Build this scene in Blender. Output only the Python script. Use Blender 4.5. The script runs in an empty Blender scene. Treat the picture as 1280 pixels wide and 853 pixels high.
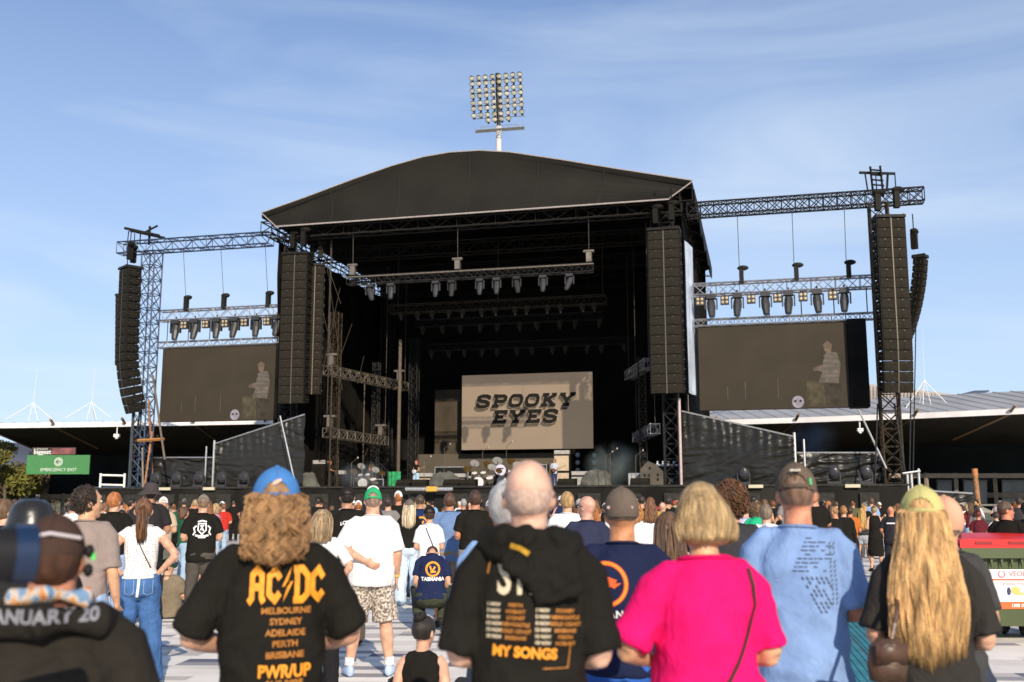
import bpy, bmesh, math, random
from mathutils import Vector, Matrix, Euler, noise
from mathutils.bvhtree import BVHTree
random.seed(11)
SC = bpy.context.scene
COL = SC.collection
R = math.radians
# ------------------------------------------------------------------ camera, world, sun, exposure
CAMH = 1.62
PITCH = math.atan((632-426.5)/1280)
cam_d = bpy.data.cameras.new('camera'); cam = bpy.data.objects.new('camera', cam_d); COL.objects.link(cam)
cam.location = (0, 0, CAMH); cam.rotation_euler = (R(90)+PITCH, 0, 0)
cam_d.lens = 36; cam_d.sensor_width = 36; cam_d.clip_start = .05; cam_d.clip_end = 9000
cam_d.dof.use_dof = True; cam_d.dof.focus_distance = 15; cam_d.dof.aperture_fstop = 2.7
SC.camera = cam
SUN_EL, SUN_AZ = 27.0, 14.0            # the sun stands behind the camera, to its right (azimuth from straight behind)
world = bpy.data.worlds.new('World'); SC.world = world; world.use_nodes = True
wn, wl = world.node_tree.nodes, world.node_tree.links
wn.clear()
wo = wn.new('ShaderNodeOutputWorld'); wb = wn.new('ShaderNodeBackground'); wb.inputs[1].default_value = .10
sk = wn.new('ShaderNodeTexSky'); sk.sky_type = 'NISHITA'; sk.sun_disc = False
sk.sun_elevation = R(SUN_EL); sk.sun_rotation = R(180-SUN_AZ); sk.air_density = 1.0; sk.dust_density = .6; sk.ozone_density = 2.2
tc = wn.new('ShaderNodeTexCoord'); mp = wn.new('ShaderNodeMapping'); mp.inputs['Scale'].default_value = (1.2, 1.2, 5.5)
mp.inputs['Rotation'].default_value = (0, R(14), 0)
nz = wn.new('ShaderNodeTexNoise'); nz.inputs['Scale'].default_value = 2.1; nz.inputs['Detail'].default_value = 6; nz.inputs['Roughness'].default_value = .52
nz.inputs['Distortion'].default_value = .6
cr = wn.new('ShaderNodeValToRGB'); cr.color_ramp.elements[0].position = .42; cr.color_ramp.elements[1].position = .80
cr.color_ramp.elements[0].color = (0, 0, 0, 1); cr.color_ramp.elements[1].color = (.36, .36, .36, 1)
wx = wn.new('ShaderNodeMix'); wx.data_type = 'RGBA'
wx.inputs[7].default_value = (6.6, 7.6, 8.7, 1)
sx = wn.new('ShaderNodeSeparateXYZ')
mr = wn.new('ShaderNodeMapRange'); mr.inputs['From Min'].default_value = 0.0; mr.inputs['From Max'].default_value = .55
mr.inputs['To Min'].default_value = .74; mr.inputs['To Max'].default_value = .10
ad = wn.new('ShaderNodeMath'); ad.operation = 'ADD'; ad.use_clamp = True
wl.new(tc.outputs['Generated'], mp.inputs[0]); wl.new(mp.outputs[0], nz.inputs[0]); wl.new(nz.outputs[0], cr.inputs[0])
wl.new(tc.outputs['Generated'], sx.inputs[0]); wl.new(sx.outputs['Z'], mr.inputs[0])
wl.new(mr.outputs[0], ad.inputs[0]); wl.new(cr.outputs[0], ad.inputs[1]); wl.new(ad.outputs[0], wx.inputs[0])
tn = wn.new('ShaderNodeVectorMath'); tn.operation = 'MULTIPLY'; tn.inputs[1].default_value = (.60, .90, 1.28); wl.new(sk.outputs[0], tn.inputs[0]); wl.new(tn.outputs[0], wx.inputs[6]); wl.new(wx.outputs[2], wb.inputs[0]); wl.new(wb.outputs[0], wo.inputs[0])
sun_d = bpy.data.lights.new('sun', 'SUN'); sun = bpy.data.objects.new('sun', sun_d); COL.objects.link(sun)
sun_d.energy = 4.6; sun_d.angle = R(.5); sun_d.color = (1.0, .86, .68)
sun.rotation_euler = (R(90-SUN_EL), 0, R(SUN_AZ))
SC.view_settings.view_transform = 'Standard'; SC.view_settings.look = 'None'
SC.view_settings.exposure = 0.22; SC.view_settings.gamma = 1; SC.view_settings.use_curve_mapping = False
SC.render.engine = 'CYCLES'
SC.cycles.max_bounces = 5; SC.cycles.diffuse_bounces = 3; SC.cycles.glossy_bounces = 2; SC.cycles.transparent_max_bounces = 8
SC.cycles.volume_bounces = 0; SC.cycles.use_denoising = True; SC.cycles.volume_step_rate = 1.0; SC.cycles.volume_max_steps = 64

# ------------------------------------------------------------------ geometry of the view, frames
CP = Vector((0, 0, CAMH))
def ray(x, y):
    a = (x-640)/1280; b = (426.5-y)/1280
    return Vector((a, math.cos(PITCH)-b*math.sin(PITCH), math.sin(PITCH)+b*math.cos(PITCH)))
def at(x, y, Y):
    r = ray(x, y); return CP + r*(Y/r.y)
def onground(x, y, z=0):
    r = ray(x, y); return CP + r*((z-CAMH)/r.z)
def pxof(p):
    d = Vector(p)-CP; f = d.y*math.cos(PITCH)+d.z*math.sin(PITCH); u = -d.y*math.sin(PITCH)+d.z*math.cos(PITCH)
    return 640+1280*d.x/f, 426.5-1280*u/f
SANG = R(-13.74); SO = Vector((-2.8, 56.8, 0))
SU = Vector((math.cos(SANG), math.sin(SANG), 0)); SV = Vector((-math.sin(SANG), math.cos(SANG), 0))
def S(u, v, z=0): return SO + SU*u + SV*v + Vector((0, 0, z))
def sp(x, y, v):
    """stage coordinates (u, z) of the pixel x, y on the plane v metres behind the roof lip"""
    r = ray(x, y); t = (v - (CP-SO).dot(SV))/r.dot(SV); p = CP + r*t
    return (p-SO).dot(SU), p.z

# ------------------------------------------------------------------ materials
MATS = {}
def _pr(name):
    m = bpy.data.materials.new(name); m.use_nodes = True
    return m, m.node_tree.nodes, m.node_tree.links, m.node_tree.nodes['Principled BSDF']
def mat(name, col, rough=.6, metal=0, var=.12, scale=6, bump=0.0, bscale=40, emit=0, spec=.5, sheen=0, stretch=None):
    if name in MATS: return MATS[name]
    if max(col) < .07 and rough > .45 and spec == .5: spec = .12
    m, n, l, p = _pr(name)
    tcn = n.new('ShaderNodeTexCoord'); src = tcn.outputs['Object']
    if stretch:
        mpp = n.new('ShaderNodeMapping'); mpp.inputs['Scale'].default_value = stretch; l.new(src, mpp.inputs[0]); src = mpp.outputs[0]
    if var:
        t = n.new('ShaderNodeTexNoise'); t.inputs['Scale'].default_value = scale; t.inputs['Detail'].default_value = 5
        mx = n.new('ShaderNodeMix'); mx.data_type = 'RGBA'
        mx.inputs[6].default_value = tuple(c*(1-var) for c in col)+(1,); mx.inputs[7].default_value = tuple(min(1, c*(1+var)) for c in col)+(1,)
        rp = n.new('ShaderNodeMapRange'); rp.inputs['From Min'].default_value = .3; rp.inputs['From Max'].default_value = .7
        l.new(src, t.inputs[0]); l.new(t.outputs[0], rp.inputs[0]); l.new(rp.outputs[0], mx.inputs[0]); l.new(mx.outputs[2], p.inputs['Base Color'])
        if emit:
            l.new(mx.outputs[2], p.inputs['Emission Color'])
    else:
        p.inputs['Base Color'].default_value = tuple(col)+(1,)
        if emit: p.inputs['Emission Color'].default_value = tuple(col)+(1,)
    if emit: p.inputs['Emission Strength'].default_value = emit
    p.inputs['Roughness'].default_value = rough; p.inputs['Metallic'].default_value = metal
    p.inputs['Specular IOR Level'].default_value = spec
    if sheen: p.inputs['Sheen Weight'].default_value = sheen
    if bump:
        t2 = n.new('ShaderNodeTexNoise'); t2.inputs['Scale'].default_value = bscale; t2.inputs['Detail'].default_value = 4
        b = n.new('ShaderNodeBump'); b.inputs['Strength'].default_value = 1; b.inputs['Distance'].default_value = bump
        l.new(src, t2.inputs[0]); l.new(t2.outputs[0], b.inputs['Height']); l.new(b.outputs[0], p.inputs['Normal'])
    MATS[name] = m; return m
def cloth(col, fold=.012, kind=''):
    key = 'cloth_%.3f_%.3f_%.3f_%s' % (*col, kind)
    if key in MATS: return MATS[key]
    m, n, l, p = _pr(key)
    tcn = n.new('ShaderNodeTexCoord')
    t = n.new('ShaderNodeTexNoise'); t.inputs['Scale'].default_value = 5; t.inputs['Detail'].default_value = 8; t.inputs['Roughness'].default_value = .7
    mx = n.new('ShaderNodeMix'); mx.data_type = 'RGBA'; v = .22 if kind != 'denim' else .4
    mx.inputs[6].default_value = tuple(c*(1-v) for c in col)+(1,); mx.inputs[7].default_value = tuple(min(1, c*(1+v)) for c in col)+(1,)
    rp = n.new('ShaderNodeMapRange'); rp.inputs['From Min'].default_value = .25; rp.inputs['From Max'].default_value = .75
    l.new(tcn.outputs['Object'], t.inputs[0]); l.new(t.outputs[0], rp.inputs[0]); l.new(rp.outputs[0], mx.inputs[0])
    last = mx.outputs[2]
    if kind == 'scarf':
        tt = n.new('ShaderNodeTexNoise'); tt.inputs['Scale'].default_value = 34; tt.inputs['Detail'].default_value = 1; l.new(tcn.outputs['Object'], tt.inputs[0])
        r2 = n.new('ShaderNodeValToRGB'); e = r2.color_ramp.elements; e[0].position = .38; e[0].color = (.16, .26, .40, 1); e[1].position = .66; e[1].color = (.50, .15, .06, 1)
        for ps_, c_ in ((.47, (.55, .50, .45, 1)), (.56, (.55, .30, .12, 1))): q_ = e.new(ps_); q_.color = c_
        l.new(tt.outputs[0], r2.inputs[0]); last = r2.outputs[0]
    if kind in ('camo', 'dots', 'plaid', 'floral'):
        if kind == 'plaid':
            w1 = n.new('ShaderNodeTexChecker'); w1.inputs['Scale'].default_value = 26
            w1.inputs[1].default_value = (.6, .6, .6, 1); w1.inputs[2].default_value = (.04, .04, .04, 1); l.new(tcn.outputs['Object'], w1.inputs[0]); last = w1.outputs[0]
        else:
            vo = n.new('ShaderNodeTexVoronoi'); vo.inputs['Scale'].default_value = {'camo': 38, 'dots': 48, 'floral': 22}[kind]
            vo.feature = 'F1'; vo.inputs['Randomness'].default_value = .35 if kind == 'dots' else 1
            l.new(tcn.outputs['Object'], vo.inputs[0])
            r2 = n.new('ShaderNodeValToRGB'); e = r2.color_ramp.elements; r2.color_ramp.interpolation = 'CONSTANT' if kind != 'camo' else 'LINEAR'
            if kind == 'camo':
                tt = n.new('ShaderNodeTexNoise'); tt.inputs['Scale'].default_value = 46; tt.inputs['Detail'].default_value = 6; l.new(tcn.outputs['Object'], tt.inputs[0])
                e[0].position = .42; e[0].color = (.16, .13, .10, 1); e[1].position = .6; e[1].color = (.62, .55, .48, 1); l.new(tt.outputs[0], r2.inputs[0])
            elif kind == 'dots':
                e[0].position = 0; e[0].color = (.06, .05, .07, 1); e[1].position = .24; e[1].color = tuple(col)+(1,); l.new(vo.outputs['Distance'], r2.inputs[0])
            else:
                e[0].position = 0; e[0].color = (.45, .1, .06, 1); e[1].position = .45; e[1].color = tuple(col)+(1,); l.new(vo.outputs['Distance'], r2.inputs[0])
            last = r2.outputs[0]
    l.new(last, p.inputs['Base Color'])
    p.inputs['Roughness'].default_value = .9; p.inputs['Specular IOR Level'].default_value = .12
    # soft creases plus a weave
    mpp = n.new('ShaderNodeMapping'); mpp.inputs['Scale'].default_value = (1.0, 1.0, .45); mpp.inputs['Rotation'].default_value = (.2, .5, .3)
    f1 = n.new('ShaderNodeTexNoise'); f1.inputs['Scale'].default_value = 7; f1.inputs['Detail'].default_value = 3; f1.inputs['Distortion'].default_value = 1.2
    f2 = n.new('ShaderNodeTexNoise'); f2.inputs['Scale'].default_value = 260; f2.inputs['Detail'].default_value = 2
    b1 = n.new('ShaderNodeBump'); b1.inputs['Strength'].default_value = .8; b1.inputs['Distance'].default_value = fold*3
    b2 = n.new('ShaderNodeBump'); b2.inputs['Strength'].default_value = .5; b2.inputs['Distance'].default_value = .0012
    l.new(tcn.outputs['Object'], mpp.inputs[0]); l.new(mpp.outputs[0], f1.inputs[0]); l.new(f1.outputs[0], b1.inputs['Height'])
    l.new(tcn.outputs['Object'], f2.inputs[0]); l.new(f2.outputs[0], b2.inputs['Height']); l.new(b1.outputs[0], b2.inputs['Normal']); l.new(b2.outputs[0], p.inputs['Normal'])
    MATS[key] = m; return m
def skinm(col=(.52, .27, .17)):
    key = 'skin_%.2f_%.2f' % (col[0], col[1])
    if key in MATS: return MATS[key]
    m = mat(key, col, rough=.5, var=.24, scale=16, bump=.003, bscale=110, spec=.4)
    m.node_tree.nodes['Principled BSDF'].inputs['Subsurface Weight'].default_value = .08
    m.node_tree.nodes['Principled BSDF'].inputs['Subsurface Radius'].default_value = (.02, .008, .004)
    return m
def hairm(col):
    key = 'hair_%.2f_%.2f_%.2f' % tuple(col)
    if key in MATS: return MATS[key]
    m = mat(key, col, rough=.45, var=.45, scale=7, bump=.004, bscale=60, spec=.35, stretch=(5, 5, .8)); n, l = m.node_tree.nodes, m.node_tree.links; p = n['Principled BSDF']
    gi = n.new('ShaderNodeNewGeometry'); rr = n.new('ShaderNodeMapRange'); rr.inputs['To Min'].default_value = .50; rr.inputs['To Max'].default_value = 1.22; l.new(gi.outputs['Random Per Island'], rr.inputs[0])
    sc_ = n.new('ShaderNodeVectorMath'); sc_.operation = 'SCALE'; src = p.inputs['Base Color'].links[0].from_socket; l.new(src, sc_.inputs[0]); l.new(rr.outputs[0], sc_.inputs['Scale']); l.new(sc_.outputs[0], p.inputs['Base Color'])
    return m

# ------------------------------------------------------------------ mesh builder
ORG = {}
class MB:
    def __init__(self, M=None): self.v = []; self.f = []; self.M = M
    def add(self, vs, fs):
        n = len(self.v)
        self.v += [(self.M @ Vector(p)) if self.M else Vector(p) for p in vs]; self.f += [tuple(i+n for i in f) for f in fs]
    def box(self, c, s, rot=None):
        x, y, z = s[0]/2, s[1]/2, s[2]/2
        vs = [Vector((a, b, d)) for a in (-x, x) for b in (-y, y) for d in (-z, z)]
        if rot is not None:
            m = rot if isinstance(rot, Matrix) else Euler(rot).to_matrix(); vs = [m @ q for q in vs]
        self.add([q+Vector(c) for q in vs], [(0, 1, 3, 2), (4, 6, 7, 5), (0, 4, 5, 1), (2, 3, 7, 6), (0, 2, 6, 4), (1, 5, 7, 3)]); return self
    def bar(self, p, q, r, n=4, r2=None):
        p = Vector(p); q = Vector(q); d = (q-p)
        if d.length < 1e-6: return self
        d.normalize(); a = d.orthogonal().normalized(); b = d.cross(a); r2 = r if r2 is None else r2
        vs = [p + (a*math.cos(t)+b*math.sin(t))*r for t in [2*math.pi*(i+.5)/n for i in range(n)]]
        vs += [q + (a*math.cos(t)+b*math.sin(t))*r2 for t in [2*math.pi*(i+.5)/n for i in range(n)]]
        self.add(vs, [(i, (i+1) % n, n+(i+1) % n, n+i) for i in range(n)]+[tuple(range(n))[::-1], tuple(range(n, 2*n))]); return self
    def tube(self, pts, r, n=6):
        pts = [Vector(p) for p in pts]
        self.loft(pts, [(r, r)]*len(pts), n); return self
    def loft(self, pts, rad, n=12, side=Vector((1, 0, 0)), cap=True):
        pts = [Vector(p) for p in pts]; k = len(pts); vs = []
        for i, p in enumerate(pts):
            d = (pts[min(i+1, k-1)]-pts[max(i-1, 0)]).normalized()
            s = side - d*side.dot(d)
            if s.length < 1e-3: s = d.orthogonal()
            s.normalize(); t = d.cross(s); r = rad[i]
            if not isinstance(r, (tuple, list)): r = (r, r)
            for j in range(n):
                a = 2*math.pi*j/n; vs.append(p + s*math.cos(a)*r[0] + t*math.sin(a)*r[1])
        fs = [(i*n+j, i*n+(j+1) % n, (i+1)*n+(j+1) % n, (i+1)*n+j) for i in range(k-1) for j in range(n)]
        if cap: fs += [tuple(range(n))[::-1], tuple(range((k-1)*n, k*n))]
        self.add(vs, fs); return self
    def ell(self, c, r, nu=14, nv=10, rot=None):
        vs = []; c = Vector(c)
        for i in range(1, nv):
            th = math.pi*i/nv
            for j in range(nu):
                ph = 2*math.pi*j/nu
                q = Vector((r[0]*math.sin(th)*math.cos(ph), r[1]*math.sin(th)*math.sin(ph), r[2]*math.cos(th)))
                if rot is not None: q = Euler(rot).to_matrix() @ q
                vs.append(c+q)
        e = Vector((0, 0, r[2]))
        if rot is not None: e = Euler(rot).to_matrix() @ e
        vs += [c+e, c-e]; t = len(vs)-2
        fs = [((i)*nu+j, (i)*nu+(j+1) % nu, (i+1)*nu+(j+1) % nu, (i+1)*nu+j) for i in range(nv-2) for j in range(nu)]
        fs = [f[::-1] for f in fs]
        fs += [(t, j, (j+1) % nu) for j in range(nu)] + [(t+1, (nv-2)*nu+(j+1) % nu, (nv-2)*nu+j) for j in range(nu)]
        self.add(vs, fs); return self
    def prism(self, poly, d, origin, ax, ay, an):
        """polygon poly [(a,b)] in the plane origin+a*ax+b*ay, extruded d along an"""
        o = Vector(origin); ax, ay, an = Vector(ax), Vector(ay), Vector(an); n = len(poly)
        vs = [o+ax*a+ay*b for a, b in poly]; vs += [q+an*d for q in vs]
        self.add(vs, [tuple(range(n)), tuple(range(n, 2*n))[::-1]]+[(i, i+n, (i+1) % n+n, (i+1) % n) for i in range(n)]); return self
    def truss(self, p, q, w, up=(0, 0, 1), r=.03, rd=.018, bay=None, sides=4, x=False):
        p = Vector(p); q = Vector(q); d = (q-p); L = d.length; d.normalize(); up = Vector(up)
        a = d.cross(up); a = (a if a.length > .01 else d.orthogonal()).normalized(); b = a.cross(d).normalized(); h = w/2
        cs = [a*h+b*h, a*h-b*h, -a*h-b*h, -a*h+b*h]
        for c in cs: self.bar(p+c, q+c, r)
        n = max(2, int(round(L/(bay or w*1.0)))); st = L/n
        for i in range(n+1):
            o = p+d*(i*st)
            if i < n:
                for k in range(4):
                    c0, c1 = cs[k], cs[(k+1) % 4]
                    if i % 2: c0, c1 = c1, c0
                    self.bar(o+c0, o+d*st+c1, rd)
                    if x: self.bar(o+c1, o+d*st+c0, rd)
            if i % 2 == 0 or i == n or x:
                for k in range(4): self.bar(o+cs[k], o+cs[(k+1) % 4], rd)
        return self
    def mesh(self, name, m, smooth=False, org=(0, 0, 0)):
        me = bpy.data.meshes.new(name); o = Vector(org)
        me.from_pydata([tuple(q-o) for q in self.v], [], self.f); me.update()
        if m: me.materials.append(m)
        if smooth: me.polygons.foreach_set('use_smooth', [True]*len(me.polygons))
        return me
    def build(self, name, m, parent=None, smooth=False, org=None, stage=False):
        if parent is not None: org = ORG.get(parent, (0, 0, 0))
        org = org or (0, 0, 0)
        ob = bpy.data.objects.new(name, self.mesh(name, m, smooth, org)); COL.objects.link(ob)
        ORG[ob] = tuple(org)
        if parent is not None: ob.parent = parent
        else:
            if stage: ob.location = S(*org); ob.rotation_euler = (0, 0, SANG)
            else: ob.location = org
        return ob
def tag(o, label=None, cat=None, group=None, kind=None):
    for k, v in (('label', label), ('category', cat), ('group', group), ('kind', kind)):
        if v: o[k] = v
    return o
def thing(name, label, cat, org=(0, 0, 0), group=None, stage=False, kind=None):
    e = bpy.data.objects.new(name, None); COL.objects.link(e); e.empty_display_size = .3
    if stage: e.location = S(*org); e.rotation_euler = (0, 0, SANG)
    else: e.location = org
    ORG[e] = tuple(org); return tag(e, label, cat, group, kind)
def kids(o): return [c for c in TREE.get(o, [])]
def copy_tree(o, label, loc=None, rot=None, group=None):
    c = o.copy(); COL.objects.link(c)
    def rec(a, b):
        for ch in list(a.children):
            d = ch.copy(); COL.objects.link(d); d.parent = b; rec(ch, d)
    rec(o, c)
    if label: c['label'] = label
    if group: c['group'] = group
    if loc is not None: c.location = loc
    if rot is not None: c.rotation_euler = rot
    return c
def text_mesh(s, size, bold=0.0, shear=0.0, spacing=1.0, align='CENTER'):
    cu = bpy.data.curves.new('t', 'FONT'); cu.body = s; cu.size = size; cu.offset = bold; cu.shear = shear; cu.space_character = spacing
    cu.align_x = align; cu.align_y = 'CENTER'; cu.resolution_u = 3
    ob = bpy.data.objects.new('t', cu); COL.objects.link(ob)
    dg = bpy.context.evaluated_depsgraph_get(); dg.update()
    me = ob.evaluated_get(dg).to_mesh()
    v = [(q.co.x, q.co.y) for q in me.vertices]; f = [tuple(p.vertices) for p in me.polygons]
    ob.evaluated_get(dg).to_mesh_clear(); bpy.data.objects.remove(ob); bpy.data.curves.remove(cu)
    return v, f
def stroke2d(pts, w, closed=False):
    """a ribbon of width w along a 2-D polyline, mitred"""
    pts = [Vector((a, b)) for a, b in pts]; n = len(pts); V = []; F = []
    for i, p in enumerate(pts):
        a = pts[(i-1) % n] if (closed or i > 0) else None; b = pts[(i+1) % n] if (closed or i < n-1) else None
        d1 = (p-a).normalized() if a is not None else None; d2 = (b-p).normalized() if b is not None else None
        if d1 is None: d1 = d2
        if d2 is None: d2 = d1
        n1 = Vector((-d1.y, d1.x)); n2 = Vector((-d2.y, d2.x)); m = (n1+n2)
        m = n1 if m.length < 1e-4 else m.normalized(); k = min(1.8, 1/max(.3, m.dot(n1)))
        V += [tuple(p+m*w/2*k), tuple(p-m*w/2*k)]
    F = [(2*i, 2*i+1, 2*i+3, 2*i+2) for i in range(n-1)]
    if closed: F.append((2*n-2, 2*n-1, 1, 0))
    return V, F
# ------------------------------------------------------------------ shared materials
M_black = mat('black_paint', (.018, .017, .015), rough=.5, var=.3, scale=3)
M_steel = mat('galvanised_steel', (.42, .42, .44), rough=.38, metal=.75, var=.18, scale=5)
M_dsteel = mat('dark_truss_steel', (.035, .034, .034), rough=.5, metal=.3, var=.25, scale=5)
M_alu = mat('aluminium', (.55, .54, .52), rough=.35, metal=.7, var=.15, scale=8)
M_rust = mat('rusty_steel', (.30, .14, .06), rough=.8, var=.4, scale=7, bump=.004)
M_tarp = mat('black_roof_membrane', (.0125, .0108, .0075), rough=.7, var=.25, scale=.35, bump=.03, bscale=.9, spec=.2)
M_under = mat('black_inner_cloth', (.011, .010, .009), rough=.95, var=.3, scale=.6, spec=.1)
M_trim = mat('white_keder_edge', (.33, .29, .27), rough=.5, var=.15)
M_cab = mat('speaker_cabinet_paint', (.012, .0105, .008), rough=.6, var=.25, scale=2.5, bump=.003, bscale=60)
M_grille = mat('speaker_grille', (.020, .017, .012), rough=.75, var=.2, scale=3, bump=.004, bscale=140)
M_chrome = mat('worn_bare_metal', (.20, .17, .135), rough=.45, metal=.5, var=.3); M_wire = mat('dark_wire', (.07, .06, .05), rough=.6, var=.2); M_wsteel = mat('warm_dark_steel', (.06, .047, .032), rough=.6, metal=.2, var=.3)
M_deck = mat('stage_deck_black', (.02, .019, .018), rough=.7, var=.35, scale=1.2)
M_lens = mat('light_lens', (.10, .11, .13), rough=.12, var=.2, spec=.8)
M_white = mat('white_paint', (.74, .73, .70), rough=.5, var=.08)
# ------------------------------------------------------------------ ground
def sheet(name, x0, y0, x1, y1, z, m, n=1):
    mb = MB(); mb.add([(x0, y0, z), (x1, y0, z), (x1, y1, z), (x0, y1, z)], [(0, 1, 2, 3)])
    return mb.build(name, m)
gm = mat('grass_ground', (.10, .10, .045), rough=.95, var=.35, scale=.2)
g = sheet('ground', -3000, -400, 3000, 4000, 0, gm); tag(g, kind='structure')
m, n, l, p = _pr('event_floor_tiles'); MATS['event_floor_tiles'] = m
tcn = n.new('ShaderNodeTexCoord'); mpn = n.new('ShaderNodeMapping'); mpn.inputs['Rotation'].default_value = (0, 0, R(6)); mpn.inputs['Scale'].default_value = (1, 1, 1)
def brick(sc, bw, rh, off, c1, c2, mo=.0):
    b = n.new('ShaderNodeTexBrick'); b.inputs['Scale'].default_value = sc; b.inputs['Brick Width'].default_value = bw; b.inputs['Row Height'].default_value = rh
    b.offset = off; b.inputs['Mortar Size'].default_value = mo; b.inputs['Color1'].default_value = c1; b.inputs['Color2'].default_value = c2; b.inputs['Mortar'].default_value = (.12, .12, .13, 1)
    l.new(mpn.outputs[0], b.inputs[0]); return b
l.new(tcn.outputs['Object'], mpn.inputs[0])
b1 = brick(1, .34, .62, .5, (.62, .62, .64, 1), (.16, .165, .18, 1), .006)
# make it mostly pale with scattered mid and dark greys
snap = n.new('ShaderNodeTexWhiteNoise'); snap.noise_dimensions = '2D'
vm = n.new('ShaderNodeVectorMath'); vm.operation = 'FLOOR'; vs = n.new('ShaderNodeVectorMath'); vs.operation = 'MULTIPLY'; vs.inputs[1].default_value = (1/.46, 1/.16, 1)
shr = n.new('ShaderNodeMapping'); shr.vector_type = 'POINT'; shr.inputs['Rotation'].default_value = (0, 0, R(-3))
vs2 = n.new('ShaderNodeVectorMath'); vs2.operation = 'MULTIPLY'; vs2.inputs[1].default_value = (1, .72, 1)
l.new(mpn.outputs[0], vs2.inputs[0]); l.new(vs2.outputs[0], shr.inputs[0]); l.new(shr.outputs[0], vs.inputs[0]); l.new(vs.outputs[0], vm.inputs[0]); l.new(vm.outputs[0], snap.inputs[0])
rmp = n.new('ShaderNodeValToRGB'); rmp.color_ramp.interpolation = 'CONSTANT'; e = rmp.color_ramp.elements
e[0].position = 0; e[0].color = (.88, .82, .74, 1); e[1].position = .50; e[1].color = (.76, .70, .63, 1)
q = e.new(.72); q.color = (.58, .53, .48, 1); q = e.new(.86); q.color = (.32, .31, .31, 1); q = e.new(.965); q.color = (.14, .14, .20, 1)
l.new(snap.outputs['Value'], rmp.inputs[0])
dn = n.new('ShaderNodeTexNoise'); dn.inputs['Scale'].default_value = .9; dn.inputs['Detail'].default_value = 9; l.new(mpn.outputs[0], dn.inputs[0])
dr = n.new('ShaderNodeMapRange'); dr.inputs['From Min'].default_value = .3; dr.inputs['From Max'].default_value = .75; dr.inputs['To Min'].default_value = .80; dr.inputs['To Max'].default_value = 1.06
l.new(dn.outputs[0], dr.inputs[0])
ml = n.new('ShaderNodeVectorMath'); ml.operation = 'SCALE'; l.new(rmp.outputs[0], ml.inputs[0]); l.new(dr.outputs[0], ml.inputs['Scale']); l.new(ml.outputs[0], p.inputs['Base Color'])
p.inputs['Roughness'].default_value = .75
bp = n.new('ShaderNodeBump'); bp.inputs['Distance'].default_value = .01; l.new(b1.outputs['Fac'], bp.inputs['Height']); l.new(bp.outputs[0], p.inputs['Normal'])
fl = sheet('event_floor', -70, -25, 75, 76, .02, m); tag(fl, kind='structure')
# teal ribbed matting lanes
tm = mat('teal_matting', (.02, .20, .24), rough=.5, var=.25, scale=3, bump=.004, bscale=30)
a0 = onground(1094, 780); a1 = onground(1060, 752); d = (a1-a0).normalized(); nrm = Vector((-d.y, d.x, 0)); a0.z = a1.z = 0
mb = MB()
s0 = a0 - d*12.5
for lane in range(3):
    base = s0 + nrm*(lane*.54)
    for i in range(46):
        c = base + d*(i*.62+.3) + nrm*.26 + Vector((0, 0, .034))
        mb.box(c, (.5, .60, .022), rot=(0, 0, math.atan2(d.y, d.x)-math.pi/2))
    for k in range(7):
        mb.bar(base+nrm*(.06+.07*k)+Vector((0, 0, .047)), base+nrm*(.06+.07*k)+d*28.4+Vector((0, 0, .047)), .006)
tag(mb.build('protective_matting', tm), kind='structure')

# ------------------------------------------------------------------ hills and trees at far left
def hill(name, x0, x1, Y, h, m, seed, depth=300):
    mb = MB(); n_ = 60; vs = []; fs = []
    for j, (dy, k) in enumerate(((-depth, 0), (-depth*.5, .55), (0, 1), (depth*.6, .6), (depth, 0))):
        for i in range(n_+1):
            t = i/n_; e_ = math.sin(math.pi*t)**.35
            hh = h*k*e_*(.75+.5*noise.noise(Vector((t*5, seed+j*.1, 0))))
            vs.append((x0+(x1-x0)*t, Y+dy, max(-2, hh)-2))
    for j in range(4):
        for i in range(n_): fs.append((j*(n_+1)+i, j*(n_+1)+i+1, (j+1)*(n_+1)+i+1, (j+1)*(n_+1)+i))
    mb.add(vs, fs); return tag(mb.build(name, m, smooth=True), kind='structure')
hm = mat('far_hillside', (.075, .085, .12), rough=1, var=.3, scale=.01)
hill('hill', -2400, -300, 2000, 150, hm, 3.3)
hm2 = mat('near_hillside', (.10, .095, .05), rough=1, var=.4, scale=.03)
hill('hill', -900, -120, 620, 15, hm2, 8.1, 120)
M_bark = mat('bark', (.09, .065, .045), rough=.9, var=.3)
def leafmesh(mb, c, r, n_, sz, rnd, squash=.8):
    for _ in range(n_):
        while True:
            q = Vector((rnd.uniform(-1, 1), rnd.uniform(-1, 1), rnd.uniform(-1, 1)))
            if .35 < q.length < 1: break
        o = Vector(c)+Vector((q.x*r, q.y*r, q.z*r*squash)); a = Vector((rnd.gauss(0, 1), rnd.gauss(0, 1), rnd.gauss(0, 1))).normalized(); b = a.orthogonal().normalized()
        s = sz*rnd.uniform(.6, 1.3)
        mb.add([o-a*s, o+b*s*.6, o+a*s, o-b*s*.6], [(0, 1, 2, 3)])
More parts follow.
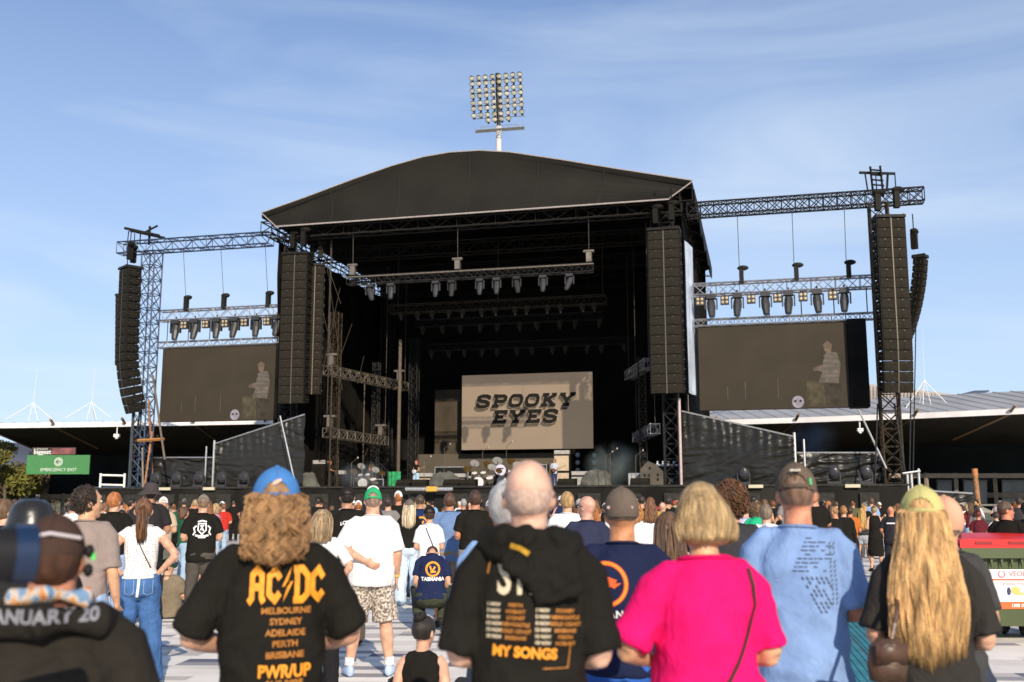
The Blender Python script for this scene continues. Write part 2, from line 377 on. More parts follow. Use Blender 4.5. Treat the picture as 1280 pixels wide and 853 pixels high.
def tree(x, y, h, label, col, seed, spread=.32):
    rnd = random.Random(seed); t = thing('tree', label, 'tree', (x, y, 0), 'trees beyond the left stand')
    mb = MB(); mb.loft([(x, y, 0), (x+.1, y, h*.3), (x-.1, y, h*.62)], [.22*h/8, .16*h/8, .07*h/8], 8)
    cl = []
    for i in range(8):
        a = i*2.4; e_ = Vector((x+math.cos(a)*h*spread*.7, y+math.sin(a)*h*spread*.7, h*rnd.uniform(.42, .82))); s_ = Vector((x, y, h*rnd.uniform(.25, .55)))
        mb.bar(s_, e_, .07*h/8, 5, .02); cl.append(e_)
    mb.build('trunk', M_bark, t)
    lm = MB()
    for e_ in cl+[Vector((x, y, h*.85)), Vector((x, y, h*.6))]:
        for _ in range(3):
            leafmesh(lm, e_+Vector((rnd.uniform(-1, 1), rnd.uniform(-1, 1), rnd.uniform(-.7, .7)))*h*.10, h*rnd.uniform(.10, .17), 150, h*.022, rnd)
    lm.build('crown', mat('leaf_%.3f_%.3f' % (col[0], col[1]), col, rough=.7, var=.55, scale=.8), t)
tree_specs = [(4, 90, 7.4, 'bright yellow-green tree at the far left edge of the view', (.12, .115, .016)),
    (20, 97, 5.6, 'small olive tree just right of the bright yellow-green tree', (.10, .085, .025)),
    (44, 104, 5.0, 'brown-leaved tree behind the pale steel posts of the left stand', (.15, .085, .03)),
    (68, 112, 5.8, 'rust-brown tree seen low through the gap under the green exit sign', (.17, .09, .03)),
    (90, 118, 5.4, 'dull olive tree seen under the right half of the green exit sign', (.10, .08, .03)),
    (112, 112, 5.2, 'reddish brown tree seen just left of the white pipe rack', (.18, .085, .03)),
    (135, 120, 5.6, 'olive brown tree seen through the white pipe rack', (.12, .09, .03)),
    (158, 116, 5.2, 'yellowish tree seen between the pipe rack and the left lattice tower', (.16, .12, .03)),
    (182, 118, 5.4, 'dark olive tree seen between the legs of the left lattice tower', (.09, .075, .025)),
    (-20, 94, 6.2, 'tall olive tree mostly beyond the left edge of the view', (.12, .11, .02))]
for i, (px_, Y, h, lb, c) in enumerate(tree_specs):
    pnt = at(px_, 632, Y); tree(pnt.x, Y, h, lb, c, 40+i, .42)

# ------------------------------------------------------------------ grandstands
M_fascia = mat('white_roof_fascia', (.72, .70, .70), rough=.5, var=.08, scale=1)
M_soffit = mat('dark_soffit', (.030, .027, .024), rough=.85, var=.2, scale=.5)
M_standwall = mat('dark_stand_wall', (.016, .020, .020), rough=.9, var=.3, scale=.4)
M_conc = mat('beige_concrete', (.26, .21, .16), rough=.85, var=.2, scale=1, bump=.01)
M_roofm = mat('pale_corrugated_roof', (.36, .35, .34), rough=.5, metal=.1, var=.12, scale=.3)
M_solar = mat('dark_roof_panel', (.06, .065, .075), rough=.3, var=.15)
M_timber = mat('brown_rafter', (.26, .17, .10), rough=.7, var=.2)
def stand(label, F, depth, zf, zb, end0=True):
    """F: list of (x, Y) fascia points; straight back by depth"""
    t = thing('grandstand', label, 'grandstand', (F[0][0], F[0][1], 0))
    fm = MB(); sm = MB(); wm = MB(); cm = MB(); rm = MB(); ras = []
    for (xa, ya), (xb, yb) in zip(F[:-1], F[1:]):
        dx = Vector((xb-xa, yb-ya, 0)); L = dx.length; dx.normalize(); bk = Vector((0, 1, 0)); A = Vector((xa, ya, 0)); B = Vector((xb, yb, 0))
        up = Vector((0, 0, 1))
        def quadbox(mbx, p0, p1, p2, p3, th):
            vs = [p0, p1, p2, p3]; vs = vs+[q+up*th for q in vs]
            mbx.add(vs, [(0, 3, 2, 1), (4, 5, 6, 7), (0, 1, 5, 4), (1, 2, 6, 5), (2, 3, 7, 6), (3, 0, 4, 7)])
        quadbox(fm, A+up*zf, B+up*zf, B+bk*.3+up*zf, A+bk*.3+up*zf, .42)
        quadbox(sm, A+bk*.3+up*(zf+.05), B+bk*.3+up*(zf+.05), B+bk*depth+up*zb, A+bk*depth+up*zb, .2)
        quadbox(rm, A+bk*.35+up*(zf+.36), B+bk*.35+up*(zf+.36), B+bk*(depth-2)+up*(zf+(2.6 if F[0][0] > 0 else .6)), A+bk*(depth-2)+up*(zf+(2.6 if F[0][0] > 0 else .6)), .08)
        quadbox(wm, A+bk*depth+up*2.6, B+bk*depth+up*2.6, B+bk*(depth+.3)+up*2.6, A+bk*(depth+.3)+up*2.6, zb-2.6)
        quadbox(cm, A+bk*(depth-2)+up*2.25, B+bk*(depth-2)+up*2.25, B+bk*depth+up*2.25, A+bk*depth+up*2.25, .4)
        nr = int(L/5.2)
        for i in range(nr+1):
            c = A+dx*(i*L/max(1, nr)); ra = MB(); ras.append(ra); ra.bar(c+bk*.4+up*(zf+.02), c+bk*(depth*.72)+up*(zf+(zb-zf)*.72-.05), .11)
            ra.bar(c-bk*.7+up*(zf+.62), c+bk*.3+up*(zf+.1), .13)
    for (xa, ya), (xb, yb) in zip(F[:-1], F[1:]):
        n_ = int((xb-xa)/1.1); hi = (2.6 if F[0][0] > 0 else .6)
        for i in range(n_): x_ = xa+(xb-xa)*i/n_; y_ = ya+(yb-ya)*i/n_; rm.bar((x_, y_+.5, zf+.47), (x_, y_+depth-2, zf+hi+.1), .05, 4)
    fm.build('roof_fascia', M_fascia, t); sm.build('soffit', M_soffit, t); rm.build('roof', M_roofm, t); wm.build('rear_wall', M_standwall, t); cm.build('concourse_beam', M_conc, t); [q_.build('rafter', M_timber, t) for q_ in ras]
    return t
def P2(x, Y): return (at(x, 632, Y).x, Y)
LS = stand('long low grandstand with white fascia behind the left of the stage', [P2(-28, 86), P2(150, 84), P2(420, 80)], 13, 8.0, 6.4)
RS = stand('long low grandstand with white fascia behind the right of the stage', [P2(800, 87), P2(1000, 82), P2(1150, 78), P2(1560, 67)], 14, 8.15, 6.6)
# things that belong to the stands
mb = MB(); q = at(33, 632, 96.5); mb.bar((q.x, 96.5, 0), (q.x, 96.5, 6.6), .22, 6)
q2 = at(46, 632, 95.5); mb.bar((q2.x, 95.5, 0), (q2.x, 95.5, 2.6), .2, 6); mb.build('post', mat('blue_grey_post', (.25, .29, .34), rough=.5), LS)
for x_, w_, s_ in ((165, .55, .7), (78, .35, .9)):
    mb = MB(); q = at(x_, 632, 95); mb.bar((q.x, 95, 0), (q.x, 95, 2.7), w_/2, 4); mb.build('pier', M_standwall, LS)
# mast frames on the left roof
def roof_mast(stand_, x, y, Y, h, wire, seed=0):
    base = at(x, y, Y); mb = MB()
    mb.bar(base+Vector((-.3, 0, 0)), base+Vector((0, 0, h)), .032, 5); mb.bar(base+Vector((.5, 0, 0)), base+Vector((0, 0, h)), .032, 5)
    mb.bar(base+Vector((-.15, 1.4, 0)), base+Vector((0, 0, h)), .03, 5); mb.bar(base+Vector((-1.9, -.5, .1)), base+Vector((0, 0, h*.95)), .032, 5)
    mb.bar(base+Vector((1.9, -.5, .1)), base+Vector((0, 0, h*.95)), .032, 5) if wire > 1 else None
    mb.bar(base+Vector((0, 0, h)), base+Vector((.1, 0, h+wire*2.4)), .022, 4, .008)
    mb.build('mast', M_white, stand_)
roof_mast(LS, 40, 526, 86, 1.55, 1.2); roof_mast(LS, 113, 525, 85.5, 1.55, 1.2)
roof_mast(RS, 928, 512, 86, 2.0, 1.3); roof_mast(RS, 1158, 514, 82, 2.6, 1.8)
for x_, y_ in ((1020, 523), (700, 520)): pass
# downlights and security cameras under the roofs
for st, x_, y_, Y in ((LS, 147, 524, 85.0), (RS, 1074, 516, 80.8)):
    b_ = at(x_, y_+4, Y-.8); mb = MB(); mb.bar(b_, b_-Vector((0, 0, .95)), .05, 5); mb.box(b_-Vector((0, 0, 1.1)), (.42, .3, .26)); mb.ell(b_-Vector((0, 0, 1.3)), (.14, .14, .1), 8, 6); mb.build('floodlight', M_white, st)
for x_, y_, Y in ((53, 542, 90), (197, 545, 88), (1187, 534, 86), (1022, 540, 88)): mb = MB(); mb.ell(at(x_, y_, Y), (.13, .13, .06), 8, 5); mb.build('soffit_lamp', M_white, LS if x_ < 640 else RS)
# upper clerestory wall and tilted panels behind the right stand
def wall_px(mbx, xa, ya0, ya1, xb, yb0, yb1, Ya, Yb, th=.3):
    a, b, c, d_ = at(xa, ya0, Ya), at(xa, ya1, Ya), at(xb, yb1, Yb), at(xb, yb0, Yb)
    vs = [a, b, c, d_]; vs += [q+Vector((0, th, 0)) for q in vs]
    mbx.add(vs, [(0, 1, 2, 3), (7, 6, 5, 4), (0, 4, 5, 1), (1, 5, 6, 2), (2, 6, 7, 3), (3, 7, 4, 0)])
cl = thing('hall_building', 'pale corrugated hall rising behind the right grandstand roof', 'building', (20, 104, 0))
mb = MB(); wall_px(mb, 1068, 478, 620, 1200, 494, 620, 108, 104, 8); wall_px(mb, 1200.5, 494, 620, 1330, 486, 620, 104, 100, 8); mb.build('wall', mat('cream_cladding', (.45, .40, .36), rough=.7, var=.1, scale=.5), cl)
mb = MB()
for i in range(60):
    x_ = 1070+i*4.3; y_ = 479+(x_-1068)*.12 if x_ < 1200 else 495-(x_-1200)*.06
    Y = 107.5-(x_-1068)*.031; mb.bar(at(x_, y_+1.5, Y), at(x_, 516, Y), .07, 4)
mb.build('cladding_rib', mat('grey_cladding_rib', (.22, .21, .20), rough=.7), cl)
mb = MB()
for xa, ya, xb, yb in ((860, 523, 985, 502), (1130, 512, 1218, 490), (1228, 512, 1300, 492)):
    p0, p1 = at(xa, ya, 88), at(xb, yb, 96); w_ = Vector((3.4, 1.2, .2))
    vs = [p0, p0+w_, p1+w_*.5, p1]; vs += [q+Vector((0, 0, .12)) for q in vs]
    mb.add(vs, [(0, 3, 2, 1), (4, 5, 6, 7), (0, 1, 5, 4), (1, 2, 6, 5), (2, 3, 7, 6), (3, 0, 4, 7)])
mb.build('tilted_roof_panel', M_solar, RS)
# right stand lower storey: beige band, piers, windows, hand rail
lo = thing('concourse_front', 'lower storey front with windows under the right grandstand', 'wall', (30, 84, 0))
mb = MB(); wall_px(mb, 1112, 592, 597.5, 1420, 592, 598, 84, 80, .4)
for x_ in (1160, 1197, 1246, 1300): mb.bar((at(x_, 632, 83.3).x, 83.3, 0), (at(x_, 632, 83.3).x, 83.3, 4.2), .17, 4)
mb.build('beam', M_conc, lo)
mb = MB(); wall_px(mb, 1112, 598, 640, 1420, 598, 642, 87, 83, .3); mb.build('wall', M_standwall, lo)
for xa, xb in ((1171, 1190), (1204, 1234), (1252, 1292)):
    mb = MB(); wall_px(mb, xa, 600, 630, xb, 600, 630, 84.6, 84.2, .1); w = mb.build('window', mat('window_frame_grey', (.2, .2, .19), rough=.5), lo)
    mb = MB(); wall_px(mb, xa+1, 601, 629, xb-1, 601, 629, 84.4, 84.0, .1); mb.build('pane', mat('dull_glass', (.12, .125, .12), rough=.25, var=.3, scale=.6), w)
mb = MB()
for i in range(9):
    mb.bar(at(1198+i*3.6, 634, 80), at(1216+i*3.6, 642, 80), .05)
for y_ in (631.5, 641): mb.bar(at(1196, y_, 80), at(1252, y_, 80), .07)
mb.build('railing', M_alu, lo)
# the two billboards at left
ex = thing('exit_sign', 'green emergency exit board hung on the left grandstand', 'sign', tuple(at(73, 581, 82.3)))
c0 = at(34, 569, 82.4); c1 = at(111, 593, 82.4)
def board(mbx, x0, y0, x1, y1, Y, th=.15):
    a = at(x0, y0, Y); b = at(x1, y1, Y); mbx.box(((a.x+b.x)/2, Y+th/2, (a.z+b.z)/2), (abs(b.x-a.x), th, abs(a.z-b.z)))
mb = MB(); board(mb, 34, 569, 111, 593, 82.4); mb.build('board', mat('exit_green', (.045, .19, .055), rough=.5, var=.1), ex)
def flat_text(s, size, px_, py_, Y, m, parent, name='lettering', bold=0, shear=0, spacing=1.0, sx=1, dz=0):
    v, f = text_mesh(s, size, bold, shear, spacing); o = at(px_, py_, Y)
    mb = MB(); mb.add([(o.x+a*sx, Y, o.z+b) for a, b in v], f); return mb.build(name, m, parent)
M_signw = mat('sign_white', (.62, .66, .60), rough=.6, var=0)
flat_text('EMERGENCY EXIT', .36, 73, 587.5, 82.38, M_signw, ex)
def ring(mbx, c, r0, r1, Y, n_=28):
    vs = [(c.x+r*math.cos(2*math.pi*i/n_), Y, c.z+r*math.sin(2*math.pi*i/n_)) for r in (r0, r1) for i in range(n_)]
    mbx.add(vs, [(i, (i+1) % n_, n_+(i+1) % n_, n_+i) for i in range(n_)])
c = at(73, 577.5, 82.38); mb = MB(); ring(mb, c, .0, .36, 82.385); mb.build('arrow_disc', mat('sign_pale_green', (.36, .44, .34), var=0), ex)
mb = MB(); vs, fs = stroke2d([(.2, 0), (-.2, 0)], .06); mb.add([(c.x+a, 82.37, c.z+b) for a, b in vs], fs)
vs, fs = stroke2d([(0, .16), (-.18, 0), (0, -.16)], .06); mb.add([(c.x+a, 82.367, c.z+b) for a, b in vs], fs); mb.build('arrow', mat('sign_dark_green', (.02, .08, .03), var=0), ex)
bb = thing('billboard', 'narrow dark red advertising strip above the green exit board', 'sign', tuple(at(68, 564, 82.6)))
mb = MB(); board(mb, 40, 559.5, 94, 568.4, 82.6); mb.build('board', mat('dark_poster', (.05, .035, .035), var=.4, scale=.8), bb)
mb = MB(); board(mb, 65, 560.5, 94, 568.2, 82.58, .01); mb.build('red_picture', mat('red_poster', (.16, .05, .05), var=.7, scale=1.5), bb)
flat_text("AUSTRALIA'S", .2, 51, 561.6, 82.56, M_signw, bb); flat_text('biggest', .50, 53, 565.3, 82.56, M_signw, bb, bold=.012)
ro = thing('rack', 'white pipe rack standing beside the green exit board', 'frame', tuple(at(140, 615, 70)))
mb = MB()
for x_ in (126, 156): mb.bar(at(x_, 592, 70), Vector((at(x_, 600, 70).x, 70, 0)), .075, 6)
for y_ in (594, 606): mb.bar(at(126, y_, 70), at(156, y_+.8, 70), .07, 6)
mb.build('frame', M_white, ro); mb = MB(); a = at(127, 610, 71); mb.box((a.x+1, 71, a.z-.3), (2.6, .8, .7)); mb.build('blue_cover', mat('blue_tarp', (.05, .12, .24), rough=.6), ro)

# ------------------------------------------------------------------ stadium floodlight mast behind the stage
FY = 150.0; fb_ = at(623.5, 160, FY)
t = thing('floodlight_mast', 'tall white stadium floodlight mast behind the stage roof', 'floodlight', (fb_.x, FY, 0))
mb = MB(); mb.loft([(fb_.x, FY, 0), (fb_.x, FY, 40), at(623.5, 158, FY)], [.75, .55, .42], 12); mb.build('pole', mat('white_mast', (.62, .58, .56), rough=.5), t)
mb = MB(); tp = at(621.5, 92, FY); mb.bar(at(623.5, 158, FY), tp, .32, 6); mb.build('mast_head', M_dsteel, t)
mb = MB()
for yy, x0, x1, lift in ((100, 589, 652, -3), (115.5, 589, 654, -3), (131, 590, 655, -3), (147, 591, 656, -3)):
    mb.bar(at(x0, yy+2, FY), at(x1, yy-2, FY), .07, 4)
mb.build('cross_arm', M_alu, t)
lampm = mat('floodlight_glass', (.26, .25, .19), rough=.5, var=.6, scale=1.5)
for r_, yy in enumerate((96.5, 103.5, 112, 119, 127.5, 134.5, 143, 150)):
    for c_ in range(8):
        if r_ == 7 and c_ in (0, 1, 6, 7): continue
        x_ = 589.5+c_*8.55+r_*.45; y_ = yy+1.8-c_*.75
        o = at(x_, y_, FY-.25); mb = MB()
        mb.loft([o+Vector((0, .45, .1)), o+Vector((0, .1, .02)), o+Vector((0, -.18, -.06))], [.12, .36, .43], 8); mb.box(o+Vector((.12, .3, -.34)), (.3, .35, .2))
        lp = mb.build('lamp_housing', M_dsteel, t); mb = MB(); mb.ell(o+Vector((0, -.2, -.06)), (.39, .06, .38), 8, 6); mb.build('lamp_glass', lampm, lp)
mb = MB()
for k in range(7): mb.bar(at(594.5, 163+k*.55, FY-2+k*.5), at(655.5, 158.5+k*.55, FY-2+k*.5), .06)
for k in range(9): mb.bar(at(594.5+k*7.6, 163-k*.55, FY-2), at(594.5+k*7.6, 167-k*.55, FY+1.5), .05)
for k in range(2): mb.bar(at(594+k*61, 163-k*4, FY-2), at(592+k*61, 155-k*4, FY-2), .04)
for k in range(9): mb.bar(at(600+k*6, 162-k*.4, FY-2), at(600+k*6, 159-k*.4, FY-2), .05)
mb.bar(at(600, 159, FY-2), at(648, 155.6, FY-2), .04)
mb.build('catwalk', M_alu, t)

# ------------------------------------------------------------------ the stage: roof, walls, deck, towers
DZ = 2.6
st = thing('concert_stage', 'huge black arched concert stage with an open front', 'stage', (0, 0, 0), stage=True)
arch = [(-12.95, 19.2), (-10, 20.0), (-6.9, 20.9), (-4.6, 21.5), (-2.6, 21.9), (-1, 22.04), (.8, 22.0), (2.6, 21.75), (5.6, 21.05), (8.8, 20.25), (12.95, 19.25)]
mb = MB(); lip = [(-11.7+23.4*i/10, 18.16) for i in range(11)]
nn = 8; vs = []; fs = []
for i in range(11):
    for k in range(nn+1):
        f = k/nn; u = arch[i][0]*(1-f)+lip[i][0]*f; z = arch[i][1]*(1-f)+lip[i][1]*f; vs.append(S(u, .5*(1-f)+.35*math.sin(f*math.pi), z)-SO)
mbR = Matrix.Rotation(-SANG, 3, 'Z'); vs = [mbR @ q for q in vs]
fs = [(i*(nn+1)+k, i*(nn+1)+k+1, (i+1)*(nn+1)+k+1, (i+1)*(nn+1)+k) for i in range(10) for k in range(nn)]
mb.add(vs, fs); fas = mb.build('roof_fascia', M_tarp, st, smooth=False)
mb = MB()
for i in range(10):
    mb.bar((arch[i][0], .5, arch[i][1]+.03), (arch[i+1][0], .5, arch[i+1][1]+.03), .04, 5)
for s in (-1, 1): mb.bar((s*12.95, .5, 19.2), (s*11.7, -.03, 18.16), .035, 5)
mb.bar((-11.75, -.04, 18.13), (11.75, -.04, 18.13), .055, 5)
mb.build('edge_tube', M_trim, fas)
for u in (-8.5, -4.2, .2, 4.3, 8.1): 
    mb = MB()
    zt = np_ = None
    for i in range(10):
        if arch[i][0] <= u <= arch[i+1][0]: zt = arch[i][1]+(arch[i+1][1]-arch[i][1])*(u-arch[i][0])/(arch[i+1][0]-arch[i][0])
    for k in range(8):
        f0, f1 = k/8, (k+1)/8; ul = u*.96
        mb.bar((u*(1-f0)+ul*f0, .46*(1-f0)+.35*math.sin(f0*math.pi)-.02, zt*(1-f0)+18.2*f0), (u*(1-f1)+ul*f1, .46*(1-f1)+.35*math.sin(f1*math.pi)-.02, zt*(1-f1)+18.2*f1), .02, 4)
    mb.build('welded_seam', mat('seam_grey', (.034, .03, .024), rough=.6, var=0), fas)
# canopy skin, with an under-skin 0.35 m below so that it has thickness
mb = MB(); VD = 20
ring_ = [(u, z) for u, z in arch]+[(u, z-.3) for u, z in arch[::-1]]
vs = [(u, v, z) for v in (.55, VD) for u, z in ring_]; n2 = len(ring_)
mb.add(vs, [(i, (i+1) % n2, n2+(i+1) % n2, n2+i) for i in range(n2)]+[tuple(range(n2))[::-1], tuple(range(n2, 2*n2))]); mb.build('roof_skin', M_under, st)
mb = MB()     # side cheeks: eave curtain with a scalloped hem
for s in (-1, 1):
    vs = []; fs = []; N = 40
    for i in range(N+1):
        v = .5+(VD-.5)*i/N; sc_ = .25+.55*abs(math.sin(math.pi*i/N*5)); zz = 19.2-.55-sc_*.9-.35*i/N*(1 if s > 0 else 0)
        vs += [(s*12.98, v, 19.22), (s*(13.02+.12*sc_), v, (19.22+zz)/2), (s*13.05, v, zz)]
    for i in range(N): fs += [(3*i, 3*i+1, 3*i+4, 3*i+3), (3*i+1, 3*i+2, 3*i+5, 3*i+4)]
    if s > 0: mb.add(vs, fs)
mb.build('eave_curtain', M_tarp, st)
mb = MB(); mb.truss((12.6, .5, 18.5), (12.6, VD, 18.5), .7, r=.05, rd=.03, bay=1.2); mb.truss((-12.6, .5, 18.3), (-12.6, VD, 18.3), .7, r=.05, rd=.03, bay=1.2)
for v in (1, 7, 13, 19): mb.truss((-12.3, v, 18.0), (12.3, v, 18.0), .8, r=.05, rd=.03, bay=1.2)
mb.build('roof_beam', mat('roof_beam_steel', (.025, .023, .021), rough=.6), st)
# inner walls and back wall as heavy black cloth with folds
def curtain(mbx, p, q, z0, z1, amp=.12, nw=40, push=Vector((0, 0, 0)), k=2.2):
    p = Vector(p); q = Vector(q); d_ = (q-p); L = d_.length; d_.normalize(); nv = Vector((-d_.y, d_.x, 0)); N = max(8, int(L*3)); rows = 8; vs = []
    for r_ in range(rows+1):
        z = z0+(z1-z0)*r_/rows
        for i in range(N+1):
            x_ = L*i/N; vs.append(p+d_*x_+nv*(amp*noise.noise(Vector((x_*k, z*.25, p.x)))*2)+Vector((0, 0, z)))
    mbx.add(vs, [(r_*(N+1)+i, r_*(N+1)+i+1, (r_+1)*(N+1)+i+1, (r_+1)*(N+1)+i) for r_ in range(rows) for i in range(N)])
for a_, b_, z1 in (((-12.2, 1.5), (-12.2, VD), 17.6), ((12.2, VD), (12.2, 1.5), 18.6)):
    mb = MB(); curtain(mb, (*a_, 0), (*b_, 0), 0, z1); mb.build('side_wall', M_under, st, smooth=True)
mb = MB(); curtain(mb, (-12.6, VD-.4, 0), (12.6, VD-.4, 0), 0, 18.9); mb.build('back_wall', M_under, st, smooth=True)
mb = MB(); mb.prism([(-12.9, 18.6), (12.9, 18.6)]+[(u, z-.12) for u, z in arch[::-1]], .1, (0, VD-.2, 0), (1, 0, 0), (0, 0, 1), (0, -1, 0)); mb.build('rear_gable', M_under, st)
mb = MB(); mb.box((0, 9.6, DZ-.2), (24.2, 20.4, .4)); mb.box((-17.6, 3, DZ-.2), (11.0, 5, .4)); mb.box((17.6, 3, DZ-.2), (11.0, 5, .4)); mb.build('deck', M_deck, st)
mb = MB(); curtain(mb, (-23.0, -.7, 0), (23.0, -.7, 0), 0, DZ-.05, .05, k=1.2); mb.build('deck_skirt', mat('skirt_black', (.016, .015, .013), rough=.8, var=.5, scale=.5), st, smooth=True)
mb = MB(); mb.box((0, -.72, DZ+.02), (46.2, .12, .1)); 
for i in range(24): mb.box((-22+i*1.95+.3*(i % 3), -.82, DZ-.9), (.9+.3*(i % 2), .06, 1.1))
mb.build('deck_edge', mat('deck_edge_dark', (.03, .028, .024), rough=.6, var=.4), st)
# roof towers and posts
for u, v, lb in ((-11.3, 1.6, 0), (11.4, 1.6, 0), (-11.3, 18, 0), (11.4, 18, 0)):
    mb = MB(); mb.truss((u, v, 0), (u, v, 18.0), .78, up=(0, 1, 0), r=.045, rd=.025, bay=.8, x=True); mb.build('roof_tower', M_dsteel, st)
M_post = mat('warm_scaffold_steel', (.13, .10, .07), rough=.5, metal=.3, var=.2)
for x_, y0, y1, v, r_, mm in ((500.5, 425, 606, 6, .11, M_post), (415.5, 455, 606, 1.2, .045, M_wsteel), (849, 498, 606, .4, .07, mat('pinkish_post', (.52, .40, .38), rough=.5)), (424, 470, 606, 2, .025, M_wsteel), (456, 470, 606, 8, .04, M_post)):
    u0, z0 = sp(x_, y0, v); mb = MB(); mb.bar((u0, v, DZ), (u0, v, z0), r_, 8); mb.build('post', mm, st)
for u, v, w, z1 in ((-9.4, 4, .55, 13.5), (-7.0, 12, .55, 13), (-8.6, 9, .4, 11), (9.6, 4, .4, 10)):
    mb = MB(); mb.truss((u, v, DZ), (u, v, z1), w, up=(0, 1, 0), r=.03, rd=.015, bay=.6, x=True); mb.build('lattice_mast', M_wsteel if v < 8 else M_dsteel, st)
def v_for_z(x, y, z):
    v0, v1 = -5, 19.5
    for _ in range(40):
        vm_ = (v0+v1)/2
        if (sp(x, y, vm_)[1] < z) == (sp(x, y, v1)[1] > sp(x, y, v0)[1]): v0 = vm_
        else: v1 = vm_
    return (v0+v1)/2
def lighting_truss(label, p, q, w, group=None, m=M_steel, r=.035, rd=.018, bay=None, cables=(), cat='truss'):
    t_ = thing('lighting_truss', label, cat, tuple((Vector(p)+Vector(q))/2), group, stage=True)
    mb_ = MB(); mb_.truss(p, q, w, r=r, rd=rd, bay=bay); mb_.build('truss_frame', m, t_)
    if cables:
        for a_, b_ in cables: mb_ = MB(); mb_.bar(a_, b_, .018, 4); mb_.build('chain', M_wire, t_)
    return t_
sides = []
for (xa, ya, va), (xb, yb, vb), lb in (((409, 463, 1.5), (506, 484, 11), 'upper silver box truss running back along the left stage wing'), ((408, 541, 1.5), (481, 552, 9), 'lower silver box truss running back along the left stage wing'),
        ((811, 454, 2), (786, 470, 10), 'dark box truss high on the right stage wing'), ((819, 536, 1.5), (796, 548, 8), 'short silver truss low on the right stage wing')):
    ua, za = sp(xa, ya, va); ub, zb = sp(xb, yb, vb)
    tt_ = lighting_truss(lb, (ua, va, za), (ub, vb, zb), .52, m=(M_chrome if xa < 600 else M_steel), r=.04, rd=.022, cables=[((ua, va, za), (ua, va, 17.5)), ((ub, vb, zb), (ub, vb, 17.5))])
    if xa < 600:
        for k in (0.05, .92):
            mb = MB(); c = Vector((ua, va, za)).lerp(Vector((ub, vb, zb)), k); mb.box(c+Vector((0, 0, 1.0)), (.7, .3, .12)); mb.box(c+Vector((0, 0, .65)), (.28, .28, .55)); mb.bar(c, c+Vector((0, 0, .5)), .04); mb.build('hoist', M_chrome, tt_)
for x0, y0, x1, y1, v in ((402, 385, 428, 488, 2), (404, 300, 424, 440, 2), (440, 405, 424, 450, 2), (410, 395, 415, 455, 3), (455, 445, 447, 480, 4), (425, 360, 400, 480, 1), (388, 270, 426, 380, 1.5), (460, 560, 445, 600, 3), (350, 520, 369, 606, -.9)):
    a_ = sp(x0, y0, v); b_ = sp(x1, y1, v); mb = MB(); mb.bar((a_[0], v, a_[1]), (b_[0], v, b_[1]), .018 if x0 != 350 else .045, 4); mb.build('guy_cable', M_wsteel if x0 != 350 else M_alu, st)
# front light truss, inner trusses
FT = lighting_truss('long front lighting truss hung just behind the roof lip', (-7.4, 1, 14.78), (7.3, 1, 14.78), .46, cables=[((u, 1, 15.0), (u, .9, 18.0)) for u in (-7.1, -.6, 7.1)], m=M_dsteel)
mb = MB(); mb.bar((-7.5, .72, 14.95), (7.4, .72, 14.95), .045, 5); mb.build('bright_rail', M_chrome, FT)
for u in (-7.1, -.6, 7.1): mb = MB(); mb.box((u, 1, 15.4), (.3, .3, .55)); mb.bar((u-.3, .9, 15.72), (u+.3, .9, 15.72), .09, 6); mb.build('hoist', M_chrome, FT)
IT = [lighting_truss('inner lighting truss crowded with lamps above mid stage', (-7.3, 8, 14.35), (7.0, 8, 14.35), .55, cables=[((u, 8, 14.6), (u, 8, 18.5)) for u in (-6.8, 0, 6.8)], m=M_wsteel, r=.03, rd=.015),
      lighting_truss('dim second inner truss hanging behind the crowded lamp truss', (-6.5, 11, 13.9), (6.3, 11, 13.9), .5, m=M_dsteel, r=.03, rd=.015),
      lighting_truss('darkest rear truss above the sand-coloured screen', (-6.5, 13.5, 12.6), (7.6, 13.5, 12.6), .45, m=M_dsteel)]
# ------------------------------------------------------------------ moving heads
M_lampbody = mat('lamp_black', (.035, .034, .034), rough=.35, var=.2)
def moving_head(label, p, s=1.0, tilt=0, group='moving head lamps on the trusses', m=M_lampbody):
    t_ = thing('moving_head_lamp', label, 'stage light', p, group, stage=True)
    mb_ = MB(); P_ = Vector(p)
    mb_.box(P_+Vector((0, 0, -.06*s)), (.42*s, .36*s, .16*s)); mb_.bar(P_+Vector((0, 0, 0)), P_+Vector((0, 0, .22*s)), .04*s); mb_.build('base', m, t_)
    mb_ = MB()
    for sx_ in (-1, 1): mb_.box(P_+Vector((sx_*.25*s, 0, -.36*s)), (.06*s, .16*s, .48*s)); mb_.box(P_+Vector((sx_*.13*s, 0, -.135*s)), (.27*s, .14*s, .03*s))
    mb_.build('yoke', m, t_)
    d_ = Vector((math.sin(tilt), -.25, -math.cos(tilt))).normalized(); c_ = P_+Vector((0, 0, -.42*s))
    mb_ = MB(); mb_.loft([c_-d_*.32*s, c_-d_*.2*s, c_+d_*.1*s, c_+d_*.5*s, c_+d_*.55*s], [.10*s, .17*s, .19*s, .14*s, .13*s], 10); h_ = mb_.build('head', m, t_)
    mb_ = MB(); mb_.ell(c_+d_*.56*s, (.11*s, .11*s, .03*s), 8, 6); mb_.build('lens', M_lens, h_)
    return t_
LTXT = ['first', 'second', 'third', 'fourth', 'fifth', 'sixth', 'seventh', 'eighth', 'ninth', 'tenth', 'eleventh', 'twelfth', 'thirteenth']
mh0 = moving_head('slim moving lamp, first from the left under the front lighting truss', (-6.9, .9, 14.45), 1.0, .35)
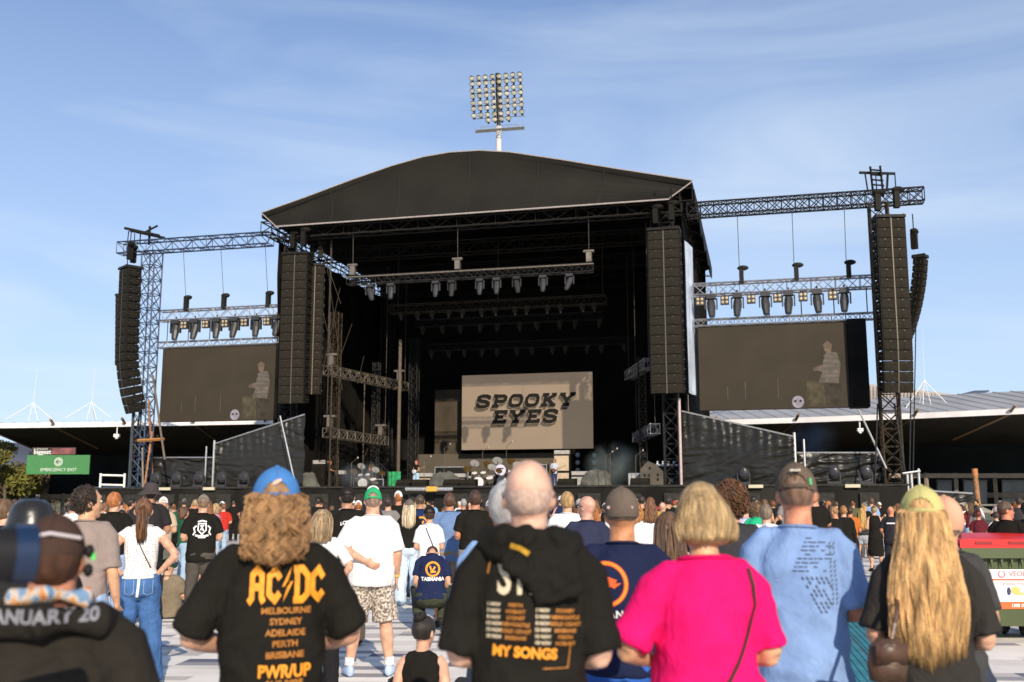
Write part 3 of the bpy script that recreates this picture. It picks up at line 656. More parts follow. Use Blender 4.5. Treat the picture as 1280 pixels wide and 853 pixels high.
for i, (x_, tl) in enumerate(((463, .35), (489, .05), (545, 0), (565, 0), (600, 0), (621, .02), (646, .2), (679, 0), (712, -.35))):
    u, z = sp(x_, 350, .9); loc = S(u, .9, 14.45)
    if i == 0: mh0.location = loc
    else: moving_head('slim moving lamp, %s from the left under the front lighting truss' % LTXT[i], (u, .9, 14.45), .95, tl, m=M_lampbody if i % 3 else M_dsteel)
small0 = moving_head('round lamp, first from the left on the crowded inner truss', (-6.5, 7.8, 14.1), .55, .1, 'small lamps on the inner trusses', M_wsteel)
for r_, (v, z, nL, u0, u1, nm, fx) in enumerate(((7.8, 14.1, 13, -6.5, 6.4, 'on the crowded inner truss', 'round'), (10.8, 13.6, 10, -6, 6, 'on the dim second inner truss', 'faint'), (13.3, 12.3, 12, -6.2, 7.2, 'along the darkest rear truss', 'tiny'))):
    for i in range(nL):
        u = u0+(u1-u0)*i/(nL-1)
        if r_ == 0 and i == 0: continue
        copy_tree(small0, '%s lamp, %s from the left %s' % (fx, LTXT[i], nm), S(u+.15*math.sin(i*3), v, z), Euler((0, .15*math.sin(i*5), SANG)))
# ------------------------------------------------------------------ wing towers, trusses, light trusses, screens, both sides
def hoistmotor(mbx, P_, s=1.0):
    P_ = Vector(P_); mbx.box(P_, (.32*s, .36*s, 1.0*s)); mbx.ell(P_+Vector((.12*s, 0, .62*s)), (.42*s, .25*s, .2*s), 8, 6)
for s, side in ((-1, 'left'), (1, 'right')):
    mm = mat('blue_grey_truss', (.05, .07, .12), rough=.45, metal=.3, var=.2) if s < 0 else M_dsteel
    tw = thing('lattice_tower', '%s lattice tower carrying the outer speaker array, with struts' % side, 'tower', (s*20.9, 1, 0), stage=True)
    ut = -20.75 if s < 0 else 22.6
    mb = MB(); mb.truss((ut, 1.2, 0), (ut, 1.2, 17.4), .9, up=(0, 1, 0), r=.055, rd=.028, bay=.9, x=True); mb.build('mast', mm if s < 0 else M_wsteel, tw)  # right mast gets browner steel: warm light on it, put into the colour
    mb = MB(); mb.truss((s*12.6, 1.2, 17.75), (s*24.9 if s > 0 else -23.1, 1.2, 17.75), .72, r=.05, rd=.027, bay=.72, x=(s > 0)); mb.build('wing_beam', mm, tw)
    mb = MB()
    if s < 0:
        for k in (-.3, .3): mb.bar((ut-1.9, 1.2+k, 19.0), (ut+.6, 1.2+k, 18.35), .09, 5)
        for k in range(5): mb.bar((ut-1.7+k*.5, .9, 18.95-k*.13), (ut-1.7+k*.5, 1.5, 18.95-k*.13), .06)
        mb.bar((ut-.3, 1.2, 17.9), (ut-.3, 1.2, 19.1), .08, 6); mb.bar((ut-.7, 1.2, 18.7), (ut+.25, 1.2, 19.1), .07); mb.bar((ut-1.8, 1.2, 18.9), (ut-1.85, 1.2, 18.1), .04); mb.bar((ut-.95, 1.2, 18.7), (ut-.95, 1.2, 18.0), .05)
    else:
        mb.bar((ut-.85, 1.2, 19.25), (ut+.95, 1.2, 19.05), .08, 5); mb.bar((ut-.55, 1.2, 19.2), (ut-.45, 1.2, 18.1), .04); mb.bar((ut+.6, 1.2, 19.1), (ut+.5, 1.2, 18.1), .06)
        for k in (-.3, .2): mb.bar((ut+k, .9, 19.45), (ut+k+.15, 1.5, 17.9), .06, 5)
        for k in range(5): mb.bar((ut-.3+.03*k, 1.0, 19.3-.28*k), (ut+.3+.03*k, 1.3, 19.3-.28*k), .05)
    mb.build('pulley_head', M_black, tw)
    if s < 0:
        for (x0, y0, x1, y1, v1, mtx) in ((191, 470, 206, 575, -1, M_post), (190, 540, 176, 612, -1.5, M_rust), (186, 500, 197, 612, 3, M_rust), (178, 560, 183, 612, .5, M_post), (168, 500, 163, 612, .5, M_dsteel), (176, 505, 158, 612, 1.5, M_dsteel)):
            a_ = sp(x0, y0, .8); b_ = sp(x1, y1, v1); mb = MB(); mb.bar((a_[0], .8, a_[1]), (b_[0], v1, b_[1] if y1 < 600 else .0), .07, 5); mb.build('brace', mtx, tw)
        a_ = sp(172, 551, .2); b_ = sp(205, 549, .2); mb = MB(); mb.bar((a_[0], .2, a_[1]), (b_[0], .2, b_[1]), .09, 4); mb.build('strut_collar', mat('orange_steel', (.40, .18, .05), rough=.6), tw)
    else:
        for (x0, y0, x1, y1, v1, mtx, r_) in ((1073, 512, 1108, 586, 0, M_alu, .05), (1140, 400, 1132, 612, .2, M_dsteel, .035), (1145, 400, 1136, 612, .2, M_dsteel, .03), (1118, 505, 1140, 612, -1, M_dsteel, .05), (1097, 505, 1088, 612, -1, M_dsteel, .04)):
            a_ = sp(x0, y0, .8); b_ = sp(x1, y1, v1); mb = MB(); mb.bar((a_[0], .8, a_[1]), (b_[0], v1, b_[1] if y1 < 600 else .0), r_, 5); mb.build('brace', mtx, tw)
    # double lighting truss above the screen
    u0, u1 = (-20.5, -12.2) if s < 0 else (12.75, 22.2)
    cab = [((u, 1.9, 13.9), (u, 1.2, 17.5)) for u in ((-18.6, -16.0, -13.0) if s < 0 else (15.3, 18.2, 20.9))]
    lt = lighting_truss('silver double lighting truss above the %s video screen' % side, (u0, 2, 13.4), (u1, 2, 13.4), .62, cables=cab, r=.05, rd=.022)
    mb = MB(); mb.truss((u0, 2, 11.55), (u1, 2, 11.55), .36, r=.035, rd=.018); mb.build('lower_truss', M_steel, lt)
    for i in range(6): mb = MB(); mb.bar((u0+(u1-u0)*(i+.4)/5.6, 2, 13.2), (u0+(u1-u0)*(i+.4)/5.6, 2, 11.7), .03, 4); mb.build('drop_pole', M_black, lt)
    for a_, b_ in cab: mb = MB(); hoistmotor(mb, Vector(a_)+Vector((.1, -.2, .1)), .75); mb.build('hoist', M_black, lt)
    hx = (221, 245, 272, 294, 321, 347) if s < 0 else (889, 922, 957, 986, 1022, 1056)
    for i, x_ in enumerate(hx):
        u, z = sp(x_, 384, 1.8); moving_head('big moving lamp, %s from the left above the %s video screen' % (LTXT[i], side), (u, 1.8, 13.0), 1.25, .06*(-1)**i, 'big moving lamps above the side screens')
    bx = (232, 259, 283, 307, 335) if s < 0 else (875, 906, 939, 972, 1004, 1041)
    for i, x_ in enumerate(bx):
        u, z = sp(x_, 378, 1.7); t_ = thing('blinder_lamp', 'square four-cell lamp, %s from the left above the %s video screen' % (LTXT[i], side), 'stage light', (u, 1.7, 12.75), 'four-cell lamps above the side screens', stage=True)
        mb = MB(); mb.box((u, 1.7, 12.7), (.46, .25, .46)); mb.bar((u, 1.8, 12.7), (u, 1.9, 13.2), .03); mb.build('housing', M_lampbody, t_)
        for a_ in (-.11, .11):
            for b_ in (-.11, .11): mb = MB(); mb.ell((u+a_, 1.56, 12.7+b_), (.085, .03, .085), 8, 6); mb.build('lens', mat('warm_lens', (.42, .33, .20), rough=.3), t_)
# ------------------------------------------------------------------ video screens
M_led = mat('led_panel_dark', (.040, .032, .022), rough=.75, var=.10, scale=.6, bump=.002, bscale=50, spec=.2)
for s, side in ((-1, 'left'), (1, 'right')):
    c = s*16.6; ua, ub = (-20.1, -12.3) if s < 0 else (12.95, 20.75); za, zb = 6.72, 11.3
    vs_ = thing('video_screen', 'dark brown LED video screen hung %s of the stage' % side, 'screen', ((ua+ub)/2, 2, za), 'side video screens', stage=True)
    mb = MB(); mb.box(((ua+ub)/2, 2.0, (za+zb)/2), (ub-ua, .14, zb-za)); pn = mb.build('panel', M_led, vs_)
    mb = MB(); mb.box(((ua+ub)/2, 2.5, (za+zb)/2), (ub-ua+.02, .8, zb-za-.1)); mb.build('housing', M_black, vs_)
    if s > 0: mb = MB(); mb.box((ub+.5, 2.3, (za+zb)/2+.05), (.95, 1.3, zb-za+.1)); mb.build('side_cover', M_under, vs_)
    else: mb = MB(); mb.box((ub+.42, 2.3, (za+zb)/2), (.75, 1.2, zb-za)); mb.build('side_cover', M_under, vs_)
    # live picture: musician, masked face, mic stands
    def blob(pts, mname, col, vv, em=.0, nm='screen_image'):
        mb_ = MB(); mb_.add([(ua+(ub-ua)*a, vv, za+(zb-za)*b) for a, b in pts], [tuple(range(len(pts)))]); return mb_.build(nm, mat(mname, col, rough=.8, var=.3, scale=3), pn)
    blob([(.72, .02), (.84, .02), (.84, .30), (.72, .32)], 'image_drum', (.066, .056, .036), 1.925)
    blob([(.80, .30), (.93, .28), (.95, .50), (.93, .64), (.86, .66), (.83, .5), (.77, .47), (.77, .44), (.83, .42)], 'image_shirt', (.082, .068, .054), 1.921)
    blob([(.85, .66), (.89, .65), (.90, .74), (.87, .78), (.84, .74)], 'image_skin', (.105, .072, .048), 1.917)
    blob([(.83, .28), (.95, .27), (.94, .02), (.86, .02)], 'image_legs', (.042, .035, .028), 1.921)
    for q_ in range(5): blob([(.825+.004*q_, .36+.06*q_), (.935, .36+.055*q_), (.935, .375+.055*q_), (.825+.004*q_, .375+.06*q_)], 'image_stripe', (.11, .095, .08), 1.914)
    blob([(.77, .44), (.84, .50), (.845, .47), (.775, .425)], 'image_skin', (.105, .072, .048), 1.912)
    fc = [(.66+.04*math.cos(a_), .075+.072*math.sin(a_)*1.0) for a_ in [2*math.pi*k/14 for k in range(14)]]
    blob(fc, 'image_face', (.22, .20, .24), 1.919)
    for ex_ in (-.017, .017): blob([(.66+ex_+.009*math.cos(a_), .085+.014*math.sin(a_)) for a_ in [2*math.pi*k/8 for k in range(8)]], 'image_eye', (.02, .02, .02), 1.914)
    for a_, h_ in ((.19, .27), (.31, .33), (.53, .36)): blob([(a_, .12), (a_+.003, .12), (a_+.004, h_), (a_, h_)], 'image_stand', (.09, .077, .06), 1.919)
cs = thing('video_screen', 'sand-coloured back screen with the lettering SPOOKY EYES at stage centre', 'screen', (.4, 14, 5.4), stage=True)
ua, za = sp(577, 562, 14); ub, zb = sp(740, 466, 14); za = 5.42; zb = 10.62
M_sand = mat('sand_screen', (.165, .124, .088), rough=.8, var=.05, scale=.5, emit=.75)
mb = MB(); mb.box(((ua+ub)/2, 14.1, (za+zb)/2), (ub-ua, .2, zb-za)); pn = mb.build('panel', M_sand, cs)
M_letter = mat('screen_letter_black', (.012, .011, .010), var=0); M_lsh = mat('screen_letter_shadow', (.085, .062, .038), var=0); M_lout = mat('screen_letter_outline', (.30, .235, .17), var=0, emit=.15)
W = .26
GL = {'S': ([[(.86, .70), (.86, .86), (.68, .96), (.34, .96), (.14, .84), (.14, .66), (.32, .54), (.68, .46), (.86, .34), (.86, .16), (.66, .04), (.32, .04), (.14, .16), (.14, .32)]], 1.0),
      'P': ([[(.26, .06), (.26, .94)], [(.26, .92), (.74, .92), (.88, .80), (.88, .58), (.74, .46), (.26, .46)], [(.04, .06), (.52, .06)], [(.04, .94), (.3, .94)]], 1.0),
      'O': ([[(.5, .95), (.24, .90), (.13, .68), (.13, .32), (.24, .10), (.5, .05), (.76, .10), (.87, .32), (.87, .68), (.76, .90), (.5, .95)]], 1.0),
      'K': ([[(.26, .06), (.26, .94)], [(.28, .42), (.86, .92)], [(.45, .55), (.84, .08)], [(.04, .06), (.48, .06)], [(.04, .94), (.48, .94)], [(.64, .94), (.98, .94)], [(.62, .06), (1.02, .06)]], 1.08),
      'Y': ([[(.18, .92), (.5, .45)], [(.86, .92), (.5, .45)], [(.5, .5), (.5, .06)], [(.0, .94), (.38, .94)], [(.66, .94), (1.02, .94)], [(.28, .06), (.74, .06)]], 1.05),
      'E': ([[(.26, .06), (.26, .94)], [(.05, .94), (.84, .94), (.84, .74)], [(.26, .5), (.64, .5)], [(.62, .62), (.62, .38)], [(.05, .06), (.86, .06), (.86, .28)]], 1.0)}
def word(s_, cu, cz, h, wtot, vv, w, m, dx, dz, name):
    tot = sum(GL[c][1]*1.08 for c in s_); k = wtot/tot; x_ = cu-wtot/2; mb_ = MB(); j = 0
    for c in s_:
        for st_ in GL[c][0]:
            v_, f_ = stroke2d([(a_*k*.98, b_*h) for a_, b_ in st_], w); j += 1
            mb_.add([(x_+a_+b_*.22+dx, vv-j*.0011, cz+b_+dz) for a_, b_ in v_], f_)
        x_ += GL[c][1]*1.08*k
    return mb_.build(name, m, pn)
for s_, x_, y_, x0, x1, hh in (('SPOOKY', 659, 501, 594, 722, .80), ('EYES', 658, 521, 615, 701, .80)):
    cu, cz = sp((x0+x1)/2, y_+.5, 14); ul = sp(x0, y_, 14)[0]; ur = sp(x1, y_, 14)[0]
    cz = cz-.36
    for k in range(4): word(s_, cu-.1, cz, hh, (ur-ul)-.15, 13.97-.004*k*0-.0002*k, .27, M_lsh, -.03-.035*(3-k), -.05*(4-k), 'letter_shadow') if k == 0 else None
    word(s_, cu-.1, cz, hh, (ur-ul)-.15, 13.93, .33, M_lout, .0, .0, 'letter_outline')
    word(s_, cu-.1, cz, hh, (ur-ul)-.15, 13.88, .245, M_letter, .0, .0, 'letter')
mb = MB()
bk_ = thing('backdrop_panel', 'olive brown cloth panel low behind the sand-coloured screen', 'backdrop', (0, 15, DZ), stage=True)
u0, z0 = sp(521, 600, 15); u1, z1 = sp(702, 566, 15); mb.box(((u0+u1)/2, 15.1, (DZ+z1)/2+.0), (u1-u0, .2, z1-DZ)); mb.build('cloth', mat('olive_backdrop', (.085, .07, .05), rough=.9, var=.2, scale=.5), bk_)
u0, z0 = sp(543, 565, 15.5); u1, z1 = sp(577, 487, 15.5); bk2 = thing('backdrop_panel', 'dim brown panel beside the left edge of the sand-coloured screen', 'backdrop', (u0, 15.5, DZ), stage=True); mb = MB(); mb.box(((u0+u1)/2, 15.6, (DZ+z1)/2), (u1-u0, .2, z1-DZ)); mb.build('cloth', mat('dim_brown_backdrop', (.06, .048, .034), rough=.9, var=.3, scale=.8), bk2)
# ------------------------------------------------------------------ line arrays
CABS = {}
def cab_meshes(w, h, d_, cols):
    key = (w, h, d_, cols)
    if key in CABS: return CABS[key]
    mb_ = MB(); y0 = -d_/2
    mb_.add([(-w/2, y0, -h/2), (w/2, y0, -h/2), (w/2, y0, h/2), (-w/2, y0, h/2), (-w/2*.97, -y0, -h/2*.8), (w/2*.97, -y0, -h/2*.8), (w/2*.97, -y0, h/2*.8), (-w/2*.97, -y0, h/2*.8)],
            [(0, 1, 2, 3), (5, 4, 7, 6), (1, 5, 6, 2), (4, 0, 3, 7), (3, 2, 6, 7), (4, 5, 1, 0)])
    for sx_ in (-1, 1):
        for zz in (-.3, .3): mb_.box((sx_*(w/2+.02), -d_*.25, zz*h), (.05, .16, .10)); mb_.box((sx_*(w/2+.02), d_*.2, zz*h), (.05, .16, .10))
    body = mb_.mesh('cabinet_body', M_cab)
    g_ = MB(); gw = (w-.06)/cols
    for i in range(cols):
        cx = -w/2+.03+gw*(i+.5); g_.box((cx, y0-.02, 0), (gw-.05, .04, h-.05))
        g_.box((cx, y0-.045, 0), (gw*.06, .012, h-.07)) if cols > 1 else None
    gr = g_.mesh('cabinet_grille', M_grille)
    t_ = MB()
    for i in range(cols-1): t_.box((-w/2+.03+gw*(i+1), y0-.03, 0), (.05, .03, h))
    for i in range(cols): t_.box((-w/2+.03+gw*(i+.5), y0-.045, h*.36), (.05, .014, .035))
    for sx_ in (-1, 1): t_.box((sx_*(w/2+.05), -d_*.25, 0), (.03, .04, .04)); t_.box((sx_*(w/2+.05), d_*.2, 0), (.03, .04, .04))
    rg = t_.mesh('cabinet_rigging', mat('cab_rigging', (.11, .095, .07), rough=.5, metal=.3))
    CABS[key] = (body, gr, rg); return CABS[key]
def line_array(label, top, w, h, d_, n_, yaw, angs, cols=2, side_plate=True, hoists=2):
    t_ = thing('speaker_array', label, 'speakers', top, 'hanging speaker arrays', stage=True)
    t_.rotation_euler = (0, 0, SANG+yaw); body, gr, rg = cab_meshes(w, h, d_, cols)
    z = -.25; y = 0; a_ = 0
    for i in range(n_):
        a_ = angs(i/(n_-1)); c_ = Vector((0, y+math.sin(a_)*h/2*1.0, z-math.cos(a_)*h/2))
        cb = bpy.data.objects.new('speaker_cabinet', body); COL.objects.link(cb); cb.parent = t_; cb.location = c_; cb.rotation_euler = (-a_*-1 if False else a_, 0, 0)
        for nm, me in (('grille', gr), ('rigging', rg)):
            o_ = bpy.data.objects.new(nm, me); COL.objects.link(o_); o_.parent = cb
        z -= math.cos(a_)*h; y += math.sin(a_)*h
    mb_ = MB(); mb_.box((0, 0, -.15), (w*1.02, d_*1.25, .14)); mb_.bar((-w*.42, -d_*.6, -.08), (-w*.42, d_*.6, -.08), .05); mb_.bar((w*.42, -d_*.6, -.08), (w*.42, d_*.6, -.08), .05)
    fr = bpy.data.objects.new('fly_frame', mb_.mesh('fly_frame', M_black)); COL.objects.link(fr); fr.parent = t_
    for k in range(hoists):
        mb_ = MB(); x_ = (k-(hoists-1)/2)*w*.55; hoistmotor(mb_, (x_, (-1)**k*.25, .75), .85); mb_.bar((x_, (-1)**k*.25, 1.2), (x_, (-1)**k*.25, 2.2), .03)
        ho = bpy.data.objects.new('hoist', mb_.mesh('hoist', M_cab)); COL.objects.link(ho); ho.parent = t_
    return t_
line_array('big main speaker array in front of the left roof corner', (-10.35, .3, 16.55), 1.62, .52, .8, 17, R(2), lambda f: 0.02*f)
line_array('second speaker array just behind the left main one', (-9.9, 1.9, 16.2), 1.0, .52, .8, 15, R(20), lambda f: .02*f)
line_array('big main speaker array in front of the right roof corner', (11.4, .0, 16.55), 1.72, .52, .8, 17, R(-2), lambda f: 0.02*f)
line_array('outer speaker array hanging from the left lattice tower, curving at its foot', (-21.55, .2, 16.3), 1.25, .52, .9, 17, R(-34), lambda f: .35*max(0, f-.55)/.45*1.0+.02)
line_array('outer speaker array hanging from the right lattice tower', (22.85, -.6, 16.3), 1.46, .52, .8, 17, R(12), lambda f: .18*max(0, f-.7)/.3+.01)
u_, z_ = sp(1150, 318, .6); line_array('narrow curved speaker array at the far right end of the wing beam', (u_, .6, z_), .62, .36, .55, 12, R(64), lambda f: .10+.32*f, 1, hoists=1)
u_, z_ = sp(147, 366, .8); line_array('narrow speaker array peeking out behind the left outer one', (u_, 1.2, z_), .6, .36, .5, 12, R(-70), lambda f: .05, 1, hoists=1)
mb = MB(); u_, z_ = sp(862, 300, 1.2); u2_, z2_ = sp(864, 490, 1.2)
bn = thing('banner', 'narrow white cloth strip in painted skylight blue beside the right main speakers', 'banner', (12.6, 1.2, 7.5), stage=True)
curtain(mb, (12.42, .9, 0), (12.75, 2.6, 0), 7.6, 16.0, .03); mb.build('cloth', mat('skylight_tinted_cloth', (.48, .55, .66), rough=.8, var=.25, scale=.9), bn)  # white cloth; the blue of the skylight is painted into its colour
mb = MB(); curtain(mb, (12.36, .9, 0), (12.40, 1.2, 0), 2.6, 7.5, .02); mb.build('lower_cloth', mat('tan_banner', (.34, .25, .19), rough=.8, var=.2, scale=.9), bn)
# ------------------------------------------------------------------ tarpaulin wings and low scrims
def tarp_mat():
    m_, n_, l_, p_ = _pr('shiny_black_tarp'); p_.inputs['Base Color'].default_value = (.018, .017, .014, 1); p_.inputs['Roughness'].default_value = .36; p_.inputs['Specular IOR Level'].default_value = .42
    t1 = n_.new('ShaderNodeTexCoord'); mp_ = n_.new('ShaderNodeMapping'); mp_.inputs['Scale'].default_value = (.8, 1, 2.2); nz_ = n_.new('ShaderNodeTexNoise'); nz_.inputs['Scale'].default_value = .8; nz_.inputs['Detail'].default_value = 4; nz_.inputs['Distortion'].default_value = 1.2
    b_ = n_.new('ShaderNodeBump'); b_.inputs['Distance'].default_value = .10; b_.inputs['Strength'].default_value = .6; l_.new(t1.outputs['Object'], mp_.inputs[0]); l_.new(mp_.outputs[0], nz_.inputs[0]); l_.new(nz_.outputs[0], b_.inputs['Height']); l_.new(b_.outputs[0], p_.inputs['Normal'])
    return m_
M_sh = tarp_mat()
def tarp(name, label, p, q, zb, zt0, zt1, seed, folds='v', posts=True, dz=0):
    t_ = thing(name, label, 'tarpaulin', p+(zb,), stage=True); P_ = Vector((*p, 0)); Q_ = Vector((*q, 0)); d_ = Q_-P_; L = d_.length; nv = Vector((d_.y, -d_.x, 0)).normalized(); N = 170; Rr = 60; vs = []
    for r_ in range(Rr+1):
        for i in range(N+1):
            f = i/N; zt = zt0+(zt1-zt0)*f; g_ = r_/Rr; z = zb+(zt-zb)*g_; x_ = L*f
            top = max(0, g_-.5)*2; wv = noise.noise(Vector((x_*.7, z*.6, seed+3)))
            pl = math.sin(x_*13+3.5*noise.noise(Vector((x_*.9, z*.5, seed))))
            rg = 1-2.4*abs(noise.noise(Vector((x_*.55+z*.25, z*2.3-x_*.5, seed)))); edge = abs(f-.5)*2
            a_ = .045*pl*(top*(1-.6*top) if folds == 'v' else .15*top)*1.6 + .12*max(0, rg)*(.25+.75*edge**1.5 if folds == 'v' else 1) + .10*wv + .02*noise.noise(Vector((x_*3, z*5, seed)))
            vs.append(P_+d_*f+nv*a_+Vector((0, 0, z)))
    mb_ = MB(); mb_.add(vs, [(r_*(N+1)+i, r_*(N+1)+i+1, (r_+1)*(N+1)+i+1, (r_+1)*(N+1)+i) for r_ in range(Rr) for i in range(N)]); mb_.build('sheet', M_sh, t_, smooth=True)
    mb_ = MB(); mb_.bar((*p, zt0+.04), (*q, zt1+.04), .045, 5); mb_.build('top_pipe', M_alu, t_)
    if posts:
        mb_ = MB(); mb_.bar((*q, 0), (*q, zt1+.25), .07, 6); mb_.bar((q[0]+.45*(1 if q[0] > 0 else -1), q[1]-.1, 0), (q[0]+.45*(1 if q[0] > 0 else -1), q[1]-.1, zt1-.1), .05, 6); mb_.build('post', M_alu, t_)
    return t_
uL0, zL0 = sp(381, 519, 0); uL1, zL1 = sp(268, 556, .5)
tarp('wing_tarpaulin', 'creased black tarpaulin with a sloping top on the left stage wing', (uL0, 0.), (uL1, .5), DZ, zL0, zL1, 3)
uR0, zR0 = sp(852, 515, 1); uR1, zR1 = sp(993, 547, -.3)
tarp('wing_tarpaulin', 'shiny black tarpaulin with a sloping top on the right stage wing', (uR0, 1.), (uR1, -.3), DZ, zR0, zR1, 9)
uA, zA = sp(266, 573, 1.8); uB, zB = sp(192, 573, 1.8); tarp('low_scrim', 'low wrinkled black sheet beside the left lattice tower', (uA, 1.8), (uB, 1.8), DZ-.4, zA, zB, 13, 'h', False)
uA, zA = sp(996, 567, 1.8); uB, zB = sp(1106, 567, 1.8); tarp('low_scrim', 'low wrinkled black sheet beside the right lattice tower', (uA, 1.8), (uB, 1.8), DZ-.4, zA, zB, 17, 'h', False)
uA, zA = sp(1130, 613, 0); uB, zB = sp(1216, 618, 0); tarp('low_scrim', 'sagging dark sheet between the right lattice tower and the rusty pole', (uA, 0), (uB, 0), .2, zA, zB, 23, 'h', False)
# pipes, pole, floor lamps on the wings
t_ = thing('pipe_stand', 'two bare steel scaffold pipes right of the right lattice tower', 'scaffold', (22.5, -.5, 0), stage=True); mb = MB()
for x_, y_ in ((1134, 592), (1139, 591), (1148, 586)): u, z = sp(x_, y_, -.5); mb.bar((u, -.5, 0), (u, -.5, z), .06, 6)
a_ = sp(1128, 592, -.5); b_ = sp(1150, 589, -.5); mb.bar((a_[0], -.6, a_[1]), (b_[0], -.6, b_[1]), .05, 6); mb.build('pipe', M_alu, t_)
q = at(1219, 586, 48); t_ = thing('pole', 'thick rust-brown pole standing before the right grandstand', 'pole', (q.x, 48, 0)); mb = MB(); mb.bar((q.x+.1, 48, 0), (q.x-.02, 48, q.z-.35), .11, 10); mb.build('shaft', M_rust, t_); mb = MB(); mb.bar((q.x-.02, 48, q.z-.35), (q.x-.03, 48, q.z), .13, 10); mb.build('cap', mat('orange_cap', (.42, .16, .05), rough=.6), t_)
for i, (x_, lb) in enumerate(((195, 'at the far left end'), (221, 'second in the row on the left wing'), (249, 'third in the row on the left wing'), (277, 'at the foot of the white post of the left wing'), (305, 'before the left wing tarpaulin'), (930, 'before the right wing tarpaulin'), (1043, 'in front of the right low scrim'), (1083, 'near the right lattice tower'))):
    u, z = sp(x_, 607, -.3); p_ = (u, -.3, DZ)
    t_ = thing('floor_lamp', 'black round stage lamp '+lb, 'stage light', p_, 'round lamps along the deck edge', stage=True)
    mb = MB(); mb.box((u, -.3, DZ+.1), (.66, .4, .2)); mb.box((u-.3, -.3, DZ+.42), (.06, .2, .5)); mb.box((u+.3, -.3, DZ+.42), (.06, .2, .5)); mb.build('yoke', M_lampbody, t_)
    mb = MB(); mb.ell((u, -.3, DZ+.62), (.32, .3, .36), 12, 8); h_ = mb.build('head', M_lampbody, t_); mb = MB(); mb.ell((u, -.56, DZ+.66), (.22, .06, .24), 10, 6); mb.build('lens', mat('dark_lens', (.03, .03, .035), rough=.3, var=0, spec=.3), h_)
for i, (x_, lb) in enumerate(((207, 'first from the left on the deck edge'), (262, 'second from the left on the deck edge'), (1066, 'on the deck edge before the right low scrim'), (945, 'on the deck edge before the right wing tarpaulin'))):
    u, z = sp(x_, 612, -.8); mb = MB(); mb.box((u, -.88, DZ-.03), (.72, .1, .16)); tag(mb.build('light_bar', mat('cream_bar', (.5, .45, .32), var=.1), org=(u, -.88, DZ), stage=True), 'short cream light bar, '+lb, 'light bar', 'cream light bars on the deck edge')
mb = MB(); a_ = sp(507, 611.5, -1.4); b_ = sp(566, 611.5, -1.4); cr_ = thing('camera_track', 'silver rail with a yellow middle along the stage front', 'rail', (a_[0], -1.4, 2.3), stage=True)
mb.bar((a_[0], -1.4, a_[1]), (b_[0], -1.4, b_[1]), .1, 6); mb.build('rail', M_alu, cr_); mb = MB(); c_ = sp(534, 611.5, -1.4); d2 = sp(547, 611.5, -1.4); mb.box(((c_[0]+d2[0])/2, -1.45, a_[1]), (d2[0]-c_[0], .3, .26)); mb.build('yellow_grip', mat('yellow_grip', (.55, .33, .05)), cr_)
mb = MB(); [(MB().bar((u, -1.4, a_[1]), (u, -1.4, 0), .05)).build('leg', M_black, cr_) for u in (a_[0]+.2, b_[0]-.2)]
# ------------------------------------------------------------------ backline on the deck
M_amp = mat('cream_amp', (.50, .39, .26), rough=.7, var=.1); M_silver = mat('silver_amp', (.36, .34, .32), rough=.6, var=.2)
M_drum = mat('drum_white', (.68, .66, .64), rough=.35, var=.08); M_brass = mat('cymbal_brass', (.60, .36, .10), rough=.3, metal=.7); M_cover = mat('stage_cover', (.10, .10, .085), rough=.9, var=.4, scale=2)
def amp(x, ytop, v, w, h, label, m, name='guitar_amplifier', stack=1):
    u, _ = sp(x, 600, v); t_ = thing(name, label, 'amplifier', (u, v, DZ), 'amplifiers on the stage', stage=True)
    for k in range(stack):
        z = DZ+k*(h+.02); mb_ = MB(); mb_.box((u, v, z+h/2), (w, .45, h)); b_ = mb_.build('cabinet', M_black, t_); mb_ = MB(); mb_.box((u, v-.235, z+h/2-.02), (w-.08, .04, h-.12)); mb_.build('speaker_cloth', m, t_)
    z = DZ+stack*(h+.02)
    mb_ = MB(); mb_.box((u, v, z+.12), (w*.95, .35, .22)); mb_.build('amp_head', M_silver, t_)
    mb_ = MB(); mb_.bar((u+w*.1, v-.27, DZ+h*.25), (u+w*.3, v-.28, DZ+h*.5), .03); mb_.bar((u+w*.2, v-.27, DZ+h*.6), (u+w*.33, v-.28, DZ+h*.45), .03); mb_.build('mark', M_black, t_)
amp(533, 590, 7.5, .95, .78, 'cream amplifier right of the red-haired guitarist', M_amp); amp(573, 594, 7, 1.0, .72, 'pale grey amplifier left of the white bass drum', M_silver)
amp(703, 570, 6, .95, 1.0, 'tall cream double amplifier stack beside the striped-shirt musician', M_amp, 'amplifier_stack', 2); amp(725, 590, 5.5, 1.0, .75, 'pale amplifier with black marks right of the cream stack', M_silver)
amp(400, 590, 4, .9, 1.5, 'dark bulky speaker box at the far left of the deck', M_cab); amp(352+74, 594, 5, .6, .9, 'small dark box right of the bulky speaker box', M_cab)
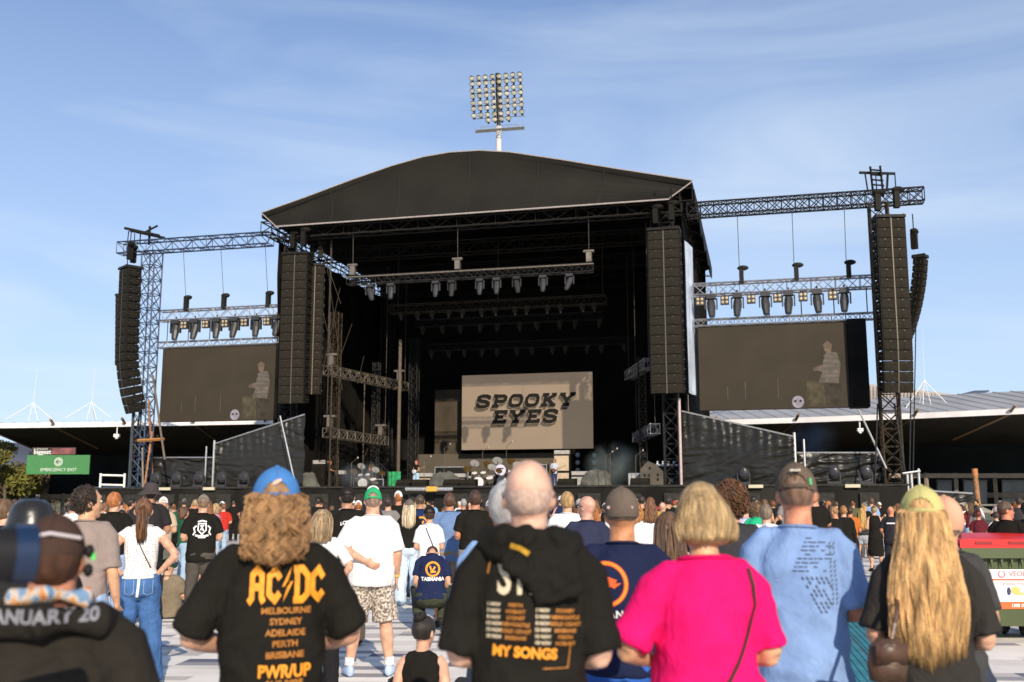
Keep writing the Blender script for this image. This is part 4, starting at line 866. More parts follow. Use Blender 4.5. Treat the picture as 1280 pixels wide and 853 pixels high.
def drumkit(x, v, s, label):
    u, _ = sp(x, 600, v); t_ = thing('drum_kit', label, 'drum kit', (u, v, DZ), 'drum kits on the stage', stage=True)
    def drum(c_, r_, l_, ax, nm='drum', m=M_drum):
        c_ = Vector(c_); ax = Vector(ax).normalized(); mb_ = MB(); mb_.bar(c_-ax*l_/2, c_+ax*l_/2, r_, 20); d_ = mb_.build(nm, M_chrome, t_); mb_ = MB(); mb_.bar(c_+ax*(l_/2+.004), c_+ax*(l_/2+.02), r_*.93, 20); mb_.build('drum_skin', m, d_)
    drum((u, v, DZ+.36*s), .34*s, .42, (0, -1, 0), 'bass_drum')
    for a_, z, r_ in ((-.28, .78, .17), (.24, .80, .17), (.62, .5, .22)): drum((u+a_*s, v+.05, DZ+z*s), r_*s, .26*s, (0, -.5, 1))
    drum((u-.55*s, v+.35, DZ+.62*s), .19*s, .15*s, (0, -.3, 1), 'snare_drum')
    for a_, b_, z, r_, m_ in ((-.75, .1, 1.15, .24, M_brass), (.75, .1, 1.25, .26, M_drum), (-.4, .5, 1.5, .27, M_drum), (.35, .5, 1.45, .24, M_brass), (1.05, .5, 1.05, .2, M_brass)):
        mb_ = MB(); mb_.bar((u+a_*s, v+b_, DZ), (u+a_*s, v+b_, DZ+z*s), .02); st_ = mb_.build('cymbal_stand', M_chrome, t_); mb_ = MB(); mb_.loft([(u+a_*s, v+b_-.03, DZ+z*s-.02), (u+a_*s, v+b_+.01, DZ+z*s+.02)], [r_*s, .05], 16); mb_.build('cymbal', m_, st_)
drumkit(599, 5.5, 1.05, 'white drum kit with tilted cymbals near stage centre'); drumkit(629, 7.5, 1.2, 'larger drum kit on a riser right of the white one')
u, _ = sp(628.5, 600, 7.0); c_ = Vector((u, 6.7, sp(628.5, 588, 6.7)[1])); t_ = thing('bass_drum', 'big white upright drum with dark emblem above the right drum kit', 'drum', (u, 6.7, DZ), stage=True)
mb = MB(); mb.bar(c_+Vector((0, .3, 0)), c_+Vector((0, -.3, 0)), .36, 24); mb.build('shell', M_chrome, t_); mb = MB(); mb.bar(c_+Vector((0, -.302, 0)), c_+Vector((0, -.32, 0)), .34, 24); mb.build('drum_skin', mat('drum_lilac', (.62, .58, .74), var=.1), t_)
mb = MB(); mb.box(c_+Vector((0, -.335, .1)), (.4, .012, .06)); mb.box(c_+Vector((0, -.335, -.06)), (.07, .012, .26)); mb.build('emblem', M_black, t_); mb = MB(); [mb.bar((u+a_, 6.7, DZ), (u+a_*.6, 6.7, c_.z-.2), .03) for a_ in (-.4, .4)]; mb.build('stand', M_black, t_)
def monitor(x, v, label, w=1.0):
    u, _ = sp(x, 600, v); t_ = thing('floor_monitor', label, 'speaker', (u, v, DZ), 'wedge monitors along the stage front', stage=True); mb_ = MB()
    mb_.prism([(-.3, 0), (.3, 0), (.3, .2), (.0, .46), (-.3, .46)][::-1], w, (u-w/2, v, DZ), (0, -1, 0), (0, 0, 1), (1, 0, 0)); mb_.build('cabinet', M_cab, t_)
    mb_ = MB(); mb_.add([(u-w*.44, v-.285, DZ+.235), (u+w*.44, v-.285, DZ+.235), (u+w*.44, v-.035, DZ+.455), (u-w*.44, v-.035, DZ+.455)], [(0, 1, 2, 3)]); mb_.build('grille', M_grille, t_)
for x_, lb in ((507, 'in front of the red-haired guitarist, left one'), (524, 'in front of the red-haired guitarist, right one'), (566, 'left of the white drum kit'), (585, 'touching the white bass drum'), (709, 'in front of the cream amplifier stack'), (800, 'right of the drifting smoke')): monitor(x_, .6, 'black wedge monitor '+lb)
def rig(label, x, v, w, h, m, name='equipment_case', top=None):
    u, _ = sp(x, 600, v); t_ = thing(name, label, 'equipment', (u, v, DZ), stage=True); mb_ = MB(); mb_.box((u, v, DZ+h/2), (w, .6, h)); mb_.build('body', m, t_)
    mb_ = MB()
    for k in (-1, 1): mb_.box((u+k*w*.49, v-.31, DZ+h/2), (.05, .03, h)); mb_.box((u, v-.31, DZ+h*(.5+.49*k)), (w, .03, .05))
    mb_.box((u, v-.32, DZ+h*.6), (w*.3, .03, .06)); mb_.build('edge_trim', M_alu, t_)
    if top: mb_ = MB(); mb_.box((u, v, DZ+h+.03), (w*1.1, .7, .06)); [mb_.box((u-w*.3+w*.2*k, v-.1, DZ+h+.15), (.12, .12, .18)) for k in range(4)]; mb_.build('tray', top, t_)
rig('black flight case at the very left of the deck', 360, 3, 1.2, .9, M_black); rig('low black road case between the left posts', 472, 5, 1.0, .6, M_black); rig('keyboard rack with a white tray at the right of the deck', 833, 3, 1.5, 1.2, M_black, 'keyboard_rack', M_white); rig('white case under the tiled prop on the right', 797, 2.4, .9, .75, M_silver); rig('road case left of the drum riser', 612, 9, 1.3, .9, M_black); rig('tall black rack behind the drums', 566, 10, 2.3, 1.5, M_black); rig('second tall black rack behind the drums', 664, 10, 2.2, 1.6, M_black)
u, _ = sp(816, 600, 1.5); t_ = thing('house_shaped_cover', 'greige covered speaker stack shaped like a little gabled house', 'covered stack', (u, 1.5, DZ), stage=True); mb = MB()
mb.prism([(-.62, 0), (.6, 0), (.6, .8), (.15, 1.22), (-.2, 1.38), (-.62, .95)], .8, (u, 1.1, DZ), (1, 0, 0), (0, 0, 1), (0, 1, 0)); mb.build('cover', mat('greige_cover', (.085, .07, .052), rough=.85, var=.3, scale=2), t_); mb = MB()
for a_, b_ in ((-.38, .2), (-.16, .2), (-.38, .62), (-.16, .62), (.32, .4), (.32, .64), (-.1, 1.0)): mb.box((u+a_, 1.085, DZ+b_), (.11, .02, .15))
mb.build('opening', M_black, t_)
def pile(label, x, v, w, h, seed):
    u, _ = sp(x, 600, v); t_ = MB(); t_.ell((u, v, DZ), (w/2, .5, h), 24, 14)
    t_.v = [q + Vector((noise.noise(q*2.5+Vector((seed, 0, 0)))*.25, 0, noise.noise(q*3+Vector((0, seed, 0)))*.2)) for q in t_.v]; t_.v = [Vector((q.x, q.y, max(q.z, DZ))) for q in t_.v]
    tag(t_.build('cloth_covered_gear', M_cover, org=(u, v, DZ), stage=True), label, 'covered gear')
pile('rumpled grey-green cloth over gear left of the pale grey amplifier', 556, 6.5, 2.4, 1.1, 1); pile('striped cloth heap right of the pale marked amplifier', 746, 4, 1.9, 1.0, 5); pile('dark cloth heap behind the house-shaped cover', 853, 2.5, 2.2, .6, 8); pile('dark covered heap beside the left roof tower', 385, 2.5, 1.4, 1.0, 11)
mb = MB(); u, _ = sp(492.5, 600, 2); curtain(mb, (u-.4, 2, 0), (u+.42, 2, 0), DZ, DZ+.95, .08, k=7); tag(mb.build('green_cloth', mat('bright_green_cloth', (.02, .26, .09), rough=.8, var=.5, scale=4), org=(u, 2, DZ), stage=True), 'bright green cloth hanging beside the thick left stage post', 'cloth')
def micstand(x, v, h, label):
    u, _ = sp(x, 600, v); t_ = thing('microphone_stand', label, 'microphone stand', (u, v, DZ), 'microphone stands on the stage', stage=True); mb_ = MB(); mb_.bar((u, v, DZ), (u, v, DZ+h), .018); mb_.bar((u, v, DZ+h), (u+.4, v-.1, DZ+h+.25), .014); mb_.bar((u-.25, v, DZ+.02), (u+.25, v, DZ+.02), .02); mb_.build('stand', M_chrome, t_); mb_ = MB(); mb_.ell((u+.42, v-.1, DZ+h+.27), (.05, .05, .06), 8, 6); mb_.build('microphone', M_silver, t_)
for x_, v, h, lb in ((530, 1.4, 1.5, 'right of the red-haired guitarist'), (555, 8, 2.6, 'tall one behind the covered gear'), (603, 8.5, 2.4, 'tall one behind the white drum kit'), (633, 9.5, 2.8, 'tallest, behind the big upright drum'), (757, 2.5, 1.7, 'in the smoke, left one'), (763, 3, 1.9, 'in the smoke, right one'), (795, 1.5, 1.7, 'left of the house-shaped cover'), (439, 2, 1.5, 'left of the smoky drums')): micstand(x_, v, h, 'thin metal microphone stand, '+lb)
for r_ in range(3):
    for c__, x_ in enumerate((722, 743, 806)):
        u, z = sp(x_, 569+r_*9.5, 12); t_ = thing('wall_lamp', 'small round back-wall lamp, %s row, %s from the left' % (('top', 'middle', 'bottom')[r_], LTXT[c__]), 'stage light', (u, 12, z), 'round lamps in the dark right of the screen', stage=True)
        mb = MB(); mb.bar((u, 12, z), (u, 12.2, z), .17, 12); mb.build('housing', M_lampbody, t_); mb = MB(); mb.ell((u, 11.98, z), (.14, .04, .14), 10, 6); mb.build('lens', mat('grey_lens', (.22, .24, .24), rough=.5), t_)
mb = MB(); u, z = sp(743, 569, 12); ww = sp(806, 569, 12)[0]; 
for x_ in (722, 743, 806): uu = sp(x_, 569, 12)[0]; mb.bar((uu, 12.25, DZ), (uu, 12.25, z+.4), .05)
tag(mb.build('lamp_ladder', M_black, org=(u, 12.2, DZ), stage=True), 'black uprights carrying the round back-wall lamps', 'stand')
# ------------------------------------------------------------------ smoke
def smoke(x0, y0, x1, y1, v0, v1, dens, label_col, seed, stage=True):
    ua_, zb_ = sp(x0, y1, (v0+v1)/2); ub_, zt_ = sp(x1, y0, (v0+v1)/2)
    mb_ = MB(); mb_.box((0, 0, 0), (ub_-ua_, v1-v0, zt_-zb_)); c_ = ((ua_+ub_)/2, (v0+v1)/2, (zb_+zt_)/2)
    mb_.v = [q+Vector(c_) for q in mb_.v]
    m_ = bpy.data.materials.new('smoke_%d' % seed); m_.use_nodes = True; n_, l_ = m_.node_tree.nodes, m_.node_tree.links; n_.clear()
    o_ = n_.new('ShaderNodeOutputMaterial'); pv = n_.new('ShaderNodeVolumePrincipled'); pv.inputs['Color'].default_value = label_col; l_.new(pv.outputs[0], o_.inputs['Volume'])
    t1 = n_.new('ShaderNodeTexCoord'); nz_ = n_.new('ShaderNodeTexNoise'); nz_.inputs['Scale'].default_value = .55; nz_.inputs['Detail'].default_value = 5; nz_.inputs['Distortion'].default_value = .8
    l_.new(t1.outputs['Object'], nz_.inputs[0])
    g1 = n_.new('ShaderNodeMapping'); g1.inputs['Scale'].default_value = (2/(ub_-ua_), 2/(v1-v0), 2/(zt_-zb_)); l_.new(t1.outputs['Object'], g1.inputs[0])
    ln = n_.new('ShaderNodeVectorMath'); ln.operation = 'LENGTH'; l_.new(g1.outputs[0], ln.inputs[0])
    fr = n_.new('ShaderNodeMapRange'); fr.inputs['From Min'].default_value = 1.0; fr.inputs['From Max'].default_value = .25; l_.new(ln.outputs['Value'], fr.inputs[0])
    nr = n_.new('ShaderNodeMapRange'); nr.inputs['From Min'].default_value = .44; nr.inputs['From Max'].default_value = .7; nr.inputs['To Max'].default_value = dens; l_.new(nz_.outputs[0], nr.inputs[0])
    mu = n_.new('ShaderNodeMath'); mu.operation = 'MULTIPLY'; l_.new(fr.outputs[0], mu.inputs[0]); l_.new(nr.outputs[0], mu.inputs[1]); l_.new(mu.outputs[0], pv.inputs['Density'])
    tag(mb_.build('smoke', m_, org=c_, stage=True), kind='stuff')
smoke(728, 548, 812, 614, 2, 8, .55, (.55, .68, .68, 1), 1)
smoke(420, 574, 490, 614, 2, 6, .5, (.6, .72, .85, 1), 2)
smoke(975, 520, 1050, 578, 5, 12, .16, (.45, .6, .9, 1), 3)
# ------------------------------------------------------------------ people
def remesh(mb_, name, m, vox, smooth=4, post=None):
    me = mb_.mesh(name, m); ob = bpy.data.objects.new(name, me); COL.objects.link(ob)
    r_ = ob.modifiers.new('r', 'REMESH'); r_.mode = 'VOXEL'; r_.voxel_size = vox; r_.use_smooth_shade = True
    if smooth: s_ = ob.modifiers.new('s', 'SMOOTH'); s_.factor = .5; s_.iterations = smooth
    dg = bpy.context.evaluated_depsgraph_get(); me2 = bpy.data.meshes.new_from_object(ob.evaluated_get(dg)); bpy.data.objects.remove(ob); bpy.data.meshes.remove(me)
    me2.name = name
    if not me2.materials: me2.materials.append(m)
    me2.polygons.foreach_set('use_smooth', [True]*len(me2.polygons))
    if post:
        me2.update(); N_ = [v.normal.copy() for v in me2.vertices]
        for v, n_ in zip(me2.vertices, N_): v.co = post(v.co.copy(), n_)
        me2.update()
    return me2
UP_ARM, FORE = .29, .255
ARMS = {  # (elbow, wrist) offsets for the right side (x mirrored for the left), standing, 1.75 m
 'down': ((.212, -.01, 1.15), (.225, .07, .90)), 'front': ((.225, -.02, 1.16), (.09, .20, 1.12)), 'fold': ((.23, -.01, 1.17), (-.02, .19, 1.19)),
 'hip': ((.345, -.10, 1.20), (.175, -.03, 1.045)), 'back': ((.27, -.13, 1.17), (.05, -.165, 1.07)), 'phone': ((.22, .13, 1.19), (.10, .31, 1.36)),
 'wide': ((.285, -.01, 1.18), (.12, .18, 1.10)), 'up': ((.22, .18, 1.36), (.10, .26, 1.58)), 'lap': ((.21, .02, 1.16), (.12, .24, 1.05)), 'out': ((.31, .05, 1.20), (.25, .28, 1.16)), 'guitar': ((.23, -.02, 1.16), (.05, .16, 1.06)), 'prop': ((.22, -.1, 1.16), (.27, -.24, .96))}
class Pose:
    def __init__(s, arms=('down', 'down'), girth=1.0, female=False, legs='stand', lean=0.0, head_yaw=0.0, head_pitch=0.0, pelvis=None, gap=.0):
        s.arms = arms; s.g = girth; s.fem = female; s.legs = legs; s.lean = lean; s.hy = head_yaw; s.hp = head_pitch; s.gap = gap
        s.pel = Vector(pelvis) if pelvis else Vector((0, 0, .93))
        s.Rl = Matrix.Rotation(-lean, 3, 'X')
        s.sh = (.166 if not female else .148)*(1+.35*(girth-1)*.8)
    def U(s, p): return s.Rl @ (Vector(p)-Vector((0, 0, .93))) + s.pel
    def H(s, p):
        q = Matrix.Rotation(s.hy, 3, 'Z') @ Matrix.Rotation(-s.hp, 3, 'X') @ (Vector(p)-Vector((0, 0, 1.54))) + Vector((0, 0, 1.54)); return s.U(q)
    def arm(s, side):
        i = 0 if side < 0 else 1; e_, w_ = ARMS[s.arms[i]]; k = (s.sh-.166)+(s.g-1)*.09
        sh = Vector((side*s.sh, 0, 1.43)); el = Vector((side*(e_[0]+k), e_[1], e_[2])); wr = Vector((side*(w_[0]+k*.6 if abs(w_[0]) > .05 else w_[0]), w_[1]-(abs(k)*.3 if w_[1] < 0 else -k), w_[2]))
        el = sh+(el-sh).normalized()*UP_ARM; wr = el+(wr-el).normalized()*FORE
        return sh, el, wr
    def leg(s, side):
        if s.legs == 'stand': return Vector((side*.088, 0, .90)), Vector((side*(.10+s.gap), .01, .49)), Vector((side*(.115+s.gap*1.6), -.02, .09)), Vector((side*.25, 1, 0))
        if s.legs == 'floor': return s.pel+Vector((side*.09, .02, -.02)), s.pel+Vector((side*.26, .34, .26)), s.pel+Vector((side*.16, .52, -.05)), Vector((side*.2, 1, 0))
        if s.legs == 'squat': return s.pel+Vector((side*.10, 0, -.03)), s.pel+Vector((side*.2, .36, .10)), s.pel+Vector((side*.15, .06, -.28)), Vector((side*.3, 1, 0))
def hand(mb_, wr, dirv, side, up=Vector((0, 0, 1)), fine=True):
    d_ = dirv.normalized(); u_ = (up-d_*up.dot(d_)); u_ = (u_ if u_.length > .05 else d_.orthogonal()).normalized(); w_ = d_.cross(u_).normalized()
    # palm in the plane d,u ; palm faces w
    mb_.loft([wr-d_*.02, wr+d_*.02, wr+d_*.06, wr+d_*.095], [(.024, .019), (.034, .016), (.042, .015), (.038, .012)], 10, side=u_)
    for i, (o, L) in enumerate(((.03, .068), (.011, .076), (-.010, .072), (-.029, .056))):
        r0 = .0098; b = wr+d_*.09+u_*o; c1 = b+d_*L*.5+w_*side*.008+u_*o*.25; c2 = b+d_*L*.85+w_*side*.028+u_*o*.3
        mb_.loft([b-d_*.02, b, c1, c2, c2+(c2-c1)*.15], [r0, r0, r0*.95, r0*.8, r0*.4], 7)
    b = wr+d_*.03+u_*.03; mb_.loft([b-u_*.015, b+u_*.018+d_*.015, b+u_*.032+d_*.045+w_*side*.01, b+u_*.036+d_*.062+w_*side*.014], [.013, .012, .0105, .006], 7)
def body_mesh(ps, vox, m, shoes=True, ear=True):
    mb = MB(); g = ps.g; f = ps.fem; U = ps.U; H = ps.H
    hipx = .165*g if not f else .178*g; wst = (.148 if not f else .128)*g; ch = (.170 if not f else .150)*(1+.6*(g-1)); dp = .105*g
    mb.loft([U(p) for p in ((0, 0, .80), (0, 0, .86), (0, -.01, .93), (0, 0, 1.08), (0, .0, 1.22), (0, -.005, 1.33), (0, -.01, 1.41), (0, -.012, 1.46), (0, -.012, 1.50))],
            [(.06, .06), (hipx*.88, dp), (hipx, dp*1.12), (wst, dp*.98), (ch*.95, dp*1.0), (ch*1.0, dp*1.02), (ch*.92, .085), (.10, .066), (.058, .056)], 20)
    nr = .050 if f else .059*(1+.5*(g-1))
    mb.loft([U((0, -.012, 1.44)), U((0, -.008, 1.50)), H((0, -.002, 1.55)), H((0, .008, 1.60))], [nr*1.35, nr*1.05, nr, nr], 14)
    # head: skull, face, jaw, nose, brow, lips, ears
    def he(c, r, nu=18, nv=14):
        t = MB(); t.ell((0, 0, 0), r, nu, nv); mb.add([H(Vector(c)+q) for q in t.v], t.f)
    he((0, -.012, 1.655), (.076, .096, .097)); he((0, .035, 1.615), (.060, .058, .085)); he((0, .045, 1.565), (.044, .046, .038)); he((0, .0, 1.60), (.064, .06, .06))
    he((0, .097, 1.60), (.014, .017, .014)); mb.loft([H((0, .080, 1.655)), H((0, .098, 1.615)), H((0, .100, 1.598))], [.008, .012, .012], 8)
    he((0, .080, 1.672), (.048, .016, .012)); he((0, .083, 1.568), (.022, .012, .009)); he((0, .078, 1.535), (.02, .02, .017))
    if ear:
        for s in (-1, 1):
            t = MB(); t.ell((0, 0, 0), (.011, .020, .031), 10, 8); Rm = Matrix.Rotation(s*.35, 3, 'Z'); mb.add([H(Vector((s*.079, -.008, 1.622))+Rm @ q) for q in t.v], t.f)
    for s in (-1, 1):
        sh, el, wr = ps.arm(s); a = (.052 if not f else .045)*(1+.8*(g-1)); 
        mb.loft([U(p) for p in (Vector((s*.08, -.005, 1.44)), sh+Vector((-s*.03, 0, .012)), sh+(el-sh)*.12, sh+(el-sh)*.45, el)], [.043, .050 if not f else .042, a*.98, a, a*.78], 12)
        fa = (.043 if not f else .036)*(1+.5*(g-1))
        mb.loft([U(p) for p in (el-(wr-el)*.05, el+(wr-el)*.0, el+(wr-el)*.3, el+(wr-el)*.75, wr, wr+(wr-el)*.06)], [a*.5, a*.78, fa, fa*.74, fa*.60, fa*.55], 12)
        dv = (wr-el).normalized()
        if ps.arms[0 if s < 0 else 1] == 'hip': dv = (dv+Vector((0, .9, -.3))).normalized()
        if ps.arms[0 if s < 0 else 1] == 'down': dv = (dv+Vector((0, .05, -.4))).normalized()
        hm_ = MB(); hand(hm_, wr, dv, s, Vector((0, 1, 0)) if abs(dv.z) > .6 else Vector((0, 0, 1))); mb.add([U(q) for q in hm_.v], hm_.f)
        hp, kn, an, tv = ps.leg(s); t = .088*(1+.7*(g-1))*(1.04 if f else 1)
        mb.loft([hp+(hp-kn)*.1, hp, hp+(kn-hp)*.5, kn, kn+(an-kn)*.08, kn+(an-kn)*.35, kn+(an-kn)*.8, an], [t*.6, t, t*.80, t*.62, t*.60, t*.64, t*.42, t*.40], 14)
        tv = tv.normalized(); mb.loft([an+tv*-.05-Vector((0, 0, .04)), an-Vector((0, 0, .035)), an+tv*.08-Vector((0, 0, .055)), an+tv*.15-Vector((0, 0, .065))], [(.028, .028), (.036, .04), (.042, .026), (.034, .015)], 12)
    return remesh(mb, 'person_body', m, vox, 3)
def wrinkle(amp, seed, zlow=.8, k=1.0):
    sv = Vector((seed*3.1, seed*1.7, seed))
    def f(p, n_):
        w = .45+.75*max(0, min(1, (1.30-p.z)/.35))
        a = noise.noise(Vector((p.x*3.2, p.y*3, p.z*5.5+p.x*3*math.sin(seed)))*k+sv)
        b = 1-abs(noise.noise(Vector((p.x*5+p.z*3.5, p.y*5, p.z*8-p.x*5))*k+sv*2))*2.2
        return p+n_*(a*amp*1.1*w + max(0, b)*amp*.75*w)
    return f
def shirt_mesh(ps, vox, m, sleeve=.75, hem=.82, loose=1.0, seed=1, tank=False, amp=.011, neck=.075, name='t_shirt', boxy=1.0):
    mb = MB(); g = ps.g; f = ps.fem; U = ps.U
    hipx = (.172*g if not f else .178*g)*loose; wst = (.165 if not f else .142)*g*loose; ch = (.180 if not f else .158)*(1+.6*(g-1))*(1+(loose-1)*.5); dp = .128*g*loose**.5
    z0 = hem; pts = [(0, -.004, z0), (0, -.004, z0+.02)]; rad = [(hipx*1.02, dp*1.08), (hipx*1.02, dp*1.08)]
    if z0 < .90: pts.append((0, -.004, .95)); rad.append((hipx, dp*1.05))
    pts += [(0, 0, 1.09), (0, 0, 1.22), (0, -.008, 1.34), (0, -.012, 1.41), (0, -.014, 1.455), (0, -.014, 1.487), (0, -.014, 1.50)]
    rad += [(wst*1.02, dp), (ch*.985, dp*.99), (ch*1.0, dp*.93), (ch*.95, .096), ((.115 if not tank else .095), .078), (neck, .069), (neck*.95, .066)]
    mb.loft([U(p) for p in pts], rad, 26)
    if not tank:
        for s in (-1, 1):
            sh, el, wr = ps.arm(s); a = (.058 if not f else .050)*(1+.7*(g-1))*(1+(loose-1)*1.1)
            end = sh+(el-sh)*sleeve
            P_ = [Vector((s*.06, -.010, 1.447)), sh+Vector((-s*.035, 0, .012)), sh+(el-sh)*.15, sh+(el-sh)*.5*sleeve/.75, end]
            mb.loft([U(p) for p in P_], [.052, .060 if not f else .053, a*1.05, a*1.07, a*1.12], 16)
            if sleeve > 1:
                e2 = el+(wr-el)*.95; mb.loft([U(p) for p in (sh+(el-sh)*.6, el, el+(wr-el)*.5, e2)], [a*1.0, a*.92, a*.8, a*.62], 14)
    else:
        for s in (-1, 1): mb.loft([U(p) for p in (Vector((s*.075, -.012, 1.35)), Vector((s*.095, -.012, 1.45)), Vector((s*.085, .0, 1.475)))], [(.05, .08), (.035, .07), (.02, .05)], 12)
    return remesh(mb, name, m, vox, 3, wrinkle(amp, seed))
def legs_mesh(ps, vox, m, kind='jeans', seed=1, name='trousers', rise=.98, loose=1.0):
    mb = MB(); g = ps.g; f = ps.fem; hipx = (.178*g if not f else .186*g); dp = .125*g; U = ps.U
    if kind == 'skirt' or kind == 'dress':
        z1 = .50 if kind == 'skirt' else .42; wtop = hipx*.85
        mb.loft([U((0, 0, rise)), U((0, -.005, .90)), Vector((0, 0, .75)), Vector((0, 0, z1))], [(wtop, dp*.9), (hipx*1.0, dp*1.08), (hipx*1.06, dp*1.15), (hipx*1.12, dp*1.25)], 24)
    else:
        mb.loft([U((0, 0, rise)), U((0, -.002, rise-.04)), U((0, -.008, .93)), U((0, -.004, .86)), U((0, 0, .80))], [(hipx*.94, dp*.96), (hipx*.95, dp*.97), (hipx*1.0, dp*1.10), (hipx*.98, dp*1.05), (.09, .08)], 24)
        for s in (-1, 1):
            hp, kn, an, tv = ps.leg(s); t = .093*(1+.7*(g-1))*(1.05 if f else 1)*loose
            if kind == 'shorts': mb.loft([hp, hp+(kn-hp)*.4, hp+(kn-hp)*.92, hp+(kn-hp)*.95], [t*1.02, t*1.02, t*1.0, t*1.0], 16)
            elif kind == 'miniskirt': mb.loft([hp, hp+(kn-hp)*.45], [t*1.1, t*1.12], 16)
            elif kind == 'jeans': mb.loft([hp, hp+(kn-hp)*.5, kn, kn+(an-kn)*.5, an-Vector((0, 0, .02))], [t*1.04, t*.92, t*.78, t*.74, t*.74], 16)
            elif kind == 'wide': mb.loft([hp, hp+(kn-hp)*.5, kn, kn+(an-kn)*.5, an-Vector((0, 0, .03))], [t*1.04, t*.98, t*.98, t*1.02, t*1.06], 16)
    return remesh(mb, name, m, vox, 3, wrinkle(.009, seed, 0, 1.2))
def shoe_mesh(ps, s, m):
    hp, kn, an, tv = ps.leg(s); tv = tv.normalized(); mb = MB(); b = Vector((0, 0, an.z-.085))
    P_ = [an+tv*k+Vector((0, 0, 0)) for k in (-.075, -.05, .02, .09, .16, .185)]; hz = (.045, .055, .055, .04, .03, .02)
    mb.loft([Vector((p.x, p.y, b.z+h_)) for p, h_ in zip(P_, hz)], [(.02, .04), (.036, .054), (.042, .055), (.048, .04), (.042, .03), (.02, .018)], 12)
    mb.v = [Vector((q.x, q.y, max(q.z, b.z+.002))) for q in mb.v]
    return mb.mesh('shoe', m, smooth=True)
def head_shell(ps, c, r, keep, nu=36, nv=26, nz=0, seed=0, thick=0.004):
    """skin-tight shell of an ellipsoid in head space, keeping the vertices where keep(p)"""
    mb = MB(); t = MB(); t.ell((0, 0, 0), r, nu, nv); c = Vector(c); ok = []
    vs = []
    for q in t.v:
        p = c+q; ok.append(keep(p)); d_ = 1+nz*noise.noise((p+Vector((seed, 0, 0)))*28)+nz*.8*noise.noise((p+Vector((seed, 0, 0)))*60); vs.append(ps.H(c+q*d_))
    fs = [f for f in t.f if all(ok[i] for i in f)]; used = sorted({i for f in fs for i in f}); mp_ = {a: b for b, a in enumerate(used)}
    mb.add([vs[i] for i in used], [tuple(mp_[i] for i in f) for f in fs]); return mb
def hair_short(ps, m, top=1.0, nape=1.565, seed=0, puff=1.05, nz=.03, vol=0):
    mb = head_shell(ps, (0, -.012, 1.655), (.078*puff+vol, .099*puff+vol, .101*puff+vol), lambda p: not (p.y > .055 and p.z < 1.705+.0*p.x) and p.z > nape+max(0, (p.y+.02))*1.1 and not (abs(p.x) > .062 and p.y > .0 and p.z < 1.64), nz=nz, seed=seed)
    return mb.mesh('hair', m, smooth=True)
def strands(mb, rnd, n_, root, path, r0, ps, space='H', seg=4):
    T = ps.H if space == 'H' else ps.U
    for i in range(n_):
        pts = path(rnd, i/n_); r_ = r0*rnd.uniform(.6, 1.3)
        mb.loft(pts, [r_*.7]+[r_]*(len(pts)-2)+[r_*.2], seg)
def hair_long(ps, m, length=1.18, width=1.0, seed=0, n_=90, curl=.0, vol=0, r_=.010, thick=1.0, capz=1.762, hat=False):
    """hair falling from the crown down the back to height length"""
    rnd = random.Random(seed); mb = MB(); L = 1.60-length
    def prof(t):   # t 0 at ear height -> 1 at the tips: half width, centre y, half depth
        wx = (.084+vol+.022*math.sin(min(1, t*1.4)*math.pi*.5))*(1+(width-1)*min(1, t*1.7+(.0 if hat else .3)))*(1-.25*max(0, t-.6)); cy = -.03-.075*min(1, t*2.0)*(1 if L > .15 else .3); dy = (.075+vol)*(1-.50*min(1, t*1.5))*thick
        return wx, cy, dy
    # core
    P_ = [(0, -.010, capz-.004), (0, -.013, capz-.025), (0, -.016, 1.69), (0, -.022, 1.64)]; Rr = [(.035, .045), (.060+vol*.6, .078+vol*.6), (.080+vol, .093+vol), (.084+vol, .085+vol)]
    if hat: P_ = [(0, -.012, 1.685), (0, -.013, 1.675), (0, -.016, 1.66), (0, -.022, 1.64)]; Rr = [(.055, .075), (.066, .086), (.076, .092), (.080, .086)]
    pts = [ps.H(p) for p in P_]; rad = list(Rr)
    for k in range(1, 7):
        t = k/6; wx, cy, dy = prof(t); z = 1.62-(1.62-length)*t
        pts.append(blendHU(ps, (0, cy, z), t, L)); rad.append((wx*(1 if k < 5 else (.9 if k == 5 else .62)), dy*(1 if k < 6 else .6)))
    mb.loft(pts, rad, 24)
    mb.v = [q + Vector((0, 0, 0)) for q in mb.v]
    for i in range(n_):
        a = rnd.uniform(.0, 1)*math.pi*1.35+math.pi-.55+.13; wig = rnd.gauss(0, .55)+5*noise.noise(Vector((a*3.2, seed, 1)))*2; Lk = rnd.uniform(.80, 1.07)*(1-.10*abs(math.cos(a))); ph = rnd.gauss(0, .5)+9*noise.noise(Vector((a*4, seed, 7))); P2_ = []
        if hat: P2_.append(ps.H((math.cos(a)*.066, -.012+math.sin(a)*.084, 1.685)))
        else:
            P2_.append(ps.H((math.cos(a)*.03, -.012+math.sin(a)*.035, capz)))
            P2_.append(ps.H((math.cos(a)*(.070+vol*.8), -.014+math.sin(a)*(.085+vol*.8), 1.715)))
        nseg = 9
        for k in range(nseg+1):
            t = k/nseg*Lk; wx, cy, dy = prof(min(1, t)); z = 1.66-(1.66-length)*t; s_ = 1.03+(.05 if i % 9 == 0 else 0)*t
            cw = curl*math.sin(t*14+wig)*.018; cv = curl*math.cos(t*12+ph)*.014
            P2_.append(blendHU(ps, (math.cos(a)*wx*s_+cw+.006*math.sin(t*5+ph), cy+math.sin(a)*dy*s_+cv-.004, z), t, L))
        rr = r_*rnd.uniform(.6, 1.25); mb.loft(P2_, [(rr*.5, rr*.5)]+[(rr, rr*.75)]*(len(P2_)-2)+[(rr*.15, rr*.15)], 5)
    return mb.mesh('hair', m, smooth=True)
